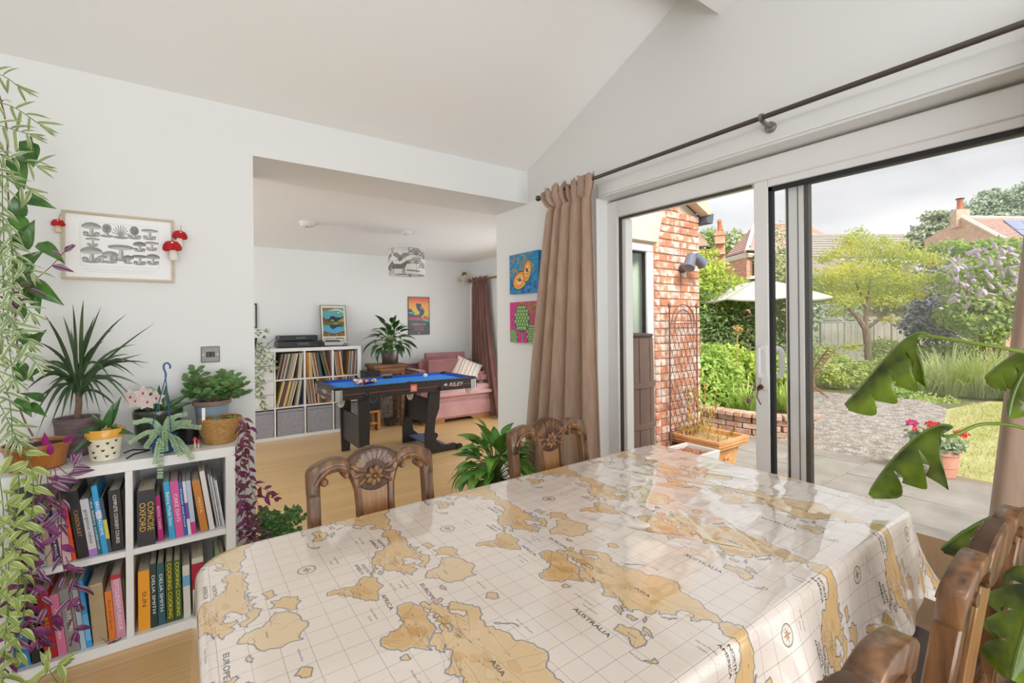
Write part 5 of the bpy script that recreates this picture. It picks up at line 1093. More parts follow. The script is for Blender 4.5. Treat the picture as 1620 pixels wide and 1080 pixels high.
for k in range(4):
    x0 = FX0+.02+PX*k+.024; x1 = FX0+.02+PX*(k+1)-(.014 if k < 3 else .027); ordn = ('under the white drawers', 'second from the drawers', 'third from the drawers', 'behind the pool table leg')[k]
    q = thing('storage_box', 'slate grey fabric storage box in the bottom row, '+ordn, 'box', ((x0+x1)/2, FY+.01, .0405), 'grey storage boxes')
    rows = []
    for z in np.linspace(.042, .355, 12): rows.append([(x, FY+.012+.004*noise.noise(Vector((x*9+k, z*22, 0)))+(.006 if z > .3 else 0), z) for x in np.linspace(x0, x1, 16)])
    b = MB(); b.sheet([r_[::-1] for r_ in rows]); b.box((x0, FY+.022, .041), (x1, FY+.36, .352)); b.build('body', grey_box, q)
    b = MB(); b.box((x0-.001, FY+.006, .326), (x1+.001, FY+.362, .358)); b.build('lid_band', grey_box, q, bevel=.004)
# records, one by one
SPN = [((196, 190, 176), 'grey'), ((224, 218, 206), 'white'), ((60, 54, 52), 'black'), ((184, 150, 116), 'tan'), ((150, 60, 50), 'red'), ((70, 90, 110), 'blue'), ((212, 186, 96), 'yellow'), ((86, 108, 80), 'green'), ((200, 120, 60), 'orange'), ((132, 104, 84), 'brown'), ((214, 200, 178), 'cream'), ((110, 70, 90), 'plum')]
ORD = ['first', 'second', 'third', 'fourth', 'fifth', 'sixth', 'seventh', 'eighth', 'ninth', 'tenth', 'eleventh', 'twelfth', 'thirteenth', 'fourteenth', 'fifteenth', 'sixteenth', 'seventeenth', 'eighteenth', 'nineteenth', 'twentieth', 'twenty-first', 'twenty-second', 'twenty-third', 'twenty-fourth', 'twenty-fifth', 'twenty-sixth', 'twenty-seventh']
rec_me = {}
rg = random.Random(12)
for k in (1, 2, 3):
    for r in (2, 1):
        x0 = FX0+.02+PX*k+.012; x1 = FX0+.02+PX*(k+1)-(.024 if k == 3 else .012); z0 = RZ[r]+.001; n = 25 if k < 3 else 22; avail = x1-x0
        groups = {(1, 2): [(0, .62, 12), (.80, .93, 4)], (2, 2): [(0, .28, -3), (.34, .66, -9), (.78, .95, -14)], (3, 2): [(0, .42, -7), (.62, .93, 4)], (1, 1): [(.02, .56, 14), (.64, .84, 9)], (2, 1): [(0, .4, -6), (.46, 1, -2)], (3, 1): [(0, .94, 3)]}[(k, r)]
        i = 0
        for a, e, ln in groups:
            ln = math.radians(ln); m_ = max(3, int(n*(e-a))); w = avail*(e-a)/m_*.98; hgt = .312
            shift = max(0, math.sin(-ln))*hgt*(1 if a == 0 else 0)
            for q in range(m_):
                ci = rg.randrange(len(SPN)); col, cn = SPN[ci]; th = max(.0035, w*.8)
                key = (ci, round(th, 4))
                if key not in rec_me: rec_me[key] = MB().box((0, 0, 0), (th, .312, .312)).mesh('record_sleeve', pm('sleeve_'+cn, col, .6, rnd=.15), smooth=False)
                o = bpy.data.objects.new('record_sleeve', rec_me[key]); COL.objects.link(o)
                xx = x0+avail*a+w*q+shift*(1-q/m_)
                o.matrix_local = Matrix.Translation((xx, FY+.02+rg.uniform(0, .012), z0+(math.sin(ln)*th if ln > 0 else 0))) @ Matrix.Rotation(ln, 4, 'Y')
                tag(o, '%s record sleeve along, %s, in the %s row %s cube of the lounge shelf' % (ORD[min(i, 26)], cn, {2: 'upper', 1: 'middle'}[r], {1: 'second', 2: 'third', 3: 'end'}[k]), 'record', 'records in the lounge shelf'); i += 1
# ---- on top of the cube shelf
blk = MATS['black_plastic']; dk = pm('hifi_black', (36, 36, 38), .35); lcd = pm('display_glass', (96, 104, 100), .2)
def hifi(name, label, cat, px0, px1, z0, h, Y, dpt=.3):
    x0, x1 = solve_x(px0, Y, z0), solve_x(px1, Y, z0); q = thing(name, label, cat, ((x0+x1)/2, Y, z0)); MB().box((x0, Y, z0+.008), (x1, Y+dpt, z0+h)).build('body', dk, q, bevel=.003)
    b = MB()
    for x in (x0+.03, x1-.03):
        for y in (Y+.03, Y+dpt-.03): b.lathe([(.012, 0), (.012, .009)], c=(x, y, z0), k=10)
    b.build('feet', blk, q)['kind'] = 'stuff'
    MB().box((x0+(x1-x0)*.42, Y-.002, z0+h*.45), (x0+(x1-x0)*.68, Y, z0+h*.72)).build('display', lcd, q, smooth=False)
    for f in (.82, .9): MB().lathe([(.011, 0), (.011, .012)], c=(x0+(x1-x0)*f, Y, z0+h*.5), k=12, M=Matrix.Rotation(PI/2, 4, 'X')).build('knob', dk, q)
    return x0, x1
hifi('cd_player', 'flat black hi-fi unit lying on the cube shelf', 'stereo', 440, 511, FH+.0005, .080, 6.24)
hifi('amplifier', 'narrower black hi-fi unit stacked on the lower hi-fi unit', 'stereo', 442, 503, FH+.081, .072, 6.25)
x_ = solve_x(512, 6.22, FH); q = thing('small_black_box', 'small black box between hi-fi and turntable', 'stereo', (x_, 6.25, FH)); MB().box((x_-.03, 6.22, FH+.0005), (x_+.035, 6.34, FH+.055)).build('body', dk, q, bevel=.004); MB().lathe([(.01, 0), (.01, .008)], c=(x_, 6.22, FH+.03), k=10, M=Matrix.Rotation(PI/2, 4, 'X')).build('knob', dk, q)
q = thing('cable', 'thin black cable looping up behind the hi-fi units', 'cable', (.9, 6.5, 1.2)); MB().tube(smooth_path([Vector((1.0, 6.56, 1.19)), ony(440, 533, 6.5), ony(428, 541, 6.45), ony(420, 549, 6.4)], 6), .003, 5).build('cord', blk, q)
silver = pm('silver_plastic', (186, 186, 188), .35, metal=.4)
x0, x1 = solve_x(514, 6.2, FH), solve_x(553, 6.2, FH); q = thing('turntable', 'silver turntable in front of the lake poster on the cube shelf', 'turntable', ((x0+x1)/2, 6.2, FH))
MB().box((x0, 6.2, FH+.018), (x1, 6.40, FH+.062)).build('plinth', silver, q, bevel=.004)
b = MB()
for x in (x0+.03, x1-.03): b.lathe([(.016, 0), (.016, .02)], c=(x, 6.23, FH), k=10); b.lathe([(.016, 0), (.016, .02)], c=(x, 6.37, FH), k=10)
b.build('feet', blk, q)['kind'] = 'stuff'
MB().lathe([(.085, 0), (.09, .004), (.09, .016), (0, .018)], c=((x0+x1)/2-.03, 6.30, FH+.062), k=28).build('platter', dk, q)
MB().tube([(x1-.04, 6.37, FH+.085), (x1-.035, 6.30, FH+.09), (x1-.07, 6.24, FH+.085)], .005, 6).build('tonearm', steel, q)
MB().box((x1-.075, 6.196, FH+.03), (x1-.02, 6.201, FH+.04)).build('switch', dk, q, smooth=False)
# lake poster leaning on the wall
c = Canvas(1, 1.62, 260, (232, 226, 200))
c.poly([(.07, .36), (.93, .36), (.93, 1.54), (.07, 1.54)], (92, 164, 172)); c.poly([(.07, 1.54), (.6, 1.54), (.3, 1.42), (.07, 1.40)], (140, 118, 90)); c.poly([(.3, 1.40), (.6, 1.50), (.8, 1.47), (.93, 1.36), (.93, 1.32), (.7, 1.42), (.5, 1.42)], (220, 206, 160)); c.poly([(.66, 1.32), (.72, 1.36), (.78, 1.32)], (240, 240, 226))
c.poly([(.07, 1.16), (.2, 1.06), (.35, 1.08), (.36, 1.16), (.5, 1.20), (.6, 1.14), (.78, 1.13), (.93, 1.18), (.93, .95), (.07, .95)], (30, 46, 62)); c.poly([(.07, 1.12), (.22, 1.04), (.34, .98), (.07, .93)], (136, 62, 38)); c.poly([(.93, 1.14), (.76, 1.04), (.62, .94), (.93, .92)], (196, 142, 50)); c.poly([(.34, 1.0), (.46, 1.06), (.56, .96)], (170, 160, 70)); c.poly([(.07, .95), (.93, .95), (.93, .80), (.07, .82)], (96, 104, 52)); c.poly([(.5, .9), (.66, .92), (.64, .86), (.5, .86)], (130, 170, 176))
c.poly([(.07, .66), (.3, .80), (.36, .72), (.5, .66), (.66, .76), (.93, .66), (.93, .6), (.6, .48), (.4, .48), (.07, .6)], (84, 168, 206)); c.poly([(.32, .82), (.8, .82), (.93, .76), (.64, .74), (.46, .64), (.36, .72)], (22, 50, 78)); c.poly([(.07, .58), (.4, .48), (.62, .48), (.93, .58), (.93, .36), (.07, .36)], (110, 76, 42)); c.poly([(.6, .52), (.93, .60), (.93, .56)], (190, 150, 70)); dabs(c, 40, (.07, .37, .93, .47), [(160, 110, 60), (60, 44, 34), (196, 156, 96)], (.02, .05)); c.line([(.12, .27), (.5, .27)], .03, (150, 150, 140)); c.line([(.56, .27), (.86, .27)], .035, (70, 76, 72)); c.line([(.12, .2), (.6, .2)], .02, (170, 168, 156))
ln = math.radians(9); framed('poster_frame', 'framed mountain lake poster leaning on the wall behind the turntable', 'poster', (1.487, 6.47, FH+.004), (1, 0, 0), (0, math.sin(ln), math.cos(ln)), .332, .545, (0, -math.cos(ln), math.sin(ln)), print_mat('lake_poster', c, .4, coat=.3), pm('thin_black_frame', (44, 38, 34), .5), .006, .012)
c = Canvas(1, 1.67, 260, (44, 44, 44))
c.grad(.62, 1.0, (150, 200, 60), (236, 186, 44), 0, 1); c.grad(1.0, 1.4, (236, 186, 44), (238, 150, 60)); c.grad(1.4, 1.67, (238, 140, 66), (204, 76, 48))
c.poly([(0, .6), (0, 1.12), (.1, 1.16), (.22, 1.02), (.4, .9), (.6, .82), (.6, .6)], (38, 62, 92)); c.poly([(0, 1.0), (.16, 1.0), (.2, .92), (.06, .94)], (130, 190, 214)); c.poly([(.2, .95), (.34, 1.02), (.5, .88), (.3, .86)], (150, 196, 70)); c.poly([(.36, 1.40), (.60, 1.38), (.64, 1.30), (.58, 1.26), (.7, 1.2), (.78, 1.02), (.72, .88), (.60, .80), (.5, .86), (.54, 1.0), (.42, 1.12), (.38, 1.24)], (40, 44, 84)); c.poly([(.56, 1.24), (.7, 1.2), (.7, 1.12), (.56, 1.14)], (96, 116, 170)); c.poly([(0, .84), (.6, .80), (.74, .66), (0, .62)], (28, 70, 64)); c.poly([(0, .76), (.5, .78), (.7, .68), (.68, .62), (0, .66)], (206, 40, 84)); c.poly([(.7, .8), (.8, .84), (1, .74), (1, .66), (.74, .70)], (206, 60, 60)); c.poly([(.74, .70), (1, .62), (1, .56), (.7, .62)], (90, 160, 170)); c.poly([(0, .64), (1, .56), (1, .5), (0, .5)], (40, 76, 60))
for tx, y, s_, cl, w_ in (('RAMBLE ON THE', .45, .1, (240, 238, 234), .64), ('MOORS AND FELLS', .365, .09, (226, 92, 40), .66), ('AND PEAKS', .29, .085, (226, 92, 40), .46), ('A WALKERS WEEKEND', .20, .06, (190, 214, 216), .5)): c.text(tx, (.5, y), s_, cl, 0, w_)
c.oval((.5, .07), .05, .05, (206, 70, 40))
framed('poster_frame', 'poster of a dark rock stack at sunset on the wall behind the far lily', 'poster', (2.75, 6.596, 1.217), (1, 0, 0), (0, 0, 1), .345, .575, (0, -1, 0), print_mat('rock_poster', c, .4, coat=.3), pm('dark_grey_frame', (70, 66, 66), .5), .006, .016)
c = Canvas(1, 1, 60, (236, 234, 230)); [c.line([(.3, .2+.1*k), (.7, .2+.1*k)], .03, (120, 120, 120)) for k in range(6)]
framed('picture_frame', 'black framed picture beside the opening edge above the hanging foliage', 'picture', (.50, 6.596, 1.352), (1, 0, 0), (0, 0, 1), .248, .305, (0, -1, 0), print_mat('small_print', c, .4), MATS['thin_black_frame'], .014, .018, .03)
# hanging foliage at the shelf end
q = thing('trailing_plant', 'grey-green trailing plant hanging over the white drawers of the cube shelf', 'plant', (.66, 6.3, FH)); pot('pot', open_pot(.06, .085, .13), Vector((.64, 6.33, FH+.0005)), pm('dark_pot', (70, 66, 62), .6), q)
gm2 = [lm('gg', pm('grey_green_leaf', (116, 132, 104), .5, col2=(140, 154, 122), scale=3, rnd=.25, transl=.1), w=.5, bend=.3), lm('gg2', pm('pale_green_leaf', (158, 172, 116), .5, rnd=.2, transl=.1), w=.4, bend=.4)]
for L_ in ([(402, 545), (404, 560), (402, 590), (405, 625)], [(408, 540), (412, 570), (410, 600), (414, 642)], [(405, 542), (420, 560), (428, 585)], [(402, 545), (408, 580), (406, 610)], [(402, 550), (418, 580), (412, 620), (420, 646)], [(404, 548), (424, 552), (436, 580)]): strand(q, px_path(L_, 6.13), gm2, .04, .055, stem_g, .002)
for _ in range(60): p = ony(rd(398, 422), rd(520, 560), rd(6.15, 6.4)); put_leaf(q, random.choice(gm2), p, Vector((rd(-1, 1), rd(-1, 1), rd(-.3, .8))), rd(.05, .08))
# ---- pendant, smoke alarm
q = thing('pendant_lamp', 'drum pendant lamp with grey animals and palms on its shade', 'lamp', (1.965, 4.73, 2.37)); lw = pm('lamp_white', (226, 224, 220), .5)
MB().lathe([(.0, -.03), (.03, -.028), (.05, -.012), (.055, 0)], c=(1.965, 4.73, 2.37), k=20).build('ceiling_rose', lw, q); MB().tube([(1.965, 4.73, 2.345), (1.965, 4.73, 2.10)], .0045, 6).build('cord', lw, q); MB().lathe([(.02, 0), (.02, .06)], c=(1.965, 4.73, 2.06), k=12).build('lamp_holder', lw, q); MB().ball((1.965, 4.73, 2.02), (.03, .03, .042), 12, 8).build('bulb', lw, q)
c = Canvas(1.2, .28, 420, (222, 219, 213)); G1, G2, G3 = (110, 108, 106), (142, 140, 137), (180, 177, 172)
def crane(x, y, s, d=1):
    c.poly([(x-d*.05*s, y-.05*s), (x-d*.06*s, y-.02*s), (x-d*.01*s, y+.02*s), (x+d*.025*s, y+.018*s), (x+d*.03*s, y), (x, y-.015*s)], G2); c.line([(x+d*.02*s, y+.012*s), (x+d*.035*s, y+.03*s), (x+d*.025*s, y+.05*s), (x+d*.03*s, y+.066*s), (x+d*.05*s, y+.06*s)], .007*s, G2); c.line([(x, y-.01*s), (x+.002, y-.06*s)], .003, G1); c.poly([(x-d*.06*s, y-.03*s), (x-d*.02*s, y-.005*s), (x-d*.04*s, y-.05*s)], G1)
def horse(x, y, s):
    c.poly([(x-.07*s, y+.012*s), (x-.04*s, y+.022*s), (x+.02*s, y+.018*s), (x+.05*s, y+.035*s), (x+.078*s, y+.052*s), (x+.098*s, y+.026*s), (x+.088*s, y+.02*s), (x+.07*s, y+.024*s), (x+.052*s, y-.005*s), (x+.044*s, y-.02*s), (x-.04*s, y-.016*s), (x-.07*s, y-.018*s)], G1)
    for k in (-.066, -.046, .036, .048): c.line([(x+k*s, y-.01*s), (x+(k-.003)*s, y-.062*s)], .009*s, G2)
    c.line([(x-.07*s, y+.01*s), (x-.08*s, y-.03*s)], .008*s, G2)
def palm(x, y, s):
    c.line([(x, y-.07*s), (x, y+.01*s)], .006*s, G3)
    for k in range(9): a = PI*(-.05+1.1*k/8); c.line([(x, y), (x+.035*s*math.cos(a), y+.04*s*math.sin(a)+.01*s), (x+.066*s*math.cos(a), y+.03*s*math.sin(a))], .007*s, G2)
for x0 in (0, .6):
    crane(x0+.08, .19, 1.35, 1); crane(x0+.18, .195, 1.35, -1); crane(x0+.28, .19, 1.35, 1); horse(x0+.21, .075, 1.35); horse(x0+.03, .07, 1.3); palm(x0+.40, .20, 1.5); palm(x0+.40, .11, 1.4); palm(x0+.52, .17, 1.5); palm(x0+.50, .07, 1.2); c.line([(x0+.02, .135), (x0+.12, .145), (x0+.24, .135)], .006, G3); c.line([(x0+.3, .035), (x0+.44, .03)], .012, G1)
K_ = 48; b = MB(); b.sheet([[(1.965+.19*math.cos(2*PI*i/K_), 4.73+.19*math.sin(2*PI*i/K_), z) for i in range(K_+1)] for z in (1.905, 2.18)])
sh_o = b.build('shade', print_mat('lamp_print', c, .8), q, solid=.002, ang=180); me = sh_o.data; uvl = me.uv_layers.new(name='UVMap'); li = [lp.vertex_index for lp in me.loops]; uvl.data.foreach_set('uv', np.array([((i % (K_+1))/K_+.06, i//(K_+1)) for i in li], np.float32).ravel())
for z in (1.905, 2.18): MB().tube([(1.965+.1905*math.cos(2*PI*i/40), 4.73+.1905*math.sin(2*PI*i/40), z) for i in range(40)], .0028, 5, closed=True).build('shade_ring', lw, q)
MB().tube([(1.79, 4.73, 2.12), (2.14, 4.73, 2.12)], .002, 5).tube([(1.965, 4.555, 2.12), (1.965, 4.905, 2.12)], .002, 5).build('spider', steel, q)
q = thing('smoke_alarm', 'round white smoke alarm on the lounge ceiling', 'alarm', (.988, 4.8, 2.37)); MB().lathe([(0, -.042), (.05, -.040), (.066, -.03), (.07, -.018), (.078, -.016), (.08, 0)], c=(.988, 4.8, 2.37), k=28).build('housing', lw, q); MB().lathe([(.012, -.046), (.012, -.04)], c=(.975, 4.775, 2.37), k=12).build('test_button', pm('alarm_grey', (140, 138, 136), .5), q)
# ---- plant stand, far lily, stool, speaker
st = wood('rustic_wood', (92, 58, 32), (150, 102, 60), scale=4, stretch=(.12, 1, 1), rough=.5, bump=.3); st_l = wood('orange_wood', (170, 104, 46), (206, 146, 80), scale=4, stretch=(1, 1, .2), rough=.45)
sx0, sx1 = solve_x(591, 6.0, .84), solve_x(643, 6.0, .84); q = thing('plant_stand', 'rustic wooden stand carrying the silver potted lily', 'stand', ((sx0+sx1)/2, 6.2, 0))
MB().box((sx0, 5.99, .80), (sx1, 6.36, .845)).build('top', st, q, bevel=.005); MB().box((sx0+.02, 6.01, .72), (sx1-.02, 6.34, .80)).build('apron', st, q, bevel=.003)
for x in (sx0+.02, sx1-.07):
    for y in (6.01, 6.29): MB().box((x, y, 0), (x+.05, y+.05, .72)).build('leg', st, q, bevel=.003)
cx_ = solve_x(617, 6.17, .9); q = thing('peace_lily', 'dark peace lily with a white bloom in a silver pot on the wooden stand', 'plant', (cx_, 6.17, .8455))
MB().lathe([(.10, 0), (.105, .005), (.118, .15), (.120, .175), (.112, .174), (.1, .06), (0, .05)], c=(cx_, 6.17, .8455), k=28).build('pot', pm('beaten_silver', (130, 126, 124), .3, metal=.85, bump=.6, bscale=30, dist=.008), q); MB().lathe([(.110, 0), (0, .008)], c=(cx_, 6.17, 1.0), k=18).build('soil', soil, q)
lily(q, (cx_, 6.17, 1.02), 56, .40, .36, .22, g_dark, 9, .40)
p = ony(621, 503, 6.17); MB().tube(bez([(cx_, 6.17, 1.02), (cx_, 6.17, 1.3), p], 6), .003, 5).build('bloom_stem', stem_g, q); put_leaf(q, leaf_mesh('bloom', pm('white_bloom', (236, 238, 226), .5), w=.5, bend=.1), p, Vector((.05, 0, 1)), .10, up=CAMV(p), name='bloom')
x0, x1 = solve_x(581, 5.98, .2), solve_x(601, 5.98, .2); q = thing('stool', 'low orange wood stool carrying a black speaker behind the pool table', 'stool', ((x0+x1)/2, 6.05, 0)); MB().box((x0, 5.96, .23), (x1, 6.16, .262)).build('seat', st_l, q, bevel=.004); MB().box((x0+.02, 5.975, .08), (x1-.02, 5.995, .11)).build('stretcher', st_l, q, bevel=.003)
for x in (x0, x1-.032):
    for y in (5.965, 6.125): MB().box((x, y, 0), (x+.032, y+.032, .23)).build('leg', st_l, q, bevel=.003)
q = thing('speaker', 'black loudspeaker on the low orange stool behind the pool table', 'speaker', ((x0+x1)/2, 6.06, .263)); x0 -= .03; x1 += .01; MB().box((x0, 5.97, .2635), (x1, 6.16, .78)).build('cabinet', dk, q, bevel=.004)
for z, r_ in ((.42, .06), (.58, .06), (.70, .026)): MB().lathe([(r_, 0), (r_, .008), (r_*.85, .006), (r_*.3, -.004), (0, .004)], c=((x0+x1)/2, 5.972, z), k=20, M=Matrix.Rotation(PI/2, 4, 'X')).build('cone', pm('speaker_cone', (60, 60, 62), .4), q)
q = thing('dried_plant', 'dark dried plant standing under the wooden plant stand', 'plant', (2.28, 6.15, 0)); pot('pot', open_pot(.06, .08, .1), Vector((2.28, 6.15, .0005)), MATS['dark_pot'], q)
dl = [lm('driedl', pm('dried_leaf', (92, 60, 44), .8, col2=(146, 100, 66), scale=4, rnd=.3), w=.5, bend=.5)]
for k in range(60): put_leaf(q, dl[0], Vector((2.28+rd(-.1, .1), 6.12+rd(-.09, .05), .1+rd(0, .5))), Vector((rd(-1, 1), rd(-1, 0), rd(-.5, .6))), rd(.04, .07))
# ---- sofa
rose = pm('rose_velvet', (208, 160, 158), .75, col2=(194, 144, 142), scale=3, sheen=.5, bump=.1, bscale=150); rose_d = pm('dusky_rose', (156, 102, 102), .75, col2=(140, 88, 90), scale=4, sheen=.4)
S0, S1, SF = 2.60, 3.765, 5.76; q = thing('sofa', 'dusky pink sofa by the lounge curtain behind the pool table', 'sofa', ((S0+S1)/2, 6.1, 0))
def puff(a, b_, r, name, mat, seg=4, warp=None):
    b = MB(); b.box(a, b_); o = b.build(name, mat, q, bevel=r, seg=seg, ang=80); return o
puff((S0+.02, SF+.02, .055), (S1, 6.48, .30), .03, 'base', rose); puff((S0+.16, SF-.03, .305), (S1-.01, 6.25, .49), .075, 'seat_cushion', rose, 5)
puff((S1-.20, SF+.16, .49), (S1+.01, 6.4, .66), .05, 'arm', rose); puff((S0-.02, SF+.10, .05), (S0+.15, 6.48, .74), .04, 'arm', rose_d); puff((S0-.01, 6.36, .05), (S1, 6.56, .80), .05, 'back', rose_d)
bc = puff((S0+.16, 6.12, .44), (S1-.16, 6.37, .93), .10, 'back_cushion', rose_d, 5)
for v in bc.data.vertices: wx = v.co.x+ORG[bc.name].x; v.co.z += .05*math.sin((wx-S0)/(S1-S0)*PI*1.2-.3)*(1 if v.co.z > .7 else 0)
for x in (S0+.05, S1-.36): MB().box((x, SF+.05, 0), (x+.30, SF+.12, .055)).build('foot', st_l, q, bevel=.003)
for x in (S0+.05, S1-.15): MB().box((x, 6.36, 0), (x+.1, 6.46, .055)).build('foot', st_l, q, bevel=.003)
q = thing('throw_pillow', 'cream striped cushion leaning on the pink sofa back', 'cushion', (3.42, 6.05, .5)); c = Canvas(1, 1, 100, (232, 222, 208)); [c.poly([(x, 0), (x+w_, 0), (x+w_, 1), (x, 1)], cl) for x, w_, cl in ((.2, .05, (206, 150, 140)), (.32, .02, (150, 120, 130)), (.45, .08, (222, 190, 176)), (.62, .03, (196, 140, 140)), (.75, .05, (180, 190, 180)))]
b = MB(); NN = 14; M = Matrix.Translation((3.42, 6.04, .67)) @ Matrix.Rotation(-.35, 4, 'Z') @ Matrix.Rotation(-.5, 4, 'X') @ Matrix.Rotation(.45, 4, 'Y')
for s in (-1, 1):
    rows = []
    for i in range(NN+1):
        row_ = []
        for j in range(NN+1): u, v = i/NN*2-1, j/NN*2-1; row_.append(M @ Vector((u*.2*(1-.06*(1-v*v)), s*.07*((1-u**4)*(1-v**4))**.6, v*.2*(1-.06*(1-u*u)))))
        rows.append(row_ if s > 0 else row_[::-1])
    b.sheet(rows)
o = b.build('cover', print_mat('pillow_print', c, .8), q); NV = (NN+1)**2; uvl = o.data.uv_layers.new(name='UVMap'); uvl.data.foreach_set('uv', np.array([((i % NV)//(NN+1)/NN, (i % NV) % (NN+1)/NN) for i in [lp.vertex_index for lp in o.data.loops]], np.float32).ravel())
# ---- lounge curtain, rod, wall lamp
cur_d = pm('russet_curtain', (112, 74, 66), .8, col2=(128, 88, 80), scale=20, stretch=(1, 1, .2), sheen=.3, bump=.1, bscale=160)
def ed_f(z): k = (2.06-z)/2.0; return 6.37-.05*k, 5.93-.42*max(0, k)**1.5
curtain('curtain', 'russet brown curtain hanging in the lounge corner above the sofa', 3.735, 2.06, .03, ed_f, 6, .03, mat=cur_d)
q = thing('curtain_rod', 'brass curtain rod over the lounge window', 'rod', (3.735, 5.3, 2.06)); brass = pm('aged_brass', (150, 122, 80), .35, metal=.8); MB().tube([(3.735, 6.42, 2.06), (3.735, 4.0, 2.06)], .014, 10).build('rod', brass, q); MB().ball((3.735, 6.45, 2.06), .035, 12, 8).build('finial', brass, q); MB().tube([(3.735, 6.40, 2.06), (3.82, 6.40, 2.06)], .012, 8).build('bracket', brass, q)
p = ony(734, 440, 6.50); q = thing('wall_lamp', 'small brass wall lamp with a glass bell shade in the lounge corner', 'lamp', p); M = Matrix.Rotation(.6, 4, 'Y'); MB().lathe([(.02, .06), (.035, .03), (.05, -.03), (.075, -.075), (.07, -.075), (.045, -.03), (.03, .03)], c=p, k=20, M=M).build('shade', pm('frosted_glass', (214, 206, 192), .3, coat=.3), q); MB().tube([p+M.to_3x3() @ Vector((0, 0, .05)), p+Vector((.06, .03, .09)), Vector((p.x+.06, 6.59, p.z+.07))], .01, 8).lathe([(.045, 0), (.04, .015), (0, .02)], c=(p.x+.06, 6.597, p.z+.07), k=16, M=Matrix.Rotation(PI/2, 4, 'X')).build('arm', brass, q)
# ================================================================== pool table
P0, P1, Q0, Q1, PZ = 1.135, 2.67, 4.475, 5.235, .785
blackp = pm('black_laminate', (44, 42, 42), .5, col2=(52, 49, 48), scale=30, bump=.1, bscale=120); felt_b = pm('blue_baize', (40, 132, 224), .85, col2=(46, 140, 230), scale=60); cush_b = pm('blue_cushion', (24, 78, 196), .8); redline = pm('red_line', (190, 74, 44), .5); chrome = pm('satin_chrome', (190, 190, 192), .3, metal=.9)
q = thing('pool_table', 'folding pool table with blue cloth and black legs in the lounge', 'pool table', ((P0+P1)/2, (Q0+Q1)/2, 0)); pool = q
MB().box((P0+.05, Q0+.05, PZ-.06), (P1-.05, Q1-.05, PZ-.024)).build('cloth_bed', felt_b, q, smooth=False)
for a, b_ in (((P0, Q0, PZ-.118), (P1, Q0+.02, PZ-.012)), ((P0, Q1-.02, PZ-.118), (P1, Q1, PZ-.012)), ((P0, Q0+.02, PZ-.118), (P0+.02, Q1-.02, PZ-.012)), ((P1-.02, Q0+.02, PZ-.118), (P1, Q1-.02, PZ-.012))): MB().box(a, b_).build('apron', blackp, q, smooth=False)
for a, b_ in (((P0, Q0, PZ-.012), (P1, Q0+.05, PZ)), ((P0, Q1-.05, PZ-.012), (P1, Q1, PZ)), ((P0, Q0+.05, PZ-.012), (P0+.05, Q1-.05, PZ)), ((P1-.05, Q0+.05, PZ-.012), (P1, Q1-.05, PZ))): MB().box(a, b_).build('rail', blackp, q, bevel=.004)
mx = (P0+P1)/2
for a, b_ in (((P0+.10, Q0+.05, PZ-.035), (mx-.05, Q0+.075, PZ-.004)), ((mx+.05, Q0+.05, PZ-.035), (P1-.10, Q0+.075, PZ-.004)), ((P0+.10, Q1-.075, PZ-.035), (mx-.05, Q1-.05, PZ-.004)), ((mx+.05, Q1-.075, PZ-.035), (P1-.10, Q1-.05, PZ-.004)), ((P0+.05, Q0+.1, PZ-.035), (P0+.075, Q1-.1, PZ-.004)), ((P1-.075, Q0+.1, PZ-.035), (P1-.05, Q1-.1, PZ-.004))): MB().box(a, b_).build('cushion', cush_b, q, bevel=.006)
for x in (P0+.055, mx, P1-.055):
    for y in (Q0+.045, Q1-.045): MB().lathe([(.042, -.03), (.042, .001), (.034, .001), (.034, -.02), (0, -.024)], c=(x, y, PZ+.0005), k=18).build('pocket', dk, q)
MB().box((P0+.06, Q0-.0015, PZ-.068), (P1-.06, Q0, PZ-.063)).box((P0-.0015, Q0+.06, PZ-.068), (P0, Q1-.06, PZ-.063)).build('red_stripe', redline, q, smooth=False)
for x in (P0, P1):
    for y in (Q0, Q1):
        sx_, sy_ = (1 if x == P0 else -1), (1 if y == Q0 else -1); K2 = [(0, .075), (0, .02), (.006, .006), (.02, 0), (.075, 0)]; K3 = [(-.004, .075), (-.004, .018), (.003, .003), (.018, -.004), (.075, -.004)]
        MB().prism([(x+sx_*a, y+sy_*b_) for a, b_ in K3]+[(x+sx_*a, y+sy_*b_) for a, b_ in K2[::-1]], lambda a, b_, d: (a, b_, d), PZ-.125, PZ-.02).build('corner_cap', chrome, q, ang=50); MB().lathe([(.028, -.004), (.03, .002), (.026, .006), (0, .007)], c=(x+sx_*.03, y+sy_*.03, PZ), k=16).build('corner_top', dk, q)
def nets(x, y):
    b = MB()
    for k in range(12):
        a = 2*PI*k/12
        for s in (1, -1): b.tube([(x+.036*math.cos(a+s*j*.22)*math.cos(j*.2), y+.036*math.sin(a+s*j*.22)*math.cos(j*.2), PZ-.10-.085*math.sin(j*.224)) for j in range(8)], .0022, 4)
    b.build('net', pm('white_cord', (226, 222, 212), .8), pool)['kind'] = 'stuff'
for x in (P0+.075, mx, P1-.075):
    for y in (Q0+.055, Q1-.055): nets(x, y)
for px in (582, 697): x = ony(px, 617, Q0).x; MB().lathe([(.024, 0), (.026, .012), (.02, .018), (.012, .026), (0, .027)], c=(x, Q0, PZ-.085), k=18, M=Matrix.Rotation(PI/2, 4, 'X')).build('dial', dk, q)
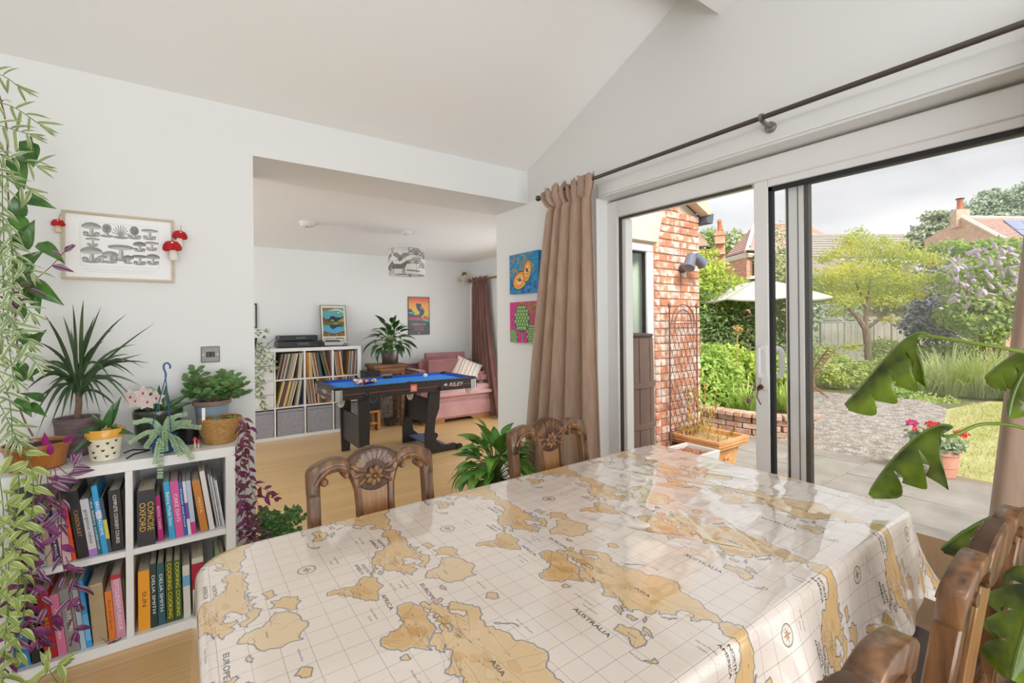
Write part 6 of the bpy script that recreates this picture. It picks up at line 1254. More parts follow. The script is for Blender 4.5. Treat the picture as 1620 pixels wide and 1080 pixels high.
x = ony(654.5, 614, Q0).x; MB().box((x-.036, Q0-.002, PZ-.098), (x+.036, Q0, PZ-.022)).build('sticker', pm('coral_sticker', (232, 112, 96), .6), q, smooth=False); MB().box((x-.026, Q0-.003, PZ-.085), (x+.026, Q0-.002, PZ-.04)).build('sticker_print', pm('pale_coral', (240, 176, 164), .6), q, smooth=False)
wl = pm('white_print', (232, 232, 230), .5); x = ony(719, 606, Q0).x; lettering('lettering', 'RILEY', q, (x+.02, Q0-.0012, PZ-.062), (1, 0, 0), (0, 0, 1), .058, wl, .16, .25); b = MB(); b.add([(x-.13, Q0-.0012, PZ-.055), (x-.09, Q0-.0012, PZ-.037), (x-.10, Q0-.0012, PZ-.055), (x-.085, Q0-.0012, PZ-.055), (x-.085, Q0-.0012, PZ-.062), (x-.105, Q0-.0012, PZ-.062), (x-.095, Q0-.0012, PZ-.08)], [(0, 6, 5), (0, 5, 2), (0, 2, 1), (2, 5, 4, 3)]); b.build('emblem', wl, q, smooth=False)
lettering('lettering', 'RILEY', q, (P0-.0012, (Q0+Q1)/2-.02, PZ-.064), (0, -1, 0), (0, 0, 1), .05, wl, .15, .25)
lx = ony(576, 690, 4.53).x
for y in (4.52, 5.15): MB().prism([(lx-.055, PZ-.118), (lx+.055, PZ-.118), (lx+.058, .40), (lx+.043, 0.012), (lx-.043, .012), (lx-.056, .40)], lambda a, z, d: (a, d, z), y, y+.035).build('leg', blackp, q, bevel=.003); MB().lathe([(.016, 0), (.016, .012)], c=(lx, y+.017, 0), k=10).build('levelling_foot', chrome, q)
MB().box((lx-.03, 4.555, .16), (lx-.012, 5.15, .47)).build('cross_panel', blackp, q, smooth=False)
OL = [(975, 470), (1035, 465), (1030, 560), (1010, 620), (1005, 680), (1015, 730), (1045, 752), (1075, 752), (1110, 742), (1135, 752), (1148, 770), (1143, 788), (1100, 790), (1040, 792), (1005, 812), (955, 812), (956, 700), (965, 600)]
pol = []
for a, b_ in OL: v = ony(390+a*.2964, 480+b_*.2963, 4.52); pol.append((v.x, max(0.006, v.z) if b_ < 800 else .006))
for y in (4.52, 5.13):
    MB().prism(pol, lambda a, z, d: (a, d, z), y, y+.035).build('leg', blackp, q, bevel=.003); wx, wz = max(p[0] for p in pol)-.03, .035; MB().lathe([(.033, -.012), (.033, .012)], c=(wx, y-.008, wz), k=16, M=Matrix.Rotation(PI/2, 4, 'X')).build('wheel', dk, q)
lx2 = pol[0][0]+.03; MB().box((lx2-.02, 4.555, .30), (lx2+.0, 5.13, .58)).build('cross_panel', blackp, q, smooth=False); MB().box((lx2-.01, 4.555, .07), (lx2+.16, 5.13, .085)).build('tray', pm('steel_blue', (84, 100, 132), .5), q, smooth=False)
BC = [('yellow', (236, 190, 40)), ('blue', (24, 52, 140)), ('red', (196, 30, 34)), ('purple', (86, 42, 110)), ('orange', (226, 110, 40)), ('green', (20, 110, 70)), ('maroon', (120, 26, 36)), ('black', (26, 24, 26))]
rx, ry, BR = ony(592, 603, 4.86).x, 4.86, .0245; k = 0; white_b = pm('ball_white', (236, 232, 222), .15, coat=.5)
for row_ in range(5):
    for j in range(row_+1):
        cn, cl = BC[k % 8 if k < 8 else (k-8) % 7]; stripe = k >= 8; p = Vector((rx-row_*.0427, ry+(j-row_/2)*.0493, PZ-.024+BR))
        o = thing('pool_ball', '%s %s pool ball, row %s of the racked triangle' % ('striped' if stripe else 'plain', cn, ('one', 'two', 'three', 'four', 'five')[row_]), 'ball', p, 'racked pool balls')
        MB().ball(p, BR, 16, 12).build('ball', white_b if stripe else pm('ball_'+cn, cl, .15, coat=.5), o)
        if stripe: R3 = Matrix.Rotation(rd(-.6, .6), 4, 'X') @ Matrix.Rotation(rd(-.6, .6), 4, 'Y'); MB().lathe([(BR*math.cos(a)+.0003, BR*math.sin(a)) for a in (-.5, -.25, 0, .25, .5)], c=p, k=18, M=R3).build('stripe', pm('ball_'+cn, cl, .15, coat=.5), o)
        MB().lathe([(.0085, BR*.94), (0, BR+.0006)], c=p, k=12, M=Matrix.Rotation(rd(.6, 1.2), 4, 'X') @ Matrix.Rotation(rd(-.6, .6), 4, 'Y')).build('number_disc', white_b, o); k += 1
p = ony(673, 597, 4.98); p.z = PZ-.024+BR; tag(MB().ball(p, BR, 18, 12).build('cue_ball', white_b), 'white cue ball alone on the blue cloth', 'ball')
# ================================================================== the garden
nr = np.random.default_rng(11)
def cloud(name, mat, parent, blobs, n, size, asp=.55, up=.45, shell=.55, hang=0, kind='stuff'):
    """n small folded leaves scattered through ellipsoids (centre, radii); one piece of foliage nobody could count"""
    off = np.array(ORG[parent.name]) if parent else np.zeros(3)
    vol = np.array([r[0]*r[1]*r[2] for _, r in blobs])**.7; cnt = np.maximum(8, (vol/vol.sum()*n).astype(int)); P = []; Nn = []
    for (c, r), k in zip(blobs, cnt):
        d = nr.normal(size=(k, 3)); d /= np.linalg.norm(d, axis=1)[:, None]; rad = shell+(1-shell)*nr.random(k)**.6; rad *= nr.normal(1, .10, k)
        P.append(np.array(c)+d*rad[:, None]*np.array(r)); Nn.append(d)
    P = np.concatenate(P)-off; D = np.concatenate(Nn); k = len(P)
    nrm = D*.6+nr.normal(size=(k, 3))*.55+np.array([0, 0, up]); nrm /= np.linalg.norm(nrm, axis=1)[:, None]
    t = np.cross(nrm, nr.normal(size=(k, 3))); t[:, 2] -= hang; t /= np.maximum(1e-6, np.linalg.norm(t, axis=1))[:, None]; s = np.cross(nrm, t); s /= np.maximum(1e-6, np.linalg.norm(s, axis=1))[:, None]
    L_ = size*nr.uniform(.6, 1.3, k)[:, None]; V = np.stack([P, P+t*L_*.45+s*L_*asp*.5, P+t*L_, P+t*L_*.45-s*L_*asp*.5], 1).reshape(-1, 3); V[0::4] += 0
    me = bpy.data.meshes.new(name); me.vertices.add(len(V)); me.vertices.foreach_set('co', V.astype(np.float32).ravel())
    me.loops.add(k*4); me.loops.foreach_set('vertex_index', np.arange(k*4, dtype=np.int32)); me.polygons.add(k); me.polygons.foreach_set('loop_start', np.arange(0, k*4, 4, dtype=np.int32)); me.polygons.foreach_set('loop_total', np.full(k, 4, np.int32))
    me.update(calc_edges=True); me.materials.append(mat); o = bpy.data.objects.new(name, me); COL.objects.link(o)
    if parent: o.parent = parent; ORG[o.name] = ORG[parent.name]
    o['kind'] = kind; return o
def leafm(name, a, b, tr=.35, scale=1.5):
    a, b = [tuple(min(252, v+(255-v)*.16) for v in c) for c in (a, b)]
    return pm(name, a, .55, col2=b, scale=scale, detail=2, transl=tr, spec=.3)
def blob_px(L_): return [(dep(x, y, d), (r*1.0, r*1.0, r*(q if q else 1))) for x, y, d, r, q in L_]
# ---- ground
slab_m = pm('sandstone_slab', (166, 160, 151), .8, col2=(142, 136, 128), scale=2.5, detail=5, rnd=.06, hue=.01, bump=.5, bscale=14, dist=.006); slab_b = pm('patio_joint', (150, 138, 118), .95, bump=.5, bscale=60)
gb = struct(MB().box((-30, -40, -.6), (90, 70, G-.06)).build('ground', pm('garden_soil', (128, 122, 84), .95, col2=(104, 112, 66), scale=.6), smooth=False))
pat = struct(MB().box((2.58, -4, -.5), (6.05, 4.4, G-.006)).build('patio', slab_b, smooth=False)); slabs = {}
y = -1.6; k = 0; rr_ = random.Random(2)
while y < 4.3:
    h = (.6, .45, .6, .75)[k % 4]; x = 2.6
    while x < 6.0:
        w = rr_.choice((.45, .6, .75, .9)); w = min(w, 6.02-x)
        if w > .12: inst('slab', slabs.setdefault((round(w, 2), h), MB().box((0, 0, -.03), (w-.014, h-.014, 0)).mesh('slab', slab_m, bevel=.004)), pat, Matrix.Translation((x, y, G+rr_.uniform(-.003, .003))))
        x += w
    y += h; k += 1
grav = pm('gravel_stone', (182, 174, 165), .9, col2=(142, 134, 126), scale=9, detail=1, bump=.4, bscale=40)
gv = struct(MB().prism([(6.05, 1.25), (6.6, 1.35), (8.2, 1.75), (10.4, 2.15), (11.2, 2.6), (11.0, 4.2), (9.5, 5.2), (6.05, 4.4)], lambda a, c, d: (a, c, d), -.5, G-.01).build('gravel_path', grav, smooth=False))
from mathutils.geometry import intersect_point_tri_2d
pts = []
poly_ = np.array([(6.05, 1.25), (6.6, 1.35), (8.2, 1.75), (10.4, 2.15), (11.2, 2.6), (11.0, 4.2), (9.5, 5.2), (6.05, 4.4)])
Q = np.stack([nr.uniform(6, 11.2, 26000), nr.uniform(1.2, 5, 26000)], 1); ins = np.zeros(len(Q), bool)
for i in range(len(poly_)):
    a, b_ = poly_[i], poly_[(i+1) % len(poly_)]; cnd = (a[1] > Q[:, 1]) != (b_[1] > Q[:, 1]); xx = a[0]+(Q[:, 1]-a[1])/np.where(b_[1] == a[1], 1e-9, b_[1]-a[1])*(b_[0]-a[0]); ins ^= cnd & (Q[:, 0] < xx)
Q = Q[ins]; k = len(Q); s_ = nr.uniform(.010, .024, k)[:, None]; ang = nr.uniform(0, 6.28, k)
V = []
for j in range(4): V.append(np.stack([Q[:, 0]+s_[:, 0]*np.cos(ang+j*1.57)*nr.uniform(.7, 1.2, k), Q[:, 1]+s_[:, 0]*np.sin(ang+j*1.57)*nr.uniform(.7, 1.2, k), np.full(k, G-.012)], 1))
V.append(np.stack([Q[:, 0], Q[:, 1], G-.01+s_[:, 0]*.7], 1)); V = np.stack(V, 1).reshape(-1, 3); base = np.arange(k)[:, None]*5; Fq = np.concatenate([base+np.array([a, (a+1) % 4, 4]) for a in range(4)])
me = bpy.data.meshes.new('pebbles'); me.from_pydata(V.tolist(), [], Fq.tolist()); me.materials.append(grav); o = bpy.data.objects.new('pebbles', me); COL.objects.link(o); o.parent = gv; o['kind'] = 'stuff'
turf = pm('lawn_turf', (178, 178, 108), .95, col2=(196, 190, 130), scale=3, bump=.5, bscale=60)
lw_ = struct(MB().prism([(6.05, -6), (6.05, 1.25), (6.6, 1.35), (8.2, 1.75), (10.4, 2.15), (12, 1.9), (16, -6)], lambda a, c, d: (a, c, d), -.5, G-.004).build('lawn', turf, smooth=False))
k = 16000; X_ = nr.uniform(6.07, 11.5, k); Y_ = nr.uniform(-2.2, 2.05, k); ok = Y_ < 1.22+(X_-6.05)*.21; X_, Y_ = X_[ok], Y_[ok]; k = len(X_); h_ = nr.uniform(.02, .05, k); a_ = nr.uniform(0, 6.28, k); w_ = nr.uniform(.004, .008, k)
V = np.stack([np.stack([X_-w_*np.cos(a_), Y_-w_*np.sin(a_), np.full(k, G-.004)], 1), np.stack([X_+w_*np.cos(a_), Y_+w_*np.sin(a_), np.full(k, G-.004)], 1), np.stack([X_+nr.normal(0, .02, k), Y_+nr.normal(0, .02, k), G+h_], 1)], 1).reshape(-1, 3)
me = bpy.data.meshes.new('grass'); me.from_pydata(V.tolist(), [], np.arange(k*3).reshape(-1, 3).tolist()); me.materials.append(leafm('grass_blade', (168, 174, 92), (194, 190, 118), .3)); o = bpy.data.objects.new('grass', me); COL.objects.link(o); tag(o, 'short sunlit lawn grass beyond the patio and geranium pot', 'grass', kind='stuff')
# ---- raised bed
bed_brick = pm('bed_brick', (184, 142, 118), .85, col2=(206, 178, 160), scale=10, rnd=.16, hue=.015, bump=.4, bscale=50); bed = thing('raised_bed', 'low curved brick wall of the raised flower bed beyond the patio', 'garden bed', (6.2, 3.3, G)); BP = [Vector((6.75, 2.72, 0)), Vector((6.36, 2.78, 0)), Vector((6.16, 3.15, 0)), Vector((6.10, 3.7, 0)), Vector((6.12, 4.4, 0)), Vector((6.2, 5.4, 0))]
MB().prism([(p.x+.05, p.y) for p in BP]+[(9, 5.4), (8.4, 3.6), (7.2, 2.95)], lambda a, c, d: (a, c, d), G-.1, .06).build('bed_soil', soil, bed, smooth=False)
bp_ = smooth_path(BP, 12); me_b = MB().box((-.105, -.05, 0), (.105, .05, .066)).mesh('brick', bed_brick, bevel=.005); me_c = MB().box((-.05, -.11, 0), (.05, .11, .06)).mesh('coping_brick', bed_brick, bevel=.008)
cum = [0]
for i in range(1, len(bp_)): cum.append(cum[-1]+(bp_[i]-bp_[i-1]).length)
def along(s):
    for i in range(1, len(bp_)):
        if cum[i] >= s: return bp_[i-1].lerp(bp_[i], (s-cum[i-1])/(cum[i]-cum[i-1])), (bp_[i]-bp_[i-1]).normalized()
    return bp_[-1], Vector((0, 1, 0))
for r in range(3):
    s = .1+(r % 2)*.11
    while s < cum[-1]-.1: p, d = along(s); inst('brick', me_b, bed, Matrix.Translation((p.x+rd(-.004, .004), p.y, G+r*.075)) @ Matrix.Rotation(math.atan2(d.y, d.x), 4, 'Z')); s += .222
s = .05
while s < cum[-1]: p, d = along(s); inst('coping_brick', me_c, bed, Matrix.Translation((p.x, p.y, G+.226)) @ Matrix.Rotation(math.atan2(d.y, d.x), 4, 'Z')); s += .108
# ---- planting behind the bed
def shrub(name, label, blobs, mat, n, size, base, group=None, cat='shrub', stem=True, **kw):
    q = thing(name, label, cat, base, group); cloud('foliage', mat, q, blobs, n, size, **kw)
    if stem:
        for c, r in blobs[:4]: MB().tube([base, (Vector(base)).lerp(Vector(c), .6)+Vector((rd(-.1, .1), rd(-.1, .1), 0)), c], [.03, .02, .01], 6).build('stem', stem_b, q)
    return q
yg = leafm('yellow_green_leaf', (196, 204, 64), (160, 186, 60)); mg = leafm('mid_green_leaf', (124, 160, 62), (160, 186, 84)); dg = leafm('ivy_green_leaf', (88, 124, 60), (130, 160, 84)); lg = leafm('lush_green_leaf', (150, 186, 70), (186, 206, 92))
def gz(px, py, d): p = dep(px, py, d); return Vector((p.x, p.y, G-.02))
shrub('hedge', 'tall yellow-green hedge behind the parasol and brick wing', blob_px([(1110, 425, 11, .5, 1), (1122, 450, 10.6, .55, 1), (1106, 455, 10.2, .5, 1), (1150, 462, 11, .55, .8), (1185, 465, 11.2, .55, .8), (1115, 485, 10.3, .6, 1)]), yg, 5200, .11, gz(1130, 560, 10.6), cat='hedge')
shrub('ivy', 'dense ivy bank under the parasol behind the flower bed', blob_px([(1120, 490, 10.2, .75, 1), (1150, 520, 10, .75, 1), (1185, 500, 10.4, .75, 1), (1230, 510, 10.4, .75, 1), (1260, 480, 11, .7, 1), (1120, 540, 9.8, .7, 1), (1180, 545, 9.9, .7, 1), (1240, 550, 10, .7, 1)]), dg, 7500, .10, gz(1190, 575, 10), cat='ivy')
shrub('shrub', 'pale green climber rising behind the parasol and door handle', blob_px([(1232, 395, 13, .6, 1.2), (1240, 430, 12.6, .6, 1), (1226, 440, 12.8, .5, 1)]), leafm('pale_shrub_leaf', (158, 170, 110), (186, 192, 136)), 1600, .12, gz(1236, 560, 12.8))
shrub('shrub', 'bright leafy perennial spilling over the raised bed by the trellis', blob_px([(1108, 590, 7.2, .28, 1), (1125, 575, 7.4, .32, 1), (1120, 620, 7.0, .30, .9), (1145, 600, 7.2, .32, .9), (1150, 635, 6.9, .22, .7), (1110, 645, 6.8, .2, .7)]), lg, 3600, .085, gz(1125, 650, 7.1))
shrub('shrub', 'yellow-green leafy clump in the raised bed below the parasol pole', blob_px([(1150, 568, 8.2, .34, .8), (1175, 580, 8.0, .34, .8), (1200, 585, 8.2, .34, .8), (1232, 585, 8.2, .36, .8)]), leafm('lime_bush_leaf', (190, 208, 80), (160, 194, 64)), 3400, .10, gz(1180, 640, 8.1))
q = thing('day_lily', 'clump of arching strap leaves at the front of the raised bed', 'plant', gz(1185, 655, 6.75)); b = MB()
def blades(b, c, n, L_, w, spread, droop, rg):
    for _ in range(n):
        a = rg.uniform(0, 6.283); r = rg.uniform(0, spread*.3); l_ = L_*rg.uniform(.6, 1.1); o_ = Vector((math.cos(a), math.sin(a), 0)); s_ = Vector((-math.sin(a), math.cos(a), 0))*w*rg.uniform(.7, 1.2)/2; p0 = Vector(c)+o_*r; lean_ = rg.uniform(.15, 1)*spread; dr = droop*rg.uniform(.4, 1.2)
        P = [p0+o_*(lean_*t)+Vector((0, 0, l_*(t-dr*t*t))) for t in (0, .3, .6, .85, 1)]; W_ = [.7, 1, .8, .45, .05]
        b.add([P[i]+s_*W_[i]*e for i in range(5) for e in (-1, 1)], [(2*i, 2*i+1, 2*i+3, 2*i+2) for i in range(4)])
for x, y, d in ((1165, 655, 6.8), (1180, 658, 6.7), (1192, 660, 6.7), (1232, 655, 6.9), (1248, 658, 6.8)): p = dep(x, y, d); blades(b, (p.x, p.y, .03), 46, .62, .03, .42, .45, rg)
b.build('leaves', leafm('strap_leaf', (148, 186, 66), (188, 208, 96)), q)['kind'] = 'stuff'
p = dep(1183, 632, 6.6); q = thing('allium', 'single purple allium ball at the front of the raised bed', 'flower', (p.x, p.y, .06)); cloud('flower_head', pm('allium_purple', (150, 70, 160), .6), q, [(p, (.045, .045, .045))], 260, .02, shell=.2); MB().tube([(p.x, p.y, .05), p], .006, 5).build('stem', stem_g, q)
q = thing('dried_stalk', 'tall dry brown flower stalk in front of the ivy', 'plant', gz(1166, 600, 7.6)); MB().tube([gz(1166, 600, 7.6), dep(1166, 560, 7.6), dep(1167, 520, 7.6)], .009, 6).build('stem', pm('straw', (196, 166, 96), .8), q); cloud('seed_head', pm('straw', None) if False else MATS['straw'], q, [(dep(1167, 521, 7.6), (.07, .07, .07))], 200, .04, shell=.2)
# ---- parasol
pd = 10.0; pc = dep(1203, 440, pd); q = thing('parasol', 'large pale canvas parasol standing over the garden seats', 'parasol', (pc.x, pc.y, G)); canvas_m = pm('parasol_canvas', (228, 226, 210), .8, transl=.25, bump=.1, bscale=80); ez = dep(1203, 474, pd).z; RR = 1.36
for k in range(8):
    a0, a1 = 2*PI*k/8, 2*PI*(k+1)/8; rows = []
    for t in np.linspace(0.06, 1, 7): rows.append([(pc.x+RR*t*((1-s)*math.cos(a0)+s*math.cos(a1)), pc.y+RR*t*((1-s)*math.sin(a0)+s*math.sin(a1)), pc.z+(ez-pc.z)*t**1.12-.05*math.sin(PI*s)*t) for s in np.linspace(0, 1, 5)])
    e = rows[-1]; rows.append([(x, y, z-.035) for x, y, z in e]); b = MB(); b.sheet(rows); b.build('canvas_panel', canvas_m, q, solid=.004)
    MB().tube([(pc.x+.1*math.cos(a0), pc.y+.1*math.sin(a0), pc.z-.06), (pc.x+RR*.99*math.cos(a0), pc.y+RR*.99*math.sin(a0), ez-.02)], .012, 5).build('rib', st, q)
b = MB(); b.lathe([(.30, -.02), (.16, .05), (.02, .10), (.012, .13)], c=(pc.x, pc.y, pc.z+.0), k=8); b.build('vent_cap', canvas_m, q, solid=.004)
MB().tube([(pc.x, pc.y, G), (pc.x, pc.y, pc.z+.1)], .028, 10).build('pole', pm('orange_teak', (186, 104, 56), .5, col2=(160, 84, 44), scale=10), q); MB().lathe([(.30, 0), (.30, .04), (.06, .08), (.06, .25)], c=(pc.x, pc.y, G-.005), k=24).build('base', pm('parasol_base', (90, 92, 92), .7), q)
# ---- slatted folding chair
teak = wood('teak', (138, 92, 66), (176, 128, 96), scale=4, rough=.6); cp = gz(1278, 632, 9.3); q = thing('garden_chair', 'brown slatted folding chair turned towards the parasol', 'chair', cp); fw = Vector((-.55, .83, 0)).normalized(); sd = Vector((fw.y, -fw.x, 0))
def loc(a, s, z): return cp+fw*a+sd*s+Vector((0, 0, z))
for s in (-.21, .21):
    for a, b_ in ((loc(-.42, s, .96), loc(.20, s, 0)), (loc(-.33, s*.9, 0), loc(.18, s*.9, .45))):
        MB().tube([a, b_], .022, 6, flat=.6).build('leg', teak, q)
for k in range(7): z = .50+k*.068; a = -.42+(.96-z)*.646; MB().tube([loc(a, -.21, z), loc(a, .21, z)], .022, 6, flat=.5).build('back_slat', teak, q)
for k in range(5): MB().tube([loc(-.16+k*.085, -.21, .44), loc(-.16+k*.085, .21, .44)], .024, 6, flat=.4).build('seat_slat', teak, q)
tp = gz(1262, 628, 10.3); q = thing('garden_table', 'small wooden garden table partly hidden behind the door stile', 'table', tp); MB().lathe([(.02, .70), (.45, .70), (.45, .73), (0, .73)], c=tp, k=24).build('tabletop', teak, q)
for k in range(4): a = k*PI/2+.4; MB().tube([tp+Vector((.32*math.cos(a), .32*math.sin(a), 0)), tp+Vector((.2*math.cos(a), .2*math.sin(a), .70))], .025, 6).build('leg', teak, q)
# ---- fence, greenhouse
fen = pm('fence_wood', (176, 170, 156), .85, col2=(158, 150, 134), scale=6, stretch=(6, 6, .5), rnd=.08, bump=.3); A, B = dep(1262, 501, 17.0), dep(1575, 508, 17.5); A.z = B.z = 0; fl = (B-A).length; fd = (B-A).normalized(); fang = math.atan2(fd.y, fd.x); q = thing('fence', 'weathered grey board fence across the end of the garden', 'fence', A+fd*fl/2)
me_f = MB().box((-.066, -.009, .32), (.066, .009, 1.5)).mesh('fence_board', fen, smooth=False); n_ = int(fl/.128)
for k in range(n_): p = A+fd*(.064+k*.128); inst('fence_board', me_f, q, Matrix.Translation((p.x, p.y, rd(-.012, .012))) @ Matrix.Rotation(fang, 4, 'Z') @ Matrix.Translation((0, .012*(k % 2), 0)))
me_r = MB().box((0, -.05, -.03), (1.8, -.01, .03)).mesh('fence_rail', fen, smooth=False); me_g = MB().box((0, -.025, -.14), (1.8, .025, .31)).mesh('gravel_board', pm('fence_concrete', (168, 160, 146), .9, rnd=.05, bump=.2), smooth=False); me_p = MB().box((-.05, -.05, -.14), (.05, .05, 1.58)).mesh('fence_post', fen, bevel=.006)
k = 0
while k*1.83 < fl:
    p = A+fd*k*1.83; inst('fence_post', me_p, q, Matrix.Translation((p.x, p.y, 0)) @ Matrix.Rotation(fang, 4, 'Z'))
    if (k+1)*1.83 < fl+1:
        for z in (.45, 1.40): inst('fence_rail', me_r, q, Matrix.Translation((p.x, p.y, z)) @ Matrix.Rotation(fang, 4, 'Z'))
        inst('gravel_board', me_g, q, Matrix.Translation((p.x, p.y, 0)) @ Matrix.Rotation(fang, 4, 'Z') @ Matrix.Translation((.02, 0, 0)))
    k += 1
gp = gz(1298, 570, 15); q = thing('greenhouse', 'small glass greenhouse by the fence left of the acer', 'greenhouse', gp); gf = pm('greenhouse_frame', (226, 230, 226), .5); gl = glass_mat('greenhouse_glass', (.975, .99, .98), .12); Rg = Matrix.Translation(gp) @ Matrix.Rotation(fang, 4, 'Z')
gx, gy, gh, gr = .85, 1.1, 1.45, 2.0
def gbar(a, b_, r=.018): MB().tube([Rg @ Vector(a), Rg @ Vector(b_)], r, 5).build('frame_bar', gf, q)
for x in (-gx, -gx/3, gx/3, gx):
    for y in (-gy, gy): zt = gr-(gr-gh)*abs(x)/gx; gbar((x, y, 0), (x, y, zt))
for y in (-gy, 0, gy): gbar((-gx, y, gh), (0, y, gr)); gbar((gx, y, gh), (0, y, gr)); gbar((-gx, y, 0), (-gx, y, gh)); gbar((gx, y, 0), (gx, y, gh))
for x, z in ((-gx, gh), (gx, gh), (0, gr), (-gx, .7), (gx, .7)): gbar((x, -gy, z), (x, gy, z))
for z in (.02, .7, gh): gbar((-gx, -gy, z), (gx, -gy, z))
def pane(P): v = [Rg @ Vector(p) for p in P]; nn = (v[1]-v[0]).cross(v[2]-v[0]).normalized()*.004; b = MB(); k_ = len(v); b.add([a for a in v]+[a+nn for a in v], [tuple(range(k_-1, -1, -1)), tuple(range(k_, 2*k_))]+[(i, (i+1) % k_, k_+(i+1) % k_, k_+i) for i in range(k_)]); b.build('pane', gl, q, smooth=False)
for i in range(3):
    xa, xb = -gx+i*2*gx/3, -gx+(i+1)*2*gx/3; za, zb = gr-(gr-gh)*abs(xa)/gx, gr-(gr-gh)*abs(xb)/gx; pane([(xa, -gy, .02), (xb, -gy, .02), (xb, -gy, .7), (xa, -gy, .7)]); pane([(xa, -gy, .7), (xb, -gy, .7), (xb, -gy, zb), (xa, -gy, za)])
for s in (-1, 1): pane([(s*gx, -gy, 0), (s*gx, gy, 0), (s*gx, gy, gh), (s*gx, -gy, gh)]); pane([(s*gx, -gy, gh), (s*gx, gy, gh), (0, gy, gr), (0, -gy, gr)])
# ---- trees and shrubs
def tree(name, label, base, trunk, limbs, blobs, mat, n, size, bark, group=None, **kw):
    q = thing(name, label, 'tree', base, group); MB().tube(smooth_path(trunk[0], 5), [trunk[1]+(trunk[2]-trunk[1])*i/((len(trunk[0])-1)*5) for i in range((len(trunk[0])-1)*5+1)], 9).build('trunk', bark, q)
    for L_, r in limbs: P = smooth_path(L_, 4); MB().tube(P, [r*(1-.75*i/(len(P)-1)) for i in range(len(P))], 6).build('branch', bark, q)
    cloud('foliage', mat, q, blobs, n, size, **kw); return q
bark = pm('garden_bark', (150, 132, 106), .9, col2=(116, 100, 82), scale=12, stretch=(1, 1, .3), bump=.6, bscale=40)
D_ = 12.0; tb = gz(1374, 590, D_); fk = dep(1369, 520, D_)
tree('acer_tree', 'golden green acer with a forked trunk in the middle of the garden', tb, ([tb, dep(1374, 570, D_), dep(1372, 545, D_), fk], .09, .075), [([fk, dep(1355, 500, D_), dep(1340, 485, D_), dep(1318, 470, D_)], .07), ([fk, dep(1371, 490, D_), dep(1375, 455, D_), dep(1385, 410, D_)], .07), ([fk, dep(1390, 505, D_), dep(1410, 480, D_), dep(1435, 450, D_)], .05), ([dep(1371, 490, D_), dep(1355, 450, D_), dep(1345, 420, D_)], .04), ([dep(1372, 545, D_), dep(1345, 548, D_), dep(1335, 552, D_)], .03)],
     blob_px([(1330, 455, 12.3, .7, .7), (1380, 450, 12.4, .75, .7), (1430, 455, 12.4, .6, .6), (1300, 450, 12.2, .5, .8), (1360, 410, 12.4, .6, .8), (1410, 415, 12.4, .6, .7), (1345, 385, D_, .42, .8), (1320, 400, D_, .4, .5), (1375, 385, 12.2, .45, .5), (1405, 395, 12, .45, .5), (1440, 405, 12, .5, .5), (1470, 412, 12, .42, .45), (1310, 435, 11.8, .5, .5), (1345, 430, 11.6, .55, .6), (1385, 430, 11.6, .5, .6), (1425, 440, 11.8, .5, .5), (1462, 440, 12, .45, .5), (1300, 470, 11.9, .4, .4), (1335, 475, 11.6, .5, .45), (1375, 470, 12.3, .5, .5), (1410, 475, 11.8, .45, .45), (1450, 465, 11.8, .35, .4), (1300, 410, 12.2, .3, .5), (1360, 368, 12.1, .28, .6), (1342, 376, 12, .2, .6), (1400, 380, 12, .25, .5), (1432, 386, 12, .25, .5), (1320, 495, 11.9, .3, .35), (1405, 505, 12, .3, .35), (1345, 548, 12, .3, .5)]), leafm('acer_leaf', (226, 220, 78), (180, 200, 96), .55, .9), 13500, .075, bark, shell=.15, up=.4)
shrub('shrub', 'dark grey-leaved shrub between the acer and the buddleia', blob_px([(1465, 495, 13, .5, 1), (1490, 500, 12.8, .5, 1), (1445, 515, 13, .4, .8), (1478, 525, 12.8, .5, .7), (1480, 430, 13.4, .5, 1), (1470, 460, 13.2, .4, 1)]), leafm('smoke_leaf', (92, 98, 110), (130, 136, 140), .15), 4200, .11, gz(1470, 570, 13))
bud = shrub('buddleia', 'big buddleia bush covered in pale purple flower spikes', blob_px([(1530, 440, 11, .6, .9), (1575, 430, 11, .6, .9), (1615, 430, 10.8, .6, 1), (1540, 490, 10.6, .6, .8), (1585, 480, 10.5, .6, .9), (1625, 490, 10.4, .6, 1), (1510, 500, 11.2, .4, .8), (1560, 520, 10.6, .5, .7), (1660, 450, 10.8, .7, 1)]), leafm('buddleia_leaf', (140, 170, 70), (176, 196, 96)), 8500, .12, gz(1570, 580, 10.8), cat='shrub')
fm_ = pm('lilac_flower', (234, 220, 238), .7, col2=(216, 198, 226), scale=20, rnd=.1, transl=.25); fs = MB().lathe([(0, 0), (.055, .03), (.062, .09), (.045, .17), (.022, .26), (0, .33)], k=9)
for i, v in enumerate(fs.v): fs.v[i] = (v[0]*(1+.25*math.sin(i*5.1)), v[1]*(1+.25*math.sin(i*3.7)), v[2])
fs_me = fs.mesh('flower_spike', fm_, ang=20)
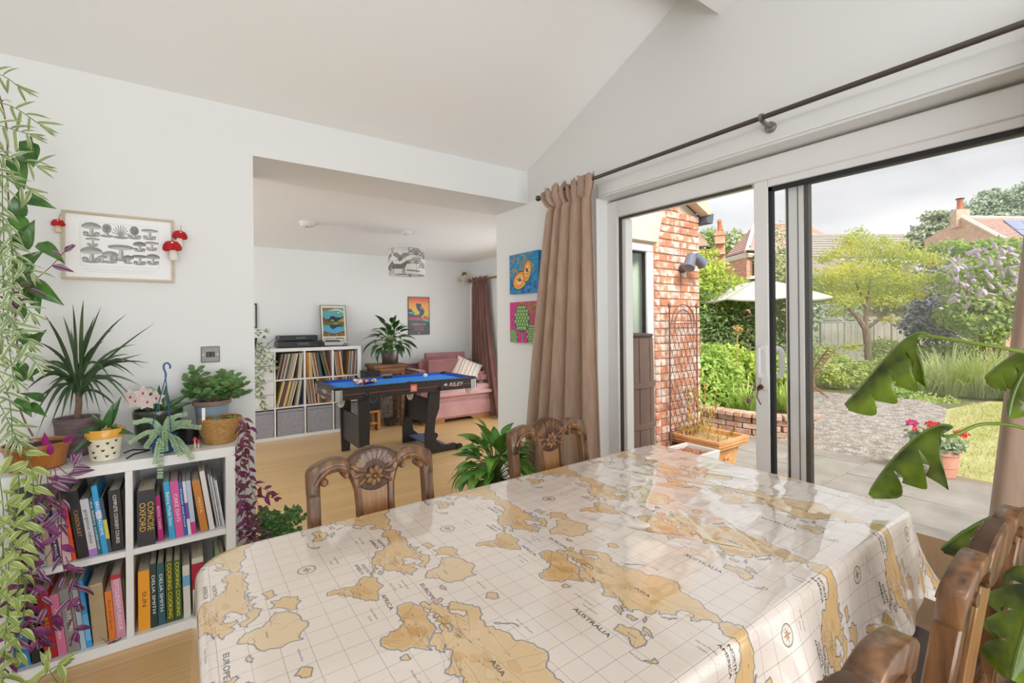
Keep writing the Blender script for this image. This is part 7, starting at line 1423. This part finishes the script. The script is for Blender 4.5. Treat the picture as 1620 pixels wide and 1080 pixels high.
for x, y in [(1498, 455), (1505, 470), (1515, 430), (1522, 412), (1530, 402), (1545, 398), (1560, 400), (1575, 395), (1588, 402), (1600, 398), (1612, 405), (1535, 425), (1550, 420), (1566, 412), (1580, 420), (1596, 424), (1610, 418), (1500, 432), (1512, 448), (1526, 452), (1540, 445), (1500, 480), (1518, 478), (1503, 495), (1525, 488), (1545, 470), (1558, 462), (1588, 458), (1605, 450), (1614, 480), (1560, 466), (1596, 470), (1534, 460), (1570, 440), (1585, 440), (1490, 488), (1515, 415), (1604, 436), (1548, 410), (1618, 392)]:
    p = dep(x, y, rd(9.9, 10.4)); inst('flower_spike', fs_me, bud, Matrix.Translation(p) @ frame((rd(-1, -.2), rd(-.6, .4), rd(.0, .7))) @ Matrix.Rotation(PI/2, 4, 'Y') @ Matrix.Diagonal((.75, .75, 1, 1)) @ Matrix.Scale(rd(.6, 1.05), 4))
for _ in range(70):
    x, y = rd(1495, 1625), rd(392, 500); p = dep(x, y, rd(10.0, 10.7)); inst('flower_spike', fs_me, bud, Matrix.Translation(p) @ frame((rd(-1, -.1), rd(-.6, .4), rd(-.1, .6))) @ Matrix.Rotation(PI/2, 4, 'Y') @ Matrix.Diagonal((.7, .7, 1, 1)) @ Matrix.Scale(rd(.45, .9), 4))
shrub('shrub', 'low yellow-green ground cover below the acer trunk', blob_px([(1305, 588, 10.8, .35, .7), (1330, 580, 11, .35, .8), (1355, 590, 10.8, .35, .6), (1390, 585, 11, .4, .7), (1420, 580, 11, .4, .7), (1325, 600, 10.4, .3, .5), (1370, 603, 10.4, .3, .5), (1300, 560, 12.5, .4, .7), (1400, 555, 12.6, .5, .7)]), leafm('ground_cover_leaf', (186, 196, 88), (150, 176, 74)), 5200, .09, gz(1350, 600, 10.8), stem=False)
shrub('shrub', 'small leafy bushes along the gravel edge before the tall grass', blob_px([(1415, 625, 9.2, .26, .7), (1440, 630, 9.0, .22, .7), (1468, 635, 8.8, .2, .7), (1500, 638, 8.7, .2, .6), (1400, 612, 9.8, .25, .7)]), lg, 2200, .07, gz(1440, 645, 9), stem=False)
q = thing('ornamental_grass', 'big arching mound of pale ornamental grass beside the gravel', 'grass', gz(1520, 640, 9)); b = MB(); rg = random.Random(8)
for x, y, d, n_, L_ in ((1455, 632, 9.4, 190, 1.05), (1500, 636, 9.2, 240, 1.2), (1545, 636, 9.0, 240, 1.2), (1590, 636, 8.8, 220, 1.2), (1635, 640, 8.6, 200, 1.2), (1480, 610, 10.4, 160, 1.1), (1540, 605, 10.2, 160, 1.2)): p = gz(x, y, d); blades(b, (p.x, p.y, G), int(n_*1.25), L_*1.18, .013, 1.0, .62, rg)
b.build('blades', leafm('pale_grass_blade', (188, 198, 120), (154, 176, 96), .3), q)['kind'] = 'stuff'
shrub('shrub', 'weedy green border plants under the fence beside the acer', blob_px([(1440, 560, 13, .4, .7), (1480, 560, 12.5, .45, .7), (1520, 555, 12, .4, .8)]), mg, 2600, .09, gz(1470, 585, 12.6), stem=False)
# ---- neighbouring houses
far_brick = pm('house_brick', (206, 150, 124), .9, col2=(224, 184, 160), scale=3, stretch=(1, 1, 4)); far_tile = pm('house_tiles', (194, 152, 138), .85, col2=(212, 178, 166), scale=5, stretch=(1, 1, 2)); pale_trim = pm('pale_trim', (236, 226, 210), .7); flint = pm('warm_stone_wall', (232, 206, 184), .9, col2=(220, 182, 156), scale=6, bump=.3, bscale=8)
def hull(name, P, mat, parent):
    bm = bmesh.new()
    for p in P: bm.verts.new(Vector(p)-ORG[parent.name])
    bmesh.ops.convex_hull(bm, input=bm.verts); me = bpy.data.meshes.new(name); bm.to_mesh(me); bm.free(); me.materials.append(mat); o = bpy.data.objects.new(name, me); COL.objects.link(o); o.parent = parent; ORG[o.name] = ORG[parent.name]; return o
def drop(p, z): return Vector((p.x, p.y, z))
def courses(name, A, Bp, C, Dp, n_, mat, parent, th=.05):
    """tile courses from the eaves edge A-B up to the ridge edge D-C"""
    for k in range(n_):
        f0, f1 = k/n_, (k+1.15)/n_; f1 = min(1, f1); a, b_, c_, d_ = A.lerp(Dp, f0), Bp.lerp(C, f0), Bp.lerp(C, f1), A.lerp(Dp, f1); nn = (b_-a).cross(d_-a).normalized(); nn = nn if nn.z > 0 else -nn
        q0 = [a+nn*th, b_+nn*th, c_+nn*.008, d_+nn*.008]; q1 = [v-nn*.02 for v in (a, b_, c_, d_)]; bb = MB(); bb.add(q0+q1, [(0, 1, 2, 3), (7, 6, 5, 4), (0, 4, 5, 1), (1, 5, 6, 2), (2, 6, 7, 3), (3, 7, 4, 0)]); bb.build(name, mat, parent, smooth=False)
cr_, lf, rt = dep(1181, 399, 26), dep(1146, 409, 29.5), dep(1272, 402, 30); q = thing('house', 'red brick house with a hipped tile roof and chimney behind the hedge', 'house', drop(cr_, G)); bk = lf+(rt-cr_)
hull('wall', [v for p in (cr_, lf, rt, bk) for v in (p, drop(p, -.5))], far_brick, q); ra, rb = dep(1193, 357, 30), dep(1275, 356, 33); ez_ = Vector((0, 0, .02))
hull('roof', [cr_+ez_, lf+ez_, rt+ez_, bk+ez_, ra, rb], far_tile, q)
courses('tile_course', lf, cr_, ra, ra.lerp(lf, .03), 12, far_tile, q, .06); courses('tile_course', cr_, rt, rb, ra, 12, far_tile, q, .06)
MB().tube([cr_+Vector((0, 0, .05)), ra+Vector((0, 0, .06))], .12, 6).build('hip_ridge', pale_trim, q); MB().tube([ra+Vector((0, 0, .06)), rb+Vector((0, 0, .06))], .12, 6).build('ridge', far_tile, q); MB().tube([lf+Vector((0, 0, -.15)), cr_+Vector((-.1, -.1, -.15)), rt+Vector((0, 0, -.15))], .14, 6, flat=1.2).build('fascia', pale_trim, q); MB().tube([lf+Vector((-.1, -.1, .02)), cr_+Vector((-.2, -.2, .02)), rt+Vector((-.1, -.1, .02))], .07, 6).build('gutter', dk, q); v = cr_.lerp(rt, .08); MB().tube([v+Vector((-.15, -.15, 0)), drop(v, -.3)+Vector((-.15, -.15, 0))], .06, 6).build('drainpipe', dk, q)
p = dep(1139, 420, 26); w_ = .30; tp_ = dep(1139, 367, 26).z; MB().cbox((p.x, p.y, (tp_+.5)/2), (w_*1.7, w_*1.7, tp_-.5), YAW).cbox((p.x, p.y, tp_-.12), (w_*2.05, w_*2.05, .2), YAW).build('chimney', far_brick, q, smooth=False); MB().lathe([(.12, 0), (.10, .5), (.13, .55), (.09, .7)], c=(p.x, p.y, tp_), k=12).build('chimney_pot', pm('chimney_clay', (210, 130, 96), .8), q)
for y_ in (385, 402): pb = dep(1139, y_, 25.7); MB().cbox((pb.x, pb.y, pb.z), (w_*1.75, w_*1.75, .05), YAW).build('brick_band', pm('pale_band', (226, 190, 168), .9), q, smooth=False)
a, b_ = dep(1095, 392, 22), dep(1122, 391, 22); q = thing('house', 'corner of a tiled roof just past the brick wing gutter', 'house', drop(a, G)); c2, d2 = dep(1090, 362, 25), dep(1108, 372, 25); hull('wall', [v for p in (a, b_.lerp(a, .25), c2, d2) for v in (drop(p, a.z), drop(p, -.5))], far_brick, q); courses('tile_course', a, b_, d2, c2, 7, far_tile, q, .06); MB().tube([a, b_+Vector((0, 0, 0))], .09, 6).build('gutter', dk, q)
la, lb_ = dep(1268, 407, 28), dep(1448, 409, 31); ua, ub = dep(1268, 372, 32), dep(1428, 372, 35); q = thing('barn', 'long low grey tiled barn roof behind the acer', 'barn', drop(la.lerp(lb_, .5), G)); gt = pm('grey_tiles', (186, 178, 170), .85, col2=(168, 160, 152), scale=4); hull('wall', [v for p in (la, lb_, ua, ub) for v in (drop(p, la.z-.05), drop(p, -.5))], gt, q); hull('gable', [la, ua, drop(ua, la.z), la+Vector((.3, -.2, 0))], gt, q); courses('tile_course', la, lb_, ub, ua, 9, gt, q, .09); MB().tube([ua, ub], .12, 6).build('ridge', gt, q)
a, b_ = dep(1262, 374, 36), dep(1312, 374, 37); c2 = dep(1284, 358, 38); q = thing('house', 'distant brown roof peeping above the barn ridge', 'house', drop(a, G)); hull('roof', [a, b_, c2, a+F_*6, b_+F_*6, dep(1262, 358, 42)], pm('tan_tiles', (198, 160, 134), .85, col2=(184, 146, 122), scale=4), q); hull('wall', [v for p in (a, b_, a+F_*6, b_+F_*6) for v in (drop(p, a.z), drop(p, -.5))], far_brick, q)
ap, gr_, gl_ = dep(1523, 346, 24), dep(1590, 382, 22), dep(1462, 380, 26.5); re, ee = dep(1680, 348, 27), dep(1700, 392, 24.5); q = thing('house', 'brick gable house with solar panels beyond the buddleia', 'house', drop(gr_, G)); bkx = re-ap
hull('gable', [v for p in (ap, gr_, gl_) for v in (p, p+bkx.normalized()*.4)]+[drop(p, -.5) for p in (gr_, gl_)], flint, q); hull('wall', [v for p in (gr_, ee, gl_, gl_+bkx) for v in (drop(p, min(gr_.z, ee.z)), drop(p, -.5))], far_brick, q)
courses('tile_course', gr_, ee, re, ap, 14, far_tile, q, .05); courses('tile_course', gl_+bkx, gl_, ap, re, 4, far_tile, q, .05); MB().tube([ap+Vector((0, 0, .1)), gr_+Vector((0, 0, .1))], .11, 6).build('verge', pale_trim, q); MB().tube([ap+Vector((0, 0, .08)), re+Vector((0, 0, .08))], .10, 6).build('ridge', pale_trim, q)
p = dep(1519, 346, 24.3); MB().cbox((p.x, p.y, p.z+.0), (.55, .55, .9), YAW).build('chimney', flint, q, smooth=False); MB().lathe([(.14, .45), (.12, .95), (.16, 1.0)], c=p, k=10).build('chimney_pot', pm('chimney_clay', None) if False else MATS['chimney_clay'], q); MB().lathe([(.18, 1.02), (.18, 1.06)], c=p, k=10).build('cowl', dk, q)
e1, e2, r1, r2 = gr_, ee, ap, re; sol = pm('solar_glass', (120, 140, 186), .15, metal=.1, coat=.6); nn = (e2-e1).cross(r1-e1).normalized(); nn = nn if nn.z > 0 else -nn
def rp(u, v): return e1.lerp(e2, u).lerp(r1.lerp(r2, u), v)
for i in range(4):
    for j in range(2):
        u0, u1 = .34+i*.17, .34+i*.17+.165; v0, v1 = .10+j*.41, .10+j*.41+.395; P = [rp(u0, v0), rp(u1, v0), rp(u1, v1), rp(u0, v1)]; b = MB(); b.add([x+nn*.10 for x in P]+[x+nn*.06 for x in P], [(0, 1, 2, 3), (7, 6, 5, 4), (0, 4, 5, 1), (1, 5, 6, 2), (2, 6, 7, 3), (3, 7, 4, 0)]); b.build('solar_panel', sol, q, smooth=False)
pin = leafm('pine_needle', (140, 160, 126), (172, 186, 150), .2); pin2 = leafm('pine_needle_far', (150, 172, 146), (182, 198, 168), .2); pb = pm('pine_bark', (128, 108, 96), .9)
bs = gz(1478, 560, 28); tree('pine_tree', 'dark layered pine standing left of the brick gable house', bs, ([bs, dep(1482, 470, 28), dep(1486, 400, 28), dep(1490, 340, 28)], .3, .08), [([dep(1486, 400, 28), dep(1460, 385, 28)], .08), ([dep(1486, 380, 28), dep(1508, 370, 28)], .08), ([dep(1487, 400, 28), dep(1500, 395, 27.6)], .07)], blob_px([(1480, 342, 28, .8, .35), (1492, 350, 28, .7, .35), (1470, 360, 28, .9, .3), (1500, 362, 28, .7, .3), (1455, 372, 28, .8, .25), (1485, 374, 27.6, .9, .3), (1450, 385, 28, .9, .25), (1475, 390, 28, .9, .3), (1505, 384, 28, .7, .3), (1440, 392, 28, .6, .25), (1462, 402, 28, .8, .3)]), pin, 5000, .24, pb, shell=.1)
for k, (x0, y0, lab) in enumerate(((1560, 330, 'grey-green pine crown behind the solar roof, nearer its chimney'), (1608, 318, 'grey-green pine crown behind the solar roof, farther along the ridge'))):
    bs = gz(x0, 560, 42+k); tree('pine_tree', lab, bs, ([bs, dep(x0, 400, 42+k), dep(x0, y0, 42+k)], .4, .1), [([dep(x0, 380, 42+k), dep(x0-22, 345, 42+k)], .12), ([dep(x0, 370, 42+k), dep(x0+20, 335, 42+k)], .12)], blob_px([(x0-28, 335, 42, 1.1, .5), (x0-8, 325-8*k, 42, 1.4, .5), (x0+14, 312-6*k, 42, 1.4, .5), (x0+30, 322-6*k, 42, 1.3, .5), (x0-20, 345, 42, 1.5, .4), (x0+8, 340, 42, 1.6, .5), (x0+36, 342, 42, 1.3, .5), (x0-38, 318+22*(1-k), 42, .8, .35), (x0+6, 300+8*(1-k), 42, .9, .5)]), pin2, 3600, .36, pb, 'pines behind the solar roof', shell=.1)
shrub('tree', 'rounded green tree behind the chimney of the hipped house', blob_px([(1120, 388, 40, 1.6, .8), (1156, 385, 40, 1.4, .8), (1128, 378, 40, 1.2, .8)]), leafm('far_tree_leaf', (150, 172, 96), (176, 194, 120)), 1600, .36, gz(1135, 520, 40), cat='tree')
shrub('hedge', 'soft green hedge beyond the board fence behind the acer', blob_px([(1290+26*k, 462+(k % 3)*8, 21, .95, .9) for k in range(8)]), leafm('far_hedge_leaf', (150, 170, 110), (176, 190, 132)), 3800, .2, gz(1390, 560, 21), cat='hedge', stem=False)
shrub('hedge', 'dark hedge line below the brick gable house', blob_px([(1500, 395, 19, .9, .4), (1540, 394, 19, .9, .4), (1580, 393, 19, .9, .45), (1620, 392, 19, .9, .45)]), mg, 2400, .18, gz(1560, 560, 19), cat='hedge')
# ---- pots, barrel, trellis and lamp by the brick wing
terra = pm('terracotta', (214, 150, 96), .8, col2=(226, 176, 120), scale=5, bump=.3, bscale=30); terra_p = pm('pink_terracotta', (218, 160, 138), .8, col2=(206, 146, 122), scale=5)
c = Vector((5.92, 1.255, G+.001)); q = potted('geranium', 'geraniums with red and magenta blooms in a pink terracotta pot by the lawn', c, open_pot(.088, .125, .27, lip=.008, lip_h=.06), terra_p, .25, .105)
cloud('foliage', leafm('geranium_leaf', (120, 150, 100), (156, 180, 130), .2), q, [(c+Vector((0, 0, .32)), (.16, .16, .10)), (c+Vector((-.10, .12, .36)), (.12, .12, .09))], 420, .055, asp=.9)
for i, (x, y, cl, cn) in enumerate(((1444, 669, (222, 30, 130), 'magenta'), (1455, 680, (232, 56, 60), 'red'), (1474, 671, (236, 70, 66), 'red'), (1520, 685, (232, 60, 60), 'red'))):
    p = dep(x, y, 4.45+.05*i); MB().tube([c+Vector((0, 0, .26)), (c+Vector((0, 0, .36))).lerp(p, .5), p], .004, 5).build('flower_stalk', stem_g, q); cloud('flower_head', pm('geranium_'+cn, cl, .6, transl=.2), q, [(p, (.05, .05, .028))], 90, .03, asp=1, shell=.3)
brl = pm('brown_plastic_barrel', (152, 126, 116), .6, col2=(140, 114, 104), scale=4, bump=.15, bscale=60); c = Vector((2.95, 2.655, G+.001)); q = thing('water_butt', 'tall brown barrel water butt outside against the window', 'water butt', c); BH = 1.40
def br(z): return .281+.008*math.sin(PI*(z/BH))
ns = 14
for k in range(ns):
    a0, a1 = 2*PI*k/ns+.012, 2*PI*(k+1)/ns-.012; rows = []
    for z in np.linspace(.01, BH-.03, 12): rows.append([(c.x+(br(z)+(.004 if 0 < j < 3 else 0))*math.cos(a0+(a1-a0)*j/3), c.y+(br(z)+(.004 if 0 < j < 3 else 0))*math.sin(a0+(a1-a0)*j/3), c.z+z) for j in range(4)])
    b = MB(); b.sheet(rows); b.build('stave', brl, q)
MB().lathe([(.268, 0), (.274, .02)]+[(br(z)-.004, z) for z in np.linspace(.05, BH-.05, 10)]+[(.277, BH-.02), (.286, BH-.01), (.283, BH), (.25, BH+.004), (0, BH+.01)], c=c, k=36).build('inner_drum', pm('barrel_dark', (112, 92, 86), .7), q)
for z in (.30, .68, 1.00): MB().lathe([(br(z)+.004, z-.024), (br(z)+.014, z-.018), (br(z)+.014, z+.018), (br(z)+.004, z+.024)], c=c, k=36).build('hoop', brl, q)
c2 = Vector((2.86, 2.56, c.z+BH+.010)); q = thing('plant_pot', 'small empty terracotta pot on top of the brown barrel', 'pot', c2); pot('body', open_pot(.05, .072, .065, lip=.004, lip_h=.02), c2, pm('brick_red_pot', (156, 96, 72), .8), q)
c = Vector((3.78, 2.56, G+.001)); q = thing('trough', 'white square trough of bark chips beside the terracotta planter', 'planter', c); ww = pm('white_trough', (232, 230, 226), .5)
def box_pot(q, c, w, d, h, tw, mat, name='body', rim=None):
    b = MB(); o_ = [(-w/2, -d/2), (w/2, -d/2), (w/2, d/2), (-w/2, d/2)]; sh = lambda k, z: [Vector((c.x+x*k, c.y+y*k, c.z+z)) for x, y in o_]; L0 = sh(.82, 0)+sh(1, h)+[Vector((c.x+x-math.copysign(tw, x), c.y+y-math.copysign(tw, y), c.z+h)) for x, y in o_]+[Vector((c.x+.8*x, c.y+.8*y, c.z+h*.4)) for x, y in o_]
    f = [(3, 2, 1, 0)]
    for a in (0, 4, 8):
        for i in range(4): f.append((a+i, a+(i+1) % 4, a+4+(i+1) % 4, a+4+i))
    f.append((12, 13, 14, 15)); b.add(L0, f); b.build(name, mat, q, bevel=.006, seg=2)
box_pot(q, c, .46, .36, .32, .03, ww); barkc = pm('bark_chip', (196, 142, 116), .9, col2=(150, 100, 78), scale=20, rnd=.2); MB().box((c.x-.19, c.y-.14, c.z+.18), (c.x+.19, c.y+.14, c.z+.275)).build('fill', barkc, q, smooth=False)
b = MB()
for k in range(150): p = c+Vector((rd(-.18, .18), rd(-.13, .13), .278+rd(0, .012))); b.box((-.02, -.012, -.004), (.02, .012, .004), Matrix.Translation(p) @ Matrix.Rotation(rd(0, 6), 4, 'Z') @ Matrix.Rotation(rd(-.5, .5), 4, 'X'))
b.build('bark_chips', barkc, q, smooth=False)['kind'] = 'stuff'
c = Vector((4.285, 2.665, G+.001)); q = thing('trough', 'square terracotta planter of dry stalks at the brick wing corner', 'planter', c); box_pot(q, c, .40, .40, .29, .03, terra)
b = MB()
for z, e in ((.285, .25), (.315, .265), (.345, .27)):
    o_ = [(-e, -e), (e, -e), (e, e), (-e, e)]; i_ = [(x*.84, y*.84) for x, y in o_]; k_ = len(b.v); b.add([(c.x+x, c.y+y, c.z+zz) for zz in (z, z+.03) for x, y in o_]+[(c.x+x, c.y+y, c.z+zz) for zz in (z, z+.03) for x, y in i_], [(i, (i+1) % 4, 4+(i+1) % 4, 4+i) for i in range(4)]+[(8+(i+1) % 4, 8+i, 12+i, 12+(i+1) % 4) for i in range(4)]+[(4+i, 4+(i+1) % 4, 12+(i+1) % 4, 12+i) for i in range(4)]+[((i+1) % 4, i, 8+i, 8+(i+1) % 4) for i in range(4)])
b.build('rim', terra, q, bevel=.004); MB().box((c.x-.2, c.y-.2, c.z+.26), (c.x+.2, c.y+.2, c.z+.335)).build('soil', pm('dry_soil', (206, 180, 130), .95, col2=(176, 150, 110), scale=30, bump=.6), q)
for s, ax in ((-1, 0), (1, 0), (-1, 1), (1, 1)):
    for k in range(5): a = 2*PI*k/5; o_ = Vector((0, .05*math.cos(a), .04*math.sin(a))) if ax == 0 else Vector((.05*math.cos(a), 0, .04*math.sin(a))); ctr = c+(Vector((s*.192, 0, .16)) if ax == 0 else Vector((0, s*.192, .16))); MB().ball(ctr+o_*.8, (.014 if ax == 0 else .03, .03 if ax == 0 else .014, .02), 8, 6).build('leaf_relief', terra, q)
b = MB(); b2 = MB(); rg = random.Random(5)
for k in range(34):
    p = c+Vector((rg.uniform(-.17, .17), rg.uniform(-.17, .17), .33)); h = rg.uniform(.1, .62)*(1 if k < 14 else .35); t_ = p+Vector((rg.uniform(-.14, .14), rg.uniform(-.14, .14), h)); b.tube([p, p.lerp(t_, .5)+Vector((rg.uniform(-.03, .03), 0, 0)), t_], .0035, 4)
    if k < 14:
        for j in range(10): v = p.lerp(t_, rg.uniform(.4, 1)); b2.ball(v+Vector((rg.uniform(-.02, .02), rg.uniform(-.02, .02), 0)), (.012, .006, .018), 5, 4)
b.build('dry_stalks', MATS['straw'], q)['kind'] = 'stuff'; b2.build('withered_leaves', pm('withered_leaf', (170, 160, 72), .8, col2=(196, 150, 84), scale=9, transl=.2), q)['kind'] = 'stuff'
iron = pm('rusty_iron', (104, 84, 80), .6, col2=(124, 96, 86), scale=30); q = thing('trellis', 'arched iron lattice trellis against the brick wing', 'trellis', (4.2, 2.88, G)); TY = 2.885
tl, tr_ = ony(1060, 600, TY).x, ony(1103, 600, TY).x; zb, zt = G+.001, 1.50; W2 = (tr_-tl); cxm = (tl+tr_)/2
for x in (tl, tr_): MB().tube([(x, TY, zb), (x, TY, zt)], .009, 6).build('upright', iron, q); MB().lathe([(.0, .075), (.008, .06), (.018, .04), (.018, .028), (.006, .012), (.009, 0)], c=(x, TY, zt), k=10).build('finial', iron, q); MB().ball((x, TY, .72), .016, 8, 6).build('knuckle', iron, q)
for r_, zc in ((W2*.42, 1.36), (W2*.30, 1.36)): MB().tube([(cxm+r_*math.cos(a), TY, zc+r_*1.0*math.sin(a)) for a in np.linspace(0, PI, 17)], .006, 6).build('arch', iron, q)
for z in (1.36, .30): MB().tube([(tl, TY, z), (tr_, TY, z)], .006, 6).build('crossbar', iron, q)
sp = .095; k = -30
while k < 60:
    for s in (1, -1):
        P = []
        for x in (tl, tr_): z = zb+.1+k*sp*1.75+s*(x-cxm)*2.2; P.append((x, z))
        (xa, za), (xb_, zb2) = P
        lo, hi = zb+.05, 1.36
        def cl(x0, z0, x1, z1):
            if z0 == z1: return None
            ts = sorted(((lo-z0)/(z1-z0), (hi-z0)/(z1-z0))); t0, t1 = max(0, ts[0]), min(1, ts[1]); return None if t1 <= t0 else ((x0+(x1-x0)*t0, TY, z0+(z1-z0)*t0), (x0+(x1-x0)*t1, TY, z0+(z1-z0)*t1))
        g_ = cl(xa, za, xb_, zb2)
        if g_: MB().tube(g_, .0032, 5).build('lattice_rod', iron, q)
    k += 1
p = ony(1078, 425, 2.94); q = thing('wall_light', 'grey twin spotlight on the corner of the brick wing', 'lamp', p); gm_ = pm('slate_metal', (130, 136, 150), .4, metal=.4); MB().lathe([(.045, 0), (.045, .03), (.03, .05)], c=p, k=16, M=Matrix.Rotation(PI/2, 4, 'X')).build('back_plate', iron, q)
for a, e, nm in (((1094, 404), (1089, 424), 'spot'), ((1100, 405), (1112, 418), 'spot')):
    u, v = ony(a[0], a[1], 2.80), ony(e[0], e[1], 2.78); ax = (v-u); MB().tube([u-ax*.1, u, u+ax*.2, u+ax*.9, v, v+ax*.02], [.025, .045, .052, .055, .062, .05], 16).build(nm, gm_, q)
MB().tube([p+Vector((0, -.04, 0)), p+Vector((.05, -.11, .06)), ony(1098, 405, 2.80)], .018, 8).build('arm', gm_, q)
q = thing('window_curtain', 'pale curtain behind the window of the brick wing', 'curtain', (3.2, 3.2, .9)); b = MB(); b.sheet([[(2.96+.85*i/30, 3.09+.012*math.sin(i*1.3), z) for i in range(31)] for z in (.9, 1.5, 2.12)]); b.build('cloth', pm('sage_curtain', (206, 214, 196), .8), q, solid=.003)
